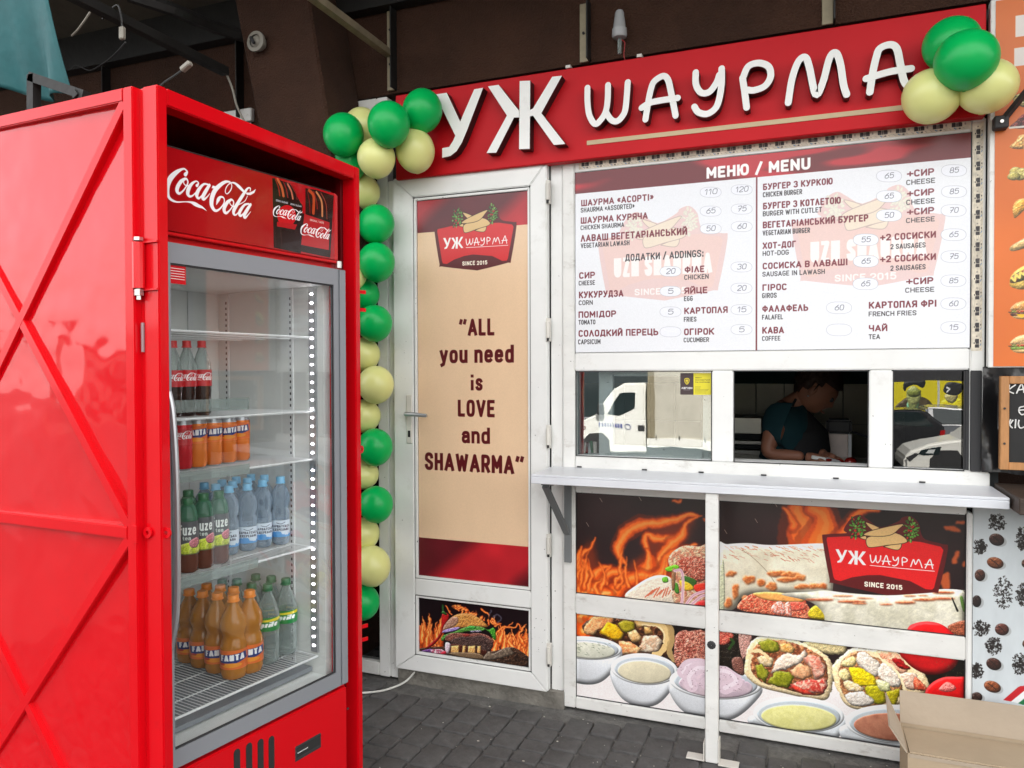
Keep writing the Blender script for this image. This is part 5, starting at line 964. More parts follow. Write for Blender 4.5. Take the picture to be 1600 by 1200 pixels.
MB().box(-1.752,-1.722,-.036,-.0305,1.12,1.345).build('lock_plate','white_plastic',dr,bevel=.003);MB().tube([(-1.737,-.036,1.258),(-1.737,-.072,1.258)],.009,8).tube([(-1.737,-.07,1.258),(-1.70,-.076,1.258),(-1.625,-.074,1.253)],[.011,.010,.008],10).build('handle','alu',dr,smooth=True)
MB().box(-1.743,-1.731,-.038,-.0362,1.15,1.18).build('keyhole','gap',dr)
for z in (2.22,1.63,1.17,.70,.225): MB().tube([(-1.060,-.034,z-.035),(-1.060,-.034,z+.035)],.009,10).box(-1.070,-1.052,-.03,-.012,z-.05,z+.05).build('hinge','white_plastic',dr,bevel=.001);MB().tube([(-1.060,-.034,z-.048),(-1.060,-.034,z-.036)],.005,8).build('hinge_pin','rubber',dr)
# menu board
mb=thing('menu_board','large bilingual price menu board above the serving window','menu board',(-.21,0,1.9))
MB().box(-.735,.727,-.004,.02,-.368,.394).build('board','menu_print',mb,uv=lambda co:((co[0]-.21-B_menu[0])/(B_menu[1]-B_menu[0]),(co[2]+1.9-B_menu[2])/(B_menu[3]-B_menu[2])))
MB().box(-.738,.730,-.002,.004,.3945,.3965).box(.7275,.7305,-.0045,.004,-.368,.3965).build('edge_trim','rubber',mb)
# red sign
sg=thing('shop_sign','long red fascia sign with raised white letters above the door and menu','sign',(-.62,0,2.35))
sgx,sgz=.62,-2.35
MB().box(-1.792+sgx,.553+sgx,-.05,.0-.001,2.336+sgz,2.722+sgz).build('panel','sign_red',sg,bevel=.003)
def fprism(m,poly,y0,y1):   # white front, dark returns
    n=len(poly);a=sum(poly[i][0]*poly[(i+1)%n][1]-poly[(i+1)%n][0]*poly[i][1] for i in range(n))
    if a<0: poly=poly[::-1]
    vs=[(x,y0,z) for x,z in poly]+[(x,y1,z) for x,z in poly];m.add(vs,[tuple(range(n))],0);o=len(m.v)-2*n
    for i in range(n): m.f.append((o+i,o+i+n,o+(i+1)%n+n,o+(i+1)%n));m.mi.append(1)
YL=-.100
def lp(pts,crop,y=YL): return [(fp(*crop(*p),y)[0]+sgx,fp(*crop(*p),y)[1]+sgz) for p in pts]
S2=K(680,0,.3);S3=K(1120,0,.3);I=K(0,0,1)
def letter(polys,lab):
    m=MB()
    for k,P in enumerate(polys): fprism(m,P,YL-.0004*k,-.0505+.0003*k)
    o=m.build('letter',['letter_white','letter_side'],sg);o['label']=lab
letter([lp([(680,147.5),(698,145),(719,190),(741,139.5),(755,137),(729.5,204),(722,222),(713.5,236),(704,243.5),(691,246.5),(691,231.6),(702,229.5),(708,220),(711.5,212)],I)],'big white block letter, hidden at its corner by a balloon')
letter([lp([(440,422),(495,420),(492,775),(437,777)],S2),lp([(275,450),(330,442),(437,577),(437,612),(411,612),(318,795),(268,797),(374,602)],S2),lp([(610,400),(660,395),(553,590),(678,750),(618,755),(510,603),(494,606),(494,573),(510,565)],S2)],'second big white block letter with six arms')
def ribbon(pts,w,crop):
    q=cr(pts,6);P=[crop(*p) for p in q];P=[fp(*p,YL) for p in P];w=w/2;L_=[];R__=[]
    for i in range(len(P)):
        a=P[max(i-1,0)];b=P[min(i+1,len(P)-1)];d=(b[0]-a[0],b[1]-a[1]);l=math.hypot(*d);n=(-d[1]/l*w,d[0]/l*w)
        L_.append((P[i][0]+n[0],P[i][1]+n[1]));R__.append((P[i][0]-n[0],P[i][1]-n[1]))
    def cap(c,a): 
        a0=math.atan2(a[1]-c[1],a[0]-c[0]);return [(c[0]+w*math.cos(a0-k*math.pi/6),c[1]+w*math.sin(a0-k*math.pi/6)) for k in range(1,6)]
    out=L_+cap(P[-1],L_[-1])+R__[::-1]+cap(P[0],R__[0]);return [(x+sgx,z+sgz) for x,z in out]
HW=.0245
for strokes,cp,lab in (([[(793,457),(793,530),(803,600),(832,645),(862,625),(888,580),(898,520),(900,443)],[(890,585),(915,622),(945,632),(975,605),(992,560),(1003,428)]],S2,'rounded white letter like a W'),
  ([[(1095,622),(1108,540),(1122,470),(1140,425),(1185,396),(1212,415),(1228,480),(1252,602)],[(1075,562),(1130,532),(1263,510)]],S2,'rounded white letter A, third from the W-like one'),
  ([[(1357,377),(1358,440),(1385,482),(1428,478),(1465,430),(1480,390)],[(1492,357),(1490,450),(1468,550),(1420,592),(1372,585),(1350,556)]],S2,'rounded white letter like a y'),
  ([[(155,560),(145,480),(134,405)],[(138,400),(165,345),(220,328),(270,348),(280,400),(250,448),(195,470),(160,468)]],S3,'rounded white letter like a P'),
  ([[(372,535),(392,410),(425,320),(460,298),(482,350),(515,492),(552,430),(588,300),(620,275),(643,330),(660,440),(676,492)]],S3,'rounded white letter M'),
  ([[(797,480),(812,380),(830,300),(850,252),(905,232),(938,255),(955,330),(975,420),(1005,460)],[(778,410),(900,374),(1012,357)]],S3,'rounded white letter A partly behind the cream balloon')):
    letter([ribbon(s_,HW,cp) for s_ in strokes],lab)
a=fp(917,223.5,-.052);b=fp(1425,166.5,-.052);MB().prism([(a[0]+sgx,a[1]+sgz-.009),(b[0]+sgx,b[1]+sgz-.009),(b[0]+sgx,b[1]+sgz+.009),(a[0]+sgx,a[1]+sgz+.009)],-.053,-.0505).build('underline_strip','tan_strip',sg,bevel=.0)
for px,py in ((889,105),(1000,88)): q=aty(px,py,-.03);MB().box(q[0]+sgx-.01,q[0]+sgx+.01,-.045,-.01,q[2]+sgz-.008,q[2]+sgz+.004).build('foam_clip','white_plastic',sg)
# counter shelf with post and bracket
ct=thing('serving_counter','white sheet metal serving shelf under the window with a slim post','counter',(-.23,0,0))
MB().box(-.822,.818,-.272,-.002,1.030,1.040).box(-.822,.818,-.272,-.262,1.002,1.0298).box(-.822,-.812,-.262,-.002,1.002,1.0298).box(.808,.818,-.262,-.002,1.002,1.0298).build('shelf','sheet_steel',ct,bevel=.002)
MB().box(-.14,-.094,-.262,-.222,.0,1.028).build('leg','upvc_worn',ct,bevel=.003);MB().box(-.21,-.142,-.262,-.215,.001,.006).box(-.147,-.142,-.262,-.215,.006,.07).build('foot_plate','white_plastic',ct,bevel=.001);MB().box(-.092,-.02,-.275,-.225,.001,.006).box(-.0935,-.0885,-.262,-.222,.006,.09).build('foot_plate','white_plastic',ct,bevel=.001)
MB().lathe([(.001,.004),(.011,.0035),(.016,0)],10).build('rubber_stop','rubber',ct,loc=(-.117,-.2625,.44),rot=(R_(90),0,0))
m=MB().box(-.765,-.735,-.012,-.0005,.63,1.0).bar((-.78,-.215,.985),(-.752,-.012,.755),.028,.012).box(-.79,-.74,-.24,-.012,.993,1.0015);m.build('bracket','bracket_grey',ct)
for x in (-.70,-.42,-.19,.05,.31,.60): MB().box(x-.01,x+.01,-.0045,-.0005,1.0405,1.046).build('clip','rubber',ct)
# sticker
a=fp(1063,583,.026);b=fp(1111,617,.026);stc=MB().box(a[0],b[0],.0262,.0275,b[1],a[1]).build('security_sticker','sticker_print',uv=rectuv((a[0],b[0],b[1],a[1])));tag(stc,'brown and yellow security notice stuck in the window corner','sticker')
# packets on the inner sill
rg=random.Random(8)
for i,(px,cl) in enumerate(((912,'napkin'),(917,'tomato'),(922,'plate_white'),(926,'cap_green'),(930,'napkin'))):
    p=aty(px,712,.09);t=MB().box(-.008,.008,-.004,.004,0,.045+.01*rg.random()).build('sauce_sachet',cl,bevel=.002,loc=(p[0],p[1],1.093),rot=(0,rg.uniform(-.3,.3),0));tag(t,('pale','red','white','green','beige')[i]+' sauce sachet standing on the inner window sill',"sachet")
# ------------------------------------------------------------------ right edge
ob=thing('food_poster_board','orange food poster board with printed snacks at the right edge','poster',(.58,0,1.46))
MB().box(-.012,.72,-.04,-.001,0,1.275).build('board','upvc_worn',ob,bevel=.002);MB().box(.003,.715,-.0425,-.0402,.004,1.268).build('printed_face','orange_print',ob,uv=lambda co:((co[0]+.58-B_or[0])/(B_or[1]-B_or[0]),(co[2]+1.46-B_or[2])/(B_or[3]-B_or[2])))
aw=thing('folding_bracket','black folding awning arm fixed on the orange poster','awning arm',(.595,-.043,2.30));MB().box(-.022,.022,-.04,0,-.022,.022).build('foot','rubber',aw,bevel=.004);MB().bar((0,-.02,0),(.25,-.2,.32),.022,.014).build('arm','rubber',aw);MB().tube([(0,-.040,0),(0,-.045,0)],.006,8).build('pivot','bolt',aw)
bp=thing('coffee_panel','white wall panel printed with coffee beans beside the kiosk','wall panel',(.53,0,0));MB().box(.003,.8,-.001,.02,0,.99).build('panel','beans_print',bp,uv=lambda co:((co[0]+.53-B_be[0])/(B_be[1]-B_be[0]),(co[2]-B_be[2])/(B_be[3]-B_be[2])))
MB().box(.003,.8,-.002,.03,.991,1.02).build('cap_rail','upvc_worn',bp)
# black plastic sheet with folds
m=MB();NX,NZ=44,16;x0_,x1_,z0_,z1_=.552,1.3,1.091,1.462
for i in range(NX+1):
    for j in range(NZ+1):
        u=i/NX;v=j/NZ;m.v.append((u*(x1_-x0_),-.02-.012*math.sin(u*46+v*3)-.008*math.sin(u*19-v*5),v*(z1_-z0_)+.004*math.sin(u*30)))
for i in range(NX):
    for j in range(NZ): k=i*(NZ+1)+j;m.f.append((k,k+NZ+1,k+NZ+2,k+1));m.mi.append(0)
bs=thing('black_sheet','wrinkled black plastic sheet hung behind the chalkboard','plastic sheet',(x0_,-.005,z0_));m.build('sheet','black_plastic',bs,smooth=True)
cb=thing('chalkboard','wooden framed chalkboard with white handwriting at the right edge','chalkboard',(.595,-.075,1.11))
MB().box(.02,.60,-.012,.006,.02,.30).build('slate','slate',cb)
for b_ in ((0,.026,0,.32),(.026,.62,0,.026),(.026,.62,.294,.32),(.594,.62,.026,.294)): MB().box(b_[0],b_[1],-.02,.008,b_[2],b_[3]).build('frame_bar','pine',cb,bevel=.002)
for z in (.09,.21): MB().tube([(.012,-.0205,z),(.012,-.0225,z)],.004,8).build('screw','rubber',cb)
CK=K(1360,560,.2);m=MB()
def chalk(strokes):
    for s_ in strokes:
        P=[fp(*CK(*p),-.0885) for p in s_];m.tube([(x-.595,-.0145,z-1.11) for x,z in cr(P,4)],.0023,5)
chalk([[(1085,205),(1075,285)],[(1135,205),(1080,250),(1120,275)],[(1140,275),(1180,200),(1200,270)],[(1150,248),(1200,240)],[(1200,375),(1165,385),(1160,415),(1180,440),(1200,435)],[(1165,405),(1200,402)],[(1095,475),(1072,540)],[(1115,480),(1090,520),(1110,545)],[(1135,475),(1130,545)],[(1160,480),(1155,520),(1172,545),(1200,535)]])
o=m.build('chalk_writing','chalk',cb);o['kind']='stuff'
m=MB();m.box(.622-.595,.9,-.013,-.0125,.0,.0005);
bc=thing('brown_countertop','dark brown wooden counter board below the chalkboard','counter',(.6,0,1.0));MB().prismz([(-.004,-.001),(.9,-.001),(.9,-.36),(-.004,-.355)],.0,.052).build('board','brown_board',bc,bevel=.003)
# cardboard box
bx=thing('cardboard_box','open brown cardboard box on the ground at the lower right','box',(.29,-.36,0))
q=lambda P,th=.004:P
MB().box(0,.42,0,.004,.002,.2).box(0,.42,.236,.240,.002,.2).box(0,.004,.004,.236,.002,.2).box(.416,.42,.004,.236,.002,.2).box(.004,.416,.004,.236,.002,.006).build('body','cardboard',bx)
def slab(P,th,nm,mm):
    P=[Vector(p) for p in P];n=(P[1]-P[0]).cross(P[2]-P[0]).normalized()*th;MB().add([tuple(p) for p in P]+[tuple(p+n) for p in P],[(0,1,2,3),(7,6,5,4),(0,4,5,1),(1,5,6,2),(2,6,7,3),(3,7,4,0)]).build(nm,mm,bx)
slab([(0,.238,.2),(.42,.238,.2),(.42,.262,.308),(0,.262,.306)],.004,'flap','cardboard_inner')
slab([(0,.235,.2),(0,.004,.2),(-.052,.02,.275),(-.046,.222,.305)],.004,'flap','cardboard_inner')
slab([(.006,.002,.201),(.414,.002,.201),(.414,.196,.192),(.006,.196,.192)],.004,'flap','cardboard');MB().box(.006,.414,-.0015,-.0002,.188,.2).build('crease','cardboard_inner',bx)
MB().box(.006,.414,.196,.226,.186,.190).build('inner_flap','cardboard',bx)
MB().box(.18,.235,-.0022,-.0016,.02,.188).build('tape','tape_clear',bx)
# white cable on the paving
cw=thing('white_cable','white cable curving from under the door to the red cage','cable',(-1.5,-.3,0));P=[atz(648,1050,.05),atz(636,1063,.012),atz(620,1072,.006),atz(598,1079,.006),atz(575,1082,.006),atz(555,1083,.006),atz(540,1083,.006)]
MB().tube(local(cw,cr([tuple(p) for p in P],5)),.0045,7).build('cable','cable_white',cw)
# ------------------------------------------------------------------ balloons
def balloon(px,py,rx,ry,col,y,lab,grp,seed,tilt=None):
    p=aty(px,py,y);dep=float((p-_C)@_fw);r=rx*dep/CF;k=ry/rx
    q=random.Random(seed);t=thing('balloon',lab,'balloon',tuple(p),group=grp)
    t.rotation_euler=(q.uniform(-.25,.25)+R_(0),q.uniform(-.3,.3) if tilt is None else tilt,q.uniform(0,6))
    m=MB().sphere((0,0,0),r,28,18,sc=(1,1,k),fn=lambda d:1+.07*max(0,-d.z)**3-.015*d.z)
    m.build('skin',col+'_rubber',t,smooth=True)
    MB().lathe([(.001,-r*k*1.0),(.006,-r*k*1.015),(.004,-r*k*1.05),(.009,-r*k*1.1),(.001,-r*k*1.1)],8).build('knot',col+'_rubber',t,smooth=True)
GA='balloon garland climbing the left edge of the door';GC='balloon cluster at the left end of the sign';GR='balloon bunch at the right end of the sign'
gr,crm='green','cream'
BL=[(537,209.5,31.5,33,gr,-.30,'leftmost green balloon of the cluster at the sign corner',GC),(607.5,193,33,34.5,gr,-.32,'front green balloon in the middle of the cluster at the sign corner',GC),(660,172,31,33,gr,-.17,'green balloon touching the top of the first big sign letter',GC),
 (566,199,29,31,crm,-.16,'cream balloon mostly hidden between the two front green ones of the cluster',GC),(588,246,29.5,30,crm,-.26,'cream balloon below the middle green one of the cluster',GC),(648.7,234.5,30.5,33,crm,-.16,'cream balloon on the red sign beside the tail of the first big letter',GC),(543,250,30,33,gr,-.20,'dark green balloon tucked behind the cage corner below the cluster',GC),
 (566,299,28,27,crm,-.10,'uppermost cream balloon of the garland, just under the cluster',GA),(588,349,28.5,30,gr,-.14,'uppermost large green balloon of the garland',GA),(588,408.5,29,30,gr,-.17,'second large green balloon of the garland, touching the one above',GA),(548,428,25,25,crm,-.2,'cream balloon peeping past the cage left of the second large green balloon',GA),
 (566,459,27,25,gr,-.10,'small green balloon between two larger green ones near the cage hinge spikes',GA),(585,504,28,28,gr,-.15,'green balloon just above the long run of cream ones',GA),(567,553,27,26,crm,-.10,'cream balloon just below the run of green ones',GA),(587,600,28.5,29,crm,-.15,'largest cream balloon of the garland, beside the door lock',GA),
 (568,649,27,25,crm,-.10,'cream balloon right above the green one beside the door handle',GA),(586,697.5,27.5,28.5,gr,-.14,'green balloon level with the keyhole of the door',GA),(566,740,26,23,crm,-.10,'cream balloon behind the red lock ring of the cage',GA),(587,787,27,28,gr,-.15,'green balloon below the red lock ring of the cage',GA),
 (567,833,26,25,crm,-.10,'smaller cream balloon between the lowest two large ones',GA),(580,883,30,31,crm,-.15,'lowest cream balloon of the garland',GA),(566,940,27,27,gr,-.10,'lowest green balloon of the garland, nearest the ground',GA),
 (1487,68,42,40,gr,-.14,'rear green balloon at the top of the bunch beside the orange board',GR),(1510,92,46,44,gr,-.26,'front green balloon of the bunch beside the orange board',GR),(1456,149,43,40,crm,-.16,'cream balloon covering the end of the last sign letter',GR),(1542,133,44,40,crm,-.18,'cream balloon overlapping the orange board',GR)]
for i,(px,py,rx,ry,c_,y,l,g_) in enumerate(BL): balloon(px,py,rx,ry,c_,y,l,g_,i)
# ------------------------------------------------------------------ red cage
CANG=R_(87.92);cg=thing('red_fridge_cage','glossy red sheet metal security cage around the drinks fridge with its braced door swung open','cage',(-1.43872,-1.76055,0),CANG)
WD,DP,HT=.816,.86,2.13;FP='cage_red'
rb=lambda nm,*a,m=FP,p=cg,bv=.003,**k: MB().box(*a).build(nm,m,p,bevel=bv,seg=2,**k)
rb('corner_post',0,.03,0,.05,.02,HT);rb('corner_post',WD-.028,WD,0,.05,.02,HT);rb('top_bar',.0302,WD-.0282,0,.05,HT-.042,HT);rb('bottom_bar',.0302,WD-.0282,0,.05,.02,.06)
rb('side_sheet',.004,.012,.0502,DP,.02,HT-.002,m='cage_sheet',bv=0);rb('side_sheet',WD-.012,WD-.004,.0502,DP,.02,HT-.002,m='cage_inner',bv=0);rb('roof_sheet',.0122,WD-.0122,.0502,DP,HT-.012,HT-.004,m='cage_inner',bv=0);rb('back_sheet',.0122,WD-.0122,DP-.008,DP-.0002,.02,HT-.0125,m='cage_inner',bv=0)
rb('inner_rib',WD-.034,WD-.0125,.0505,.075,.02,HT-.0125,m='cage_inner');rb('inner_rib',.0125,.03,.0505,.07,.02,HT-.0125)
for z in (1.165,.62): rb('side_rib',WD-.03,WD-.0125,.08,DP-.01,z,z+.025,m='cage_inner')
# lock lugs, hinge
def ring(nm,c,ax,r0=.013,r1=.0055,t_=.005,p=cg,m=FP):
    mm=MB().lathe([(r1,-t_/2),(r0,-t_/2),(r0,t_/2),(r1,t_/2),(r1,-t_/2)],18);mm.build(nm,m,p,loc=c,rot=ax,smooth=True)
q=aty(571,747,-1.0);ring('lock_ring',(WD+.012,.01,1.19),(R_(90),0,0));ring('lock_ring',(.012,-.004,1.068),(R_(90),0,R_(-90)),.013,.0055)
ring('lock_ring',(-.004,.04,1.068),(R_(90),0,R_(-90)),.013,.0055);
for z in (1.72,1.66,.59,.545): MB().bar((WD,.012,z),(WD+.03,.0,z),.004,.012).build('door_spike',FP,cg)
hz=1.70
MB().tube([(-.012,.052,hz-.05),(-.012,.052,hz+.06)],.014,12).box(-.006,.0,.0,.052,hz-.055,hz-.049).box(-.006,.0,.0,.052,hz+.058,hz+.064).build('hinge',FP,cg,bevel=.001)
MB().tube([(-.012,.052,hz-.076),(-.012,.052,hz-.05)],.0055,8).lathe([(.001,hz-.066),(.011,hz-.066),(.011,hz-.052),(.001,hz-.052)],6,cx=-.012,cy=.052).lathe([(.001,hz+.064),(.011,hz+.064),(.011,hz+.072),(.001,hz+.072)],6,cx=-.012,cy=.052).build('hinge_bolt','bolt',cg)
rb('magnet_strip',-.004,-.0005,.048,.056,1.50,1.57,m='alu',bv=0)
# open door leaf: lies in a plane square to the front, braced with two crosses
mat('scratch',(.62,.12,.10),rough=.7);LW,LH=.862,2.05;T=.032
leaf=MB().box(0,LW,.030,.034,0,LH).build('door_leaf','cage_sheet',cg);leaf['label']='open door leaf braced with crossed bars'
leaf.location=(.004,.062+LW,.08);leaf.rotation_euler=(0,0,R_(-90)-R_(.99));
lb=lambda nm,*a: MB().box(*a).build(nm,FP,leaf,bevel=.0025,seg=2)
lb('edge_bar',0,T,-.006,.0295,0,LH);lb('edge_bar',LW-T,LW,-.006,.0295,0,LH);lb('edge_bar',T+.0004,LW-T-.0004,-.006,.0295,LH-T,LH);lb('edge_bar',T+.0004,LW-T-.0004,-.006,.0295,0,T);mz=.985;lb('edge_bar',T+.0004,LW-T-.0004,-.006,.0295,mz-.015,mz+.015)
def brace(a,b,y0,y1,w=.026):
    a=Vector(a);b=Vector(b);d=(b-a).normalized();n=Vector((-d.y,d.x))*w/2
    MB().prism([tuple(a+n),tuple(b+n),tuple(b-n),tuple(a-n)],y0,y1).build('brace',FP,leaf,bevel=.002,seg=2)
for z0,z1 in ((T,mz-.015),(mz+.015,LH-T)):
    brace((LW-T,z1),(T,z0),-.004,.0295);mx_,mz_=LW/2,(z0+z1)/2;dx,dz=(LW-2*T)/2,(z1-z0)/2;f=.026*1.35/math.hypot(dx,dz)
    brace((T,z1),(LW-T,z0),-.0034,.0293)
    n_=7
    for s_ in (1,-1):
        for k in range(1,n_*2):
            u=k/(n_*2.)
            if abs(u-.5)<.06: continue
            X_=T+(LW-2*T)*u;Z_=(z0+(z1-z0)*u if s_>0 else z1-(z1-z0)*u)
            MB().tube([(X_+.022,.0295,Z_-.004),(X_+.014,.02,Z_+.0)],.0022,5).build('weld_spot',FP,leaf)
for px_,z0,z1 in ((.42,.52,.92),(.375,.40,.93),(.60,1.3,1.5)):
    m=MB();q_=random.Random(int(px_*100));z_=z1
    while z_>z0: l_=q_.uniform(.004,.03);m.box(LW-px_+q_.uniform(-.002,.002),LW-px_+.0016,.0292,.0298,z_-l_,z_);z_-=l_+q_.uniform(.0,.02)
    o=m.build('paint_scratches','scratch',leaf);o['kind']='stuff'
MB().box(LW-.012,LW+.004,-.01,-.0062,mz-.02,mz+.02).build('lock_tab',FP,leaf)
# ------------------------------------------------------------------ drinks fridge
fr=thing('drinks_fridge','tall red glass-door drinks fridge with lit interior and advertising header','fridge',(FO[0],FO[1],FZ0),FANG);fr.scale=(FS,FS,FS)
FW_,FD=.672,.60
fb=lambda nm,*a,m='fridge_red',p=fr,bv=0,**k: MB().box(*a).build(nm,m,p,bevel=bv,seg=2,**k)
fb('side_wall',-.04,-.01,.012,FD,.06,1.80);fb('side_wall',FW_-.03,FW_,.012,FD,.06,1.80);fb('back_wall',-.0095,FW_-.0305,FD-.03,FD,.06,1.80,m='inner_white');fb('top_wall',-.0095,FW_-.0305,.012,FD-.031,1.77,1.80)
fb('inner_lining',-.0098,-.004,.04,FD-.031,.40,1.77,m='inner_white');fb('inner_lining',FW_-.06,FW_-.0302,.04,FD-.031,.40,1.769,m='inner_white');fb('inner_floor',-.0038,FW_-.0602,.03,FD-.031,.395,.425,m='inner_white');fb('inner_ceiling',-.0038,FW_-.0602,.03,FD-.031,1.74,1.7695,m='inner_white')
# header, with rounded outer end
H0,H1=1.823,2.05
hp=[(-.04,.002),(-.04,.5),(FW_,.5),(FW_,.045)]+[(FW_-.045+.045*math.cos(R_(a)),.047-.045*math.sin(R_(a))) for a in (20,40,60,80,90)]
MB().prismz(hp,H0,H1).build('header_box','fridge_red',fr,bevel=.004,seg=2)
MB().box(.002,FW_-.048,-.0025,.0015,H0+.004,H1-.003).build('header_print','header_print',fr,uv=lambda co:(co[0]*1500/1010,(co[2]-1.80)*1500/390))
fb('header_lip',-.04,FW_-.03,-.004,.03,H0-.008,H0-.0005,bv=.002);fb('gap_trim',-.038,FW_-.004,.02,.05,1.8005,1.8145,m='fridge_red')
fb('header_cap',-.03,FW_-.06,.0,.004,H1-.0015,H1+.002,m='black_steel')
MB().tube([(FW_-.03,-.004,1.80),(FW_-.03,-.004,1.822)],.01,10).build('door_pivot','bolt',fr)
# door
dz0,dz1=.39,1.796;gx0,gx1,gz0,gz1=.010,.618,.44,1.742
dd=MB().box(-.04,gx0,-.004,.012,dz0,dz1).box(gx1,FW_,-.004,.012,dz0,dz1).box(gx0,gx1,-.004,.012,gz1,dz1).box(gx0,gx1,-.004,.012,dz0,gz0).build('glass_door','fridge_grey',fr);dd['label']='grey framed glass door'
fb('frame_ridge',gx1+.022,FW_-.001,-.008,-.0042,dz0+.001,dz1-.001,m='fridge_grey',p=dd,bv=.002);fb('gasket',gx0,gx1,-.0005,.0025,gz0,gz0+.006,m='rubber',p=dd);fb('gasket',gx1-.005,gx1,-.0006,.0024,gz0,gz1,m='rubber',p=dd);fb('gasket',gx0,gx1,-.0007,.0023,gz1-.005,gz1,m='rubber',p=dd)
fb('pane',gx0,gx1,.003,.007,gz0,gz1,m='fridge_glass',p=dd)
MB().tube(cr([(.0,-.004,1.40),(.006,-.012,1.34),(.010,-.018,1.2),(.011,-.020,1.0),(.009,-.016,.82),(.0,-.004,.72)],6),.009,10).build('handle','alu',dd,smooth=True)
a=fl(262,411);b=fl(291,445);MB().box(.012,b[0],.0013,.0025,b[1],a[1]).build('service_sticker','sign_red',dd)
for k in range(5): MB().box(.014,b[0]-.004,.0008,.0012,a[1]-.012-.007*k,a[1]-.0105-.007*k).build('sticker_line','letter_white',dd)
# base panel
fb('base_panel',-.04,FW_-.006,-.006,.03,.0,.378,bv=.004);fb('base_box',.01,FW_-.01,.031,FD,-.03,.394,m='kitchen_dark');fb('foot',.05,.1,.06,.11,-.077,-.0305,m='rubber');fb('foot',.57,.62,.06,.11,-.077,-.0305,m='rubber');fb('foot',.05,.1,.5,.55,-.077,-.0305,m='rubber');fb('foot',.57,.62,.5,.55,-.077,-.0305,m='rubber')
for px,py,h in ((370,1192,.05),(389,1186,.062),(407,1182,.07),(424,1177,.07)):
    u,z=fl(px,py,-.006);r=.011;h_=h*.6;P=[(u+r*math.cos(R_(t)),z+h_/1+r*math.sin(R_(t))) for t in range(0,181,30)]+[(u+r*math.cos(R_(t)),z-h_+r*math.sin(R_(t))) for t in range(180,361,30)]
    MB().prism(P,-.0075,-.0058).build('vent_slot','gap',fr)
a=fl(461,1177,-.006);b=fl(497,1180,-.006);MB().box(a[0],b[0]+.012,-.0085,-.0055,a[1]-.028,a[1]+.02).build('display_bezel','rubber',fr,bevel=.002);MB().box(a[0]+.004,b[0]+.008,-.0092,-.0086,a[1]-.016,a[1]+.014).build('display','gap',fr)
m=MB()
for i in range(9): m.box(a[0]+.008+i*.005,a[0]+.011+i*.005,-.0098,-.0093,a[1]-.004,a[1]-.001)
m.build('display_marks','wire_white',fr);u,z=fl(543,1107,-.006);MB().tube([(u,-.0062,z),(u,-.009,z)],.004,8).build('panel_screw','rubber',fr)
# shelves of wire
def shelf(z,w0=.09,w1=.55,u0=.0,u1=.60,sag=0):
    m=MB();m.tube([(u0,w0,z),(u1,w0,z)],.004,6).tube([(u0,w1,z),(u1,w1,z)],.003,6).tube([(u0,w0,z),(u0,w1,z)],.003,6).tube([(u1,w0,z),(u1,w1,z)],.003,6)
    for k in range(1,44): u=u0+(u1-u0)*k/44;m.tube([(u,w0,z+.003),(u,w1,z+.003)],.0013,4,caps=False)
    for w in (w0+.1,w0+.22,w0+.34): m.tube([(u0,w,z-.002),(u1,w,z-.002)],.0022,5)
    m.build('wire_shelf','wire_white',fr);
SZ=dict(a=1.568,b=1.318,c=1.155,d=.858,e=.487)
for k,z in SZ.items(): shelf(z,.085 if k!='e' else .07,u1=.600 if k!='e' else .606)
for z,u1 in ((1.318,.33),(1.155,.33),(.858,.36)): MB().box(.0,u1,.074,.0755,z-.014 if z<1.3 else z+.02,z+.016 if z<1.3 else z+.055).build('price_strip','clear_pet',fr)
for w in (.19,.52):
    m=MB().box(FW_-.0655,FW_-.0603,w-.011,w+.011,.43,1.739);m.build('shelf_rail','wire_white',fr)
    m=MB()
    for k in range(62): z=.45+k*.0205;m.box(FW_-.0662,FW_-.0656,w-.003,w+.003,z,z+.009)
    m.build('rail_slots','rubber',fr)
for w in (.12,.44): MB().box(.06+w-.02,.06+w+.0,FD-.036,FD-.0305,.43,1.739).build('shelf_rail','wire_white',fr)
MB().box(FW_-.0695,FW_-.0602,.068,.098,.50,1.735).build('led_channel','alu',fr)
m=MB()
for k in range(41):
    z=.52+k*.0298
    if k==21: continue
    m.box(FW_-.0712,FW_-.0696,.079,.088,z,z+.005)
m.build('led_lamps','led',fr)
MB().box(.038,FW_-.062,.10,.5,.43,.445).build('drip_tray','fridge_grey',fr)
# ------------------------------------------------------------------ drinks on the shelves
def proto(name,cat,parts,label='x'):
    t=thing(name,label,cat);
    for f in parts: f(t)
    snap(t);return t
def labelband(kind,r,z0,z1,rp=1):
    def f(t):
        m=MB().lathe([(r,z0),(r,z1)],28,a0=-math.pi*1.5,a1=math.pi*.5,closed=False)
        def uv(co):
            a=math.atan2(co[1],co[0])+math.pi/2
            if a>math.pi: a-=2*math.pi
            if a<-math.pi: a+=2*math.pi
            return (.25*rp+a/(2*math.pi)*rp*.98,(co[2]-z0)/(z1-z0))
        m.build('label','label_'+kind,t,smooth=True,uv=uv)
    return f
def lath(nm,prof,m,n=20,mifn=None,mats=None): return lambda t: MB().lathe(prof,n,mifn=mifn).build(nm,mats or m,t,smooth=True,angle=50)
def cap(z,r,m,h=.016): return lath('cap',[(.001,z+h),(r*.9,z+h),(r,z+h-.002),(r,z),(r+.002,z-.001),(r+.002,z-.004),(.001,z-.004)],m,14)
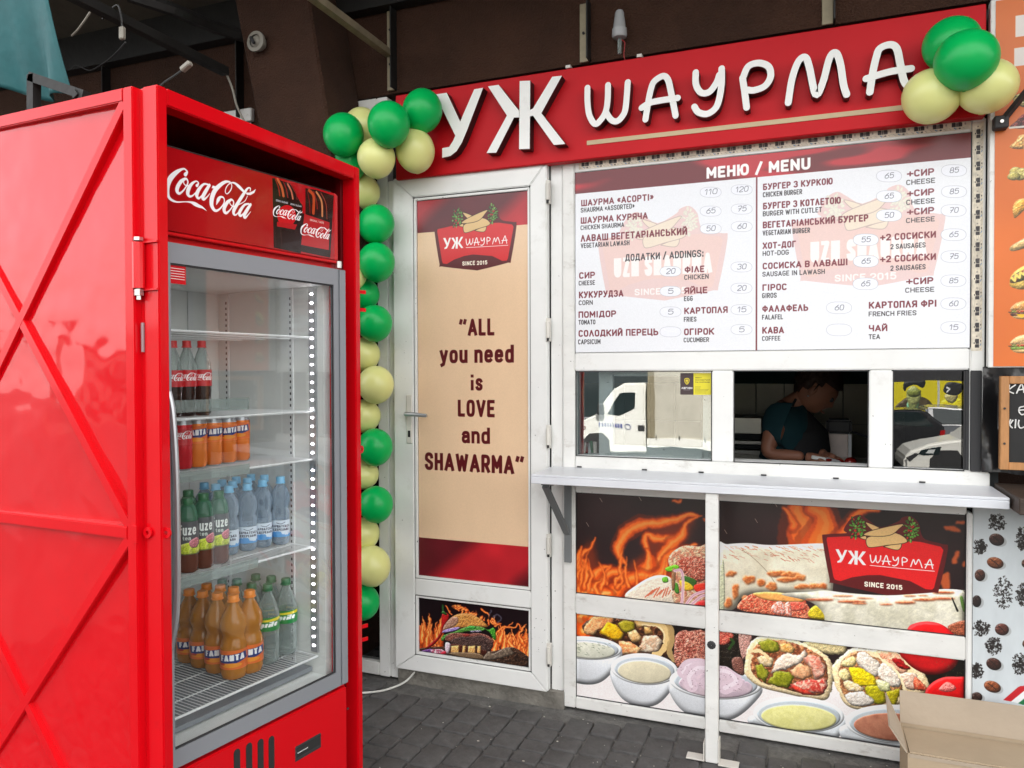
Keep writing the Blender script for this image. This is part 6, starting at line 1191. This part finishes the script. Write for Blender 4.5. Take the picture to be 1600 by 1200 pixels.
pO=proto('orange_soda_bottle','bottle',[lath('bottle',[(.001,.004),(.022,.0),(.031,.006),(.034,.02),(.0345,.07),(.0345,.095),(.032,.108),(.0275,.122),(.0275,.130),(.033,.148),(.0345,.158),(.031,.18),(.020,.205),(.012,.222),(.0115,.235),(.001,.236)],'orange_drink'),labelband('orange',.0352,.036,.092),cap(.232,.0145,'cap_orange')])
pL=proto('lemon_soda_bottle','bottle',[lath('bottle',[(.001,.004),(.022,.0),(.030,.006),(.033,.02),(.031,.04),(.033,.06),(.032,.09),(.034,.105),(.034,.150),(.032,.165),(.022,.195),(.012,.22),(.0115,.235),(.001,.236)],'clear_pet'),labelband('lime',.0347,.108,.150),cap(.232,.0145,'cap_green')])
pW=proto('water_bottle','bottle',[lath('bottle',[(.001,.003),(.020,.0),(.028,.005),(.031,.02),(.031,.045),(.030,.07),(.031,.10),(.026,.112),(.031,.126),(.032,.145),(.028,.162),(.018,.176),(.0125,.183),(.012,.192),(.001,.193)],'blue_pet'),labelband('water',.0316,.026,.076),cap(.189,.0150,'cap_blue')])
pT=proto('iced_tea_bottle','bottle',[lath('bottle',[(.001,.003),(.022,.0),(.030,.006),(.032,.02),(.032,.15),(.030,.172),(.024,.188),(.016,.197),(.001,.198)],'tea_drink',mats=['tea_drink','green_pet'],mifn=lambda i:1 if i>=4 else 0),labelband('tea',.0327,.055,.150),cap(.197,.0165,'cap_green',.018)])
pC=proto('cola_bottle','bottle',[lath('bottle',[(.001,.004),(.022,.0),(.030,.006),(.032,.02),(.030,.045),(.032,.07),(.033,.095),(.033,.130),(.031,.148),(.022,.170),(.013,.19),(.0115,.202),(.001,.203)],'cola_liquid',mats=['cola_liquid','clear_pet'],mifn=lambda i:1 if i>=7 else 0),labelband('cola',.0337,.085,.132),cap(.200,.0145,'cap_red')])
mat('can_orange',(.80,.20,.03),rough=.25,metal=.3);mat('can_red',(.55,.01,.02),rough=.25,metal=.3)
canp=[(.001,.003),(.021,.0),(.024,.004),(.0285,.012),(.0285,.134),(.0245,.144),(.0245,.147),(.023,.145),(.001,.144)]
pK=proto('orange_soda_can','can',[lath('can',canp,'can_orange',mats=['can_orange','alu'],mifn=lambda i:1 if i>=4 or i<2 else 0),labelband('orange',.0288,.075,.128)])
pR=proto('cola_can','can',[lath('can',canp,'can_red',mats=['can_red','alu'],mifn=lambda i:1 if i>=4 or i<2 else 0),labelband('cola',.0288,.075,.125)])
used=set()
WK={'orange_soda_bottle':1.18,'lemon_soda_bottle':1.1,'cola_bottle':.84,'iced_tea_bottle':.94,'water_bottle':.97}
NH={'orange_soda_bottle':.248,'lemon_soda_bottle':.248,'water_bottle':.205,'iced_tea_bottle':.215,'cola_bottle':.216,'orange_soda_can':.147,'cola_can':.147}
def put(p,px,py,w,zb,lab,grp,jit=0):
    # stands in its own row, w behind the front of the fridge
    kind=p.name.split('.')[0];wk=WK.get(kind,1.0)*FS;u,zt=fl(px,py,w);kz=min(max((zt-zb)/NH[kind],.94),1.13)
    q=FO+FUX*u*FS+FIN*w*FS;t=p if p.name not in used else copytree(p);used.add(p.name)
    t.scale=(wk,wk,FS*kz);t.location=(q[0],q[1],FZ0+FS*(zb+.0045));ang=math.atan2(_C[1]-q[1],_C[0]-q[0]);t.rotation_euler=(0,0,ang+math.pi/2+jit);tag(t,lab,None,grp)
rg=random.Random(3);j=lambda a=.25:rg.uniform(-a,a)
GO='orange soda bottles on the bottom shelf';zE=SZ['e']
for px,py,w,l in ((364.5,931,.16,'orange soda bottle standing nearest the glass, front of the bottom shelf'),(390,924,.155,'orange soda bottle on the bottom shelf touching the lemon sodas'),(339.4,928,.245,'orange soda bottle just left of the nearest one'),(316.3,925,.325,'orange soda bottle two places left of the nearest one'),(295.6,922.5,.40,'leftmost orange soda bottle on the bottom shelf'),
                (364.8,919.5,.24,'orange soda bottle directly behind the nearest one'),(344,916,.32,'orange soda bottle in the second row, third from the left'),(322.6,914,.40,'orange soda bottle in the second row behind the left pair')): put(pO,px,py,w,zE,l,GO,j(.3))
GL_='lemon soda bottles on the bottom shelf'
for px,py,w,l in ((418,914.4,.165,'clear lemon soda bottle with green label beside the orange sodas'),(446.5,905.4,.175,'clear lemon soda bottle nearest the lit side wall'),(423.5,902,.26,'lemon soda bottle behind the pair with visible labels'),(393,913,.24,'lemon soda bottle behind the right orange soda'),(399.5,899,.335,'hindmost lemon soda bottle below the shelf edge'),(370,906.5,.325,'lemon soda bottle with its green cap above the orange caps'),(347,907,.40,'lemon soda bottle with teal green cap behind the orange sodas, furthest left')): put(pL,px,py,w,zE,l,GL_,j(.35))
GW='small water bottles on the middle shelf';zD=SZ['d']
for px,py,w,l in ((357.4,761,.23,'water bottle next to the iced teas in the front row'),(386,757.5,.225,'water bottle second in the front row from the iced teas'),(410,751.5,.22,'water bottle third in the front row from the iced teas'),(438,746.4,.20,'water bottle nearest the lit side wall'),(337,758,.295,'water bottle behind the front iced tea with brown liquid'),(363.4,753.6,.30,'water bottle in the second row above the first front cap'),
    (386.5,749,.30,'water bottle in the second row behind the second front cap'),(319,756,.37,'leftmost water bottle behind the iced teas'),(346.6,751.5,.37,'water bottle in the third row, left of centre'),(369,747,.37,'water bottle in the third row, centre'),(392,742.8,.37,'hindmost water bottle with the highest cap'),(413,744,.285,'water bottle behind the third front one')): put(pW,px,py,w,zD,l,GW,j(.4))
GT='iced tea bottles on the middle shelf'
for px,py,w,l in ((293,780,.155,'leftmost iced tea bottle at the front'),(317.5,773,.16,'middle iced tea bottle'),(341.5,769,.165,'iced tea bottle next to the water, brown liquid showing'),(294,768,.24,'iced tea bottle behind the leftmost one')): put(pT,px,py,w,zD,l,GT,j(.2))
for px,l in ((269.5,'cola bottle half hidden by the cage post'),(291.5,'middle cola bottle on the upper shelf'),(315,'right cola bottle on the upper shelf')): put(pC,px,534.8,.16,SZ['b'],l,'cola bottles on the upper shelf',j(.15))
for px,py,w,l in ((308,657,.205,'orange soda can beside the red can'),(332,656,.215,'orange soda can, second from the red can'),(355,655,.225,'orange soda can, third from the red can'),(376,652,.235,'orange soda can, furthest from the red can')): put(pK,px,py,w,SZ['c'],l,'cans on the middle wire shelf',j(.25))
put(pR,284.5,659,.2,SZ['c'],'red cola can beside the orange cans','cans on the middle wire shelf')
# ------------------------------------------------------------------ kitchen and cook
PA=lambda px,py,y:Vector(aty(px,py,y))
def kit(nm,lab,cat,loc): return thing(nm,lab,cat,loc)
t=kit('steel_appliance','striped steel kitchen appliance behind the serving window','appliance',(-.3,1.3,.9))
a=aty(1130,650,1.3);b=aty(1184,650,1.3)
X0=-.55;X1=float(b[0])+.02
for z0,z1,mm in ((.20,.29,'brushed'),(.165,.197,'kitchen_dark'),(.14,.162,'brushed'),(.115,.138,'kitchen_dark'),(.03,.11,'brushed'),(-.06,.025,'brushed'),(-.9,-.065,'kitchen_dark')): MB().box(X0+.3,X1+.3,0,.35,z0,z1).build('body_band',mm,t,bevel=.003)
m=MB()
for i in range(6): m.box(X0+.42+i*.018,X0+.43+i*.018,-.002,-.0003,.06,.075)
m.build('nameplate_marks','kitchen_dark',t)
p=aty(1310,676,1.0);t=kit('napkin_box','pale box with crumpled front under a black lid beside the cook','box',(float(p[0]),1.0,0));zb=aty(1310,716,1.0)[2];zt_=aty(1310,678,1.0)[2];zl=aty(1310,656,1.0)[2]
MB().box(-.062,.045,0,.12,zb,zt_).build('body','napkin',t,bevel=.004);MB().box(.046,.06,.0,.12,zb,zt_).build('side','wire_white',t);MB().box(-.055,.062,-.004,.13,zt_+.001,zl).build('lid','rubber',t,bevel=.012,seg=3);MB().tube(cr([(-.06,0,zt_),(-.08,0,zt_-.03),(-.078,0,zb)],4),.005,6).tube([(.06,.05,zt_+.01),(.15,.05,zt_-.02)],.006,6).build('handle','rubber',t)
wt_=MB().box(-.95,.55,.35,1.0,.98,1.02).build('work_table','brushed');tag(wt_,'steel work table just behind the serving window','table')
p=PA(1329,722,.62);tm=MB().sphere(tuple(p),.026,18,12,sc=(1,1,.85)).build('tomato','tomato',smooth=True);tag(tm,'whole red tomato beside the cutting hands','tomato')
p=PA(1308,720,.62);m=MB();rg=random.Random(5)
for i in range(16): m.sphere((p[0]+rg.uniform(-.06,.05),p[1]+rg.uniform(-.03,.03),p[2]-.015+rg.uniform(-.01,.02)),rg.uniform(.007,.014),6,4,sc=(1.3,1,.6))
o=m.build('tomato_slices','tomato');tag(o,'heap of chopped red tomato under the knife','tomato slices')
# the cook: one skinned body
def skinbody(name,verts,edges,radii,m,parent,lv=2):
    me=bpy.data.meshes.new(name);me.from_pydata([tuple(v) for v in verts],edges,[]);o=bpy.data.objects.new(name,me);COL.objects.link(o);o.parent=parent
    sk=o.modifiers.new('skin','SKIN');sk.use_smooth_shade=True;sd_=o.modifiers.new('sub','SUBSURF');sd_.levels=lv;sd_.render_levels=lv
    for i,r in enumerate(radii):
        v=me.skin_vertices[0].data[i];v.radius=(r,r) if not hasattr(r,'__len__') else r;v.use_loose=False
    me.skin_vertices[0].data[0].use_root=True;me.materials.append(MATS[m]);return o
ck=thing('person','cook in a dark teal top and black apron bending over chopped tomato with a knife','person',(0,0,0))
Wd=.90
pel=PA(1222,800,Wd+.02);wai=PA(1224,735,Wd);che=PA(1228,672,Wd);nb=PA(1238,634,Wd);nk=PA(1252,622,Wd-.01);hd0=PA(1262,612,Wd-.01)
sN=PA(1218,650,Wd-.17);eN=PA(1196,710,Wd-.22);wN=PA(1258,713,.64);sF=PA(1240,645,Wd+.17);eF=PA(1262,690,Wd+.18);wF=PA(1288,712,.76)
hip1=pel+Vector((.0,-.09,-.1));hip2=pel+Vector((0,.09,-.1));kn1=Vector((hip1.x+.02,hip1.y,.5));kn2=Vector((hip2.x+.02,hip2.y,.5));an1=Vector((hip1.x,hip1.y,.08));an2=Vector((hip2.x,hip2.y,.08))
V=[pel,wai,che,nb,nk,hd0,sN,eN,wN,sF,eF,wF,hip1,kn1,an1,hip2,kn2,an2]
E_=[(0,1),(1,2),(2,3),(3,4),(4,5),(2,6),(6,7),(7,8),(2,9),(9,10),(10,11),(0,12),(12,13),(13,14),(0,15),(15,16),(16,17)]
skinbody('body',V,E_,[.14,.13,.14,.07,.048,.05,.062,.040,.024,.062,.040,.024,.09,.06,.04,.09,.06,.04],'skin',ck)
# top and apron follow the body a little larger
V2=[pel+Vector((0,0,-.1)),wai,che,PA(1233,640,Wd),sN,PA(1203,692,Wd-.205),sF,PA(1256,676,Wd+.175)]
skinbody('shirt',V2,[(0,1),(1,2),(2,3),(2,4),(4,5),(2,6),(6,7)],[.155,.15,.157,.082,.082,.064,.082,.064],'teal_shirt',ck)
ap=MB();rows=[(632,.05),(650,.10),(672,.165),(700,.175),(735,.17),(800,.18),(900,.2)]
for r_,(py,rad) in enumerate(rows):
    c=PA(1232,py,Wd)
    for k in range(13):
        a=R_(-95+k*190/12);w_=1 if r_>1 else .6
        ap.v.append((c.x+.018+rad*math.cos(a*w_),c.y+rad*math.sin(a*w_)*.98,c.z))
for r_ in range(len(rows)-1):
    for k in range(12): i=r_*13+k;ap.f.append((i,i+1,i+14,i+13));ap.mi.append(0)
o=ap.build('apron','black_apron',ck,smooth=True);md=o.modifiers.new('s','SOLIDIFY');md.thickness=.006
MB().tube([tuple(PA(1232,650,Wd-.11)),tuple(PA(1240,630,Wd-.08)),tuple(PA(1247,618,Wd-.02))],.007,6).tube([tuple(PA(1236,650,Wd+.1)),tuple(PA(1249,624,Wd+.06))],.007,6).build('apron_strap','black_apron',ck)
# head in profile, bowed, looking to the right and down
hc=PA(1274,608,Wd-.01);gb=lambda d,c,s: math.exp(-((d-Vector(c).normalized()).length/s)**2)
def hf(d):   # face looks to +x
    return 1+.19*gb(d,(1,0,-.12),.15)+.07*gb(d,(1,0,.28),.30)+.12*gb(d,(.85,0,-.75),.28)+.05*gb(d,(1,0,-.42),.14)-.07*gb(d,(1,.33,.08),.17)-.07*gb(d,(1,-.33,.08),.17)-.05*gb(d,(1,0,-.27),.09)-.06*gb(d,(1,0,-.56),.1)-.1*gb(d,(-.6,0,-.9),.5)
hr=Matrix.Translation(hc)@Matrix.Rotation(R_(42),4,'Y');hm=MB().sphere((0,0,0),.098,36,28,sc=(1.0,.78,1.16),fn=hf)
hm.v=[tuple(hr@Vector(v)) for v in hm.v];hm.build('head','skin',ck,smooth=True)
for s_ in (-1,1):
    e=MB().sphere((0,0,0),.012,10,8,sc=(1,.6,1));e.v=[tuple(hr@(Vector(v)+Vector((.087,s_*.030,.010)))) for v in e.v];e.build('eye','rubber',ck,smooth=True)
    e=MB().sphere((0,0,0),.024,12,8,sc=(.7,.3,1.15));e.v=[tuple(hr@(Vector(v)+Vector((-.005,s_*.078,-.012)))) for v in e.v];e.build('ear','skin',ck,smooth=True)
e=MB().sphere((0,0,0),.005,8,6);e.v=[tuple(hr@(Vector(v)+Vector((-.003,-.086,-.045)))) for v in e.v];e.build('earring','bolt',ck,smooth=True)
e=MB().tube([(.093,-.024,-.062),(.106,0,-.06),(.093,.024,-.062)],.005,6);e.v=[tuple(hr@Vector(v)) for v in e.v];e.build('mouth','skin',ck,smooth=True)
rg=random.Random(12);ns=[(Vector((rg.gauss(0,1),rg.gauss(0,1),rg.gauss(0,1))).normalized(),rg.uniform(-.05,.09)) for _ in range(60)]
def hairf(d):
    if d.x>.25 and d.z<.42: return .72
    if d.z<-.32 : return .72 if d.x>-.4 else .95
    if abs(d.y)>.75 and d.x>-.15 and d.z<.12: return .75
    return 1.10+sum(a*gb(d,c,.22) for c,a in ns)
hm=MB().sphere((-.004,0,.012),.104,44,32,sc=(1.0,.84,1.14),fn=hairf);hm.v=[tuple(hr@Vector(v)) for v in hm.v];hm.build('hair','hair',ck,smooth=True,angle=80)
hm=MB()
for i in range(40):
    a=rg.choice((-1,1))*rg.uniform(1.5,3.1);z=rg.uniform(.03,.1);x=.10*math.cos(a);y=.08*math.sin(a);hm.tube([(x,y,z),(x*1.12+rg.uniform(-.01,.01),y*1.12,z+rg.uniform(-.02,.02)),(x*1.1,y*1.15,z-.05)],[.006,.005,.001],5)
hm.v=[tuple(hr@Vector(v)) for v in hm.v];hm.build('hair_locks','hair',ck,smooth=True)
def hand(wr,dirv,side,nm):
    wr=Vector(wr);d=Vector(dirv).normalized();up=Vector((0,0,1));s=d.cross(up).normalized()*side;dn=-up
    pal=wr+d*.05+dn*.005;V=[wr,pal,wr+d*.085+dn*.01];E=[(0,1),(1,2)];Rr=[(.022,.024),(.026,.03),(.024,.03)]
    o=skinbody(nm,V,E,[.022,.028,.026],'skin',ck)
    for k,(off,ln) in enumerate(((-.03,.040),(-.01,.046),(.01,.043),(.028,.034))):
        b0=wr+d*.08+s*off+dn*.005;b1=b0+d*ln*.8+dn*.012;b2=b1+d*ln*.35+dn*ln*.6;b3=b2-d*.005+dn*ln*.4
        skinbody('finger',[wr+d*.05+s*off*.6,b0,b1,b2,b3],[(0,1),(1,2),(2,3),(3,4)],[.010,.0098,.009,.0082,.007],'skin',ck,1)
    t0=wr+d*.03-s*.024;skinbody('thumb',[wr+d*.02,t0,t0+d*.035-s*.012+dn*.012,t0+d*.06-s*.004+dn*.028],[(0,1),(1,2),(2,3)],[.014,.012,.0105,.008],'skin',ck,1)
hand(wN,(PA(1282,716,.62)-Vector(wN)),1,'hand');hand(wF,(PA(1306,716,.68)-Vector(wF)),-1,'hand')
kn=thing('kitchen_knife','small kitchen knife held by the cook over the tomatoes','knife',tuple(PA(1286,717,.60)));MB().box(-.05,.012,-.008,.008,-.008,.008).build('handle','letter_white',kn,bevel=.003);MB().prism([(.013,-.008),(.013,.010),(.09,.004),(.10,-.010),(.06,-.014)],-.001,.001).build('blade','alu',kn);kn.rotation_euler=(0,.15,.1)
# ------------------------------------------------------------------ across the street (seen in the window panes and the glossy paint)
def wheel(t,x,y,z,r=.36,w=.24):
    MB().lathe([(r*.6,-w/2),(r*.95,-w/2),(r,-w*.35),(r,w*.35),(r*.95,w/2),(r*.6,w/2)],24).build('tyre','tyre',t,loc=(x,y,z),rot=(R_(90),0,0),smooth=True);MB().lathe([(.001,-w*.3),(r*.6,-w*.38),(r*.6,w*.38),(.001,w*.3)],16).build('rim','alu',t,loc=(x,y,z),rot=(R_(90),0,0),smooth=True)
YT=-16.0;tr=thing('delivery_truck','white delivery truck with grey canvas body parked across the street','truck',(-5.9,YT,ST))
prof=[(0,.45),(0,1.02),(.22,1.22),(.62,1.42),(1.12,2.12),(1.35,2.24),(1.92,2.26),(1.92,.45)]
MB().prism(prof,-2.0,0).build('cab','white_paint',tr,bevel=.04,seg=2);MB().prism([(.95,1.48),(1.28,2.0),(1.66,2.0),(1.64,1.62),(1.3,1.44)],.001,.012).build('side_window','car_glass',tr);MB().prism([(.66,1.44),(1.12,2.08),(1.0,1.9),(.58,1.4)],-1.9,-.05).build('windscreen','car_glass',tr);MB().box(.72,.9,.06,.2,1.45,1.75).build('mirror','rubber',tr,bevel=.03);MB().box(1.74,1.90,.001,.014,1.05,1.2).build('handle','rubber',tr)
m=MB()
for i in range(9): m.box(.72+i*.075,.745+i*.075+(.02 if i>5 else 0),.001,.012,1.08,1.2)
m.tube([(1.5+.07*math.cos(a),.012,1.14+.07*math.sin(a)) for a in np.linspace(0,6.28,14)],.008,4);m.build('door_marks','blue_print',tr)
MB().box(1.98,6.6,-2.15,.08,.75,2.95).build('canvas_body','canvas_side',tr,bevel=.03);MB().box(1.98,6.6,.081,.12,.62,.84).build('side_board','white_paint',tr);MB().box(1.99,2.16,.081,.11,.85,2.95).build('body_post','old_bracket',tr);MB().box(.1,6.5,-1.8,-.2,.4,.6).build('chassis','rubber',tr)
for i in range(7): MB().box(2.2+i*.62,2.225+i*.62,.1205,.135,.80,.92).build('strap','rubber',tr)
MB().prism([(.26,.44),(.3,.75),(.5,.92),(.8,.92),(1.0,.75),(1.04,.44)],-.3,.008).build('wheel_arch','rubber',tr)
for x,y in ((.65,-.15),(.65,-1.85),(5.2,-.15),(5.2,-1.85)): wheel(tr,x,y,.36)
wc_=thing('white_car','white car with slanted headlight parked facing the truck, mirrored in the right pane','car',(1.85,YT+.3,ST))
MB().prism([(0,.35),(-.02,.62),(.12,.80),(.5,.93),(1.15,1.02),(1.75,1.5),(3.3,1.52),(4.2,1.1),(4.3,.4),(4.2,.3),(.1,.3)],-1.75,0).build('body','white_paint',wc_,bevel=.06,seg=3);MB().prism([(1.3,1.04),(1.82,1.42),(2.7,1.44),(2.7,1.04)],.001,.01).prism([(2.76,1.04),(2.76,1.44),(3.2,1.43),(3.8,1.1)],.001,.01).build('side_window','car_glass',wc_);MB().prism([(.28,.72),(.34,.80),(.78,.86),(.74,.70),(.4,.68)],.001,.012).build('headlight','car_glass',wc_);MB().prism([(.45,.73),(.52,.80),(.66,.80),(.62,.72)],.013,.02).build('lamp_lens','lamp_glass',wc_);MB().prism([(.02,.62),(.2,.74),(.3,.72),(.1,.52)],.001,.01).build('grille','rubber',wc_);MB().prism([(.52,.28),(.55,.6),(.72,.78),(1.08,.78),(1.25,.6),(1.28,.28)],-.3,.006).prism([(3.1,.28),(3.13,.6),(3.3,.76),(3.62,.76),(3.8,.6),(3.84,.28)],-.3,.006).build('wheel_arch','rubber',wc_)
for x in (.9,3.47):
    for y in (-.12,-1.6): wheel(wc_,x,y,.33,.33,.2)
bk=thing('black_suv','black estate car parked behind the white car, mirrored in the right pane','car',(-1.6,YT-3.3,ST))
MB().prism([(0,.35),(0,.9),(.9,1.02),(1.5,1.5),(4.3,1.52),(4.75,1.15),(4.8,.4),(4.7,.3),(.1,.3)],-1.8,0).build('body','car_dark',bk,bevel=.06,seg=3);MB().prism([(1.15,1.06),(1.6,1.44),(4.2,1.45),(4.5,1.1)],.001,.01).build('side_window','car_glass',bk);MB().box(4.66,4.78,-.3,.006,.85,1.0).build('tail_light','tail_red',bk)
for x in (.9,3.9): wheel(bk,x,-.12,.34,.34,.2)
gc=thing('grey_car','dark grey car seen from behind below the yellow poster','car',(4.0,YT-6.2,ST))
MB().prismx([(0,.35),(.02,.95),(-.25,1.45),(-1.9,1.47),(-2.8,1.0),(-4.2,.85),(-4.25,.35)],-.9,.9).build('body','car_grey',gc,bevel=.06,seg=3);MB().prismx([(.025,1.0),(-.235,1.42),(-.27,1.40),(-.03,.98)],-.72,.72).build('rear_window','car_glass',gc);MB().box(-.26,.26,.02,.03,.62,.75).build('number_plate','plate_white',gc);MB().box(-.88,-.6,.015,.03,.8,.92).box(.6,.88,.015,.03,.8,.92).build('tail_light','tail_red',gc)
for x in (-.75,.75): MB().lathe([(.2,-.1),(.33,-.1),(.33,.1),(.2,.1)],20).build('tyre','tyre',gc,loc=(x,-.7,.33),rot=(0,R_(90),0))
sb=thing('shop_building','low grey shop building across the street','building',(0,-27,ST))
MB().box(-40,-6.5,-8,-.0,0,4.4).build('wall','shop_wall',sb);MB().box(-6.49,-3.6,-8,-.3,0,4.4).build('wall','dark_wall',sb);MB().box(-3.59,45,-8,0,0,4.4).build('wall','shop_wall',sb);MB().box(-41,46,-9,.3,4.41,4.7).build('roof','dark_wall',sb)
for i in range(12):
    x=-38+i*7
    if -8<x<8: continue
    f=MB().box(x,x+4.5,.001,.06,.6,3.0).build('shop_window','alu',sb);MB().box(x+.1,x+4.4,.061,.07,.7,2.9).build('pane','car_glass',f)
bb=thing('street_poster','yellow street poster showing two people in dark headsets, above the parked cars','poster',(0,-25.98,0));MB().box(A_x0:=B_bb[0],B_bb[1],-.06,0,B_bb[2],B_bb[3]).build('print','billboard_print',bb,uv=rectuv(B_bb));MB().box(B_bb[0]-.1,B_bb[1]+.1,-.9,-.061,B_bb[2]-1.3,B_bb[3]+.9).build('backing','dark_wall',bb)
rg=random.Random(21)
def tree(x,y,h,r,lab):
    t=thing('street_tree',lab,'tree',(x,y,ST));MB().tube([(0,0,0),(.1,0,h*.3),(0,.1,h*.6)],[.22,.17,.1],8).tube([(.05,0,h*.35),(.9,.2,h*.6)],[.1,.05],6).tube([(.05,0,h*.4),(-.8,-.2,h*.65)],[.1,.05],6).build('trunk','bark',t)
    n=1600;v=[];f=[];q=random.Random(int(x*10))
    cl=[(q.uniform(-r,r)*.7,q.uniform(-r,r)*.7,h*.65+q.uniform(-r,r)*.6,q.uniform(.35,.6)*r) for _ in range(14)]
    for i in range(n):
        cx,cy,cz,cr__=q.choice(cl);d=Vector((q.gauss(0,1),q.gauss(0,1),q.gauss(0,1))).normalized()*cr__*q.random()**.4;c=Vector((cx,cy,cz))+d;a=Vector((q.gauss(0,1),q.gauss(0,1),q.gauss(0,1))).normalized()*.16;b=a.orthogonal().normalized()*.12;o=len(v);v+=[tuple(c-a),tuple(c+b),tuple(c+a),tuple(c-b)];f.append((o,o+1,o+2,o+3))
    MB().add(v,f).build('crown','leaf',t)
tree(-13,-23,7.5,2.6,'broad green street tree left of the truck');tree(-21,-22,6.5,2.4,'smaller street tree far left across the street');tree(9,-24,7,2.3,'street tree beyond the yellow poster')
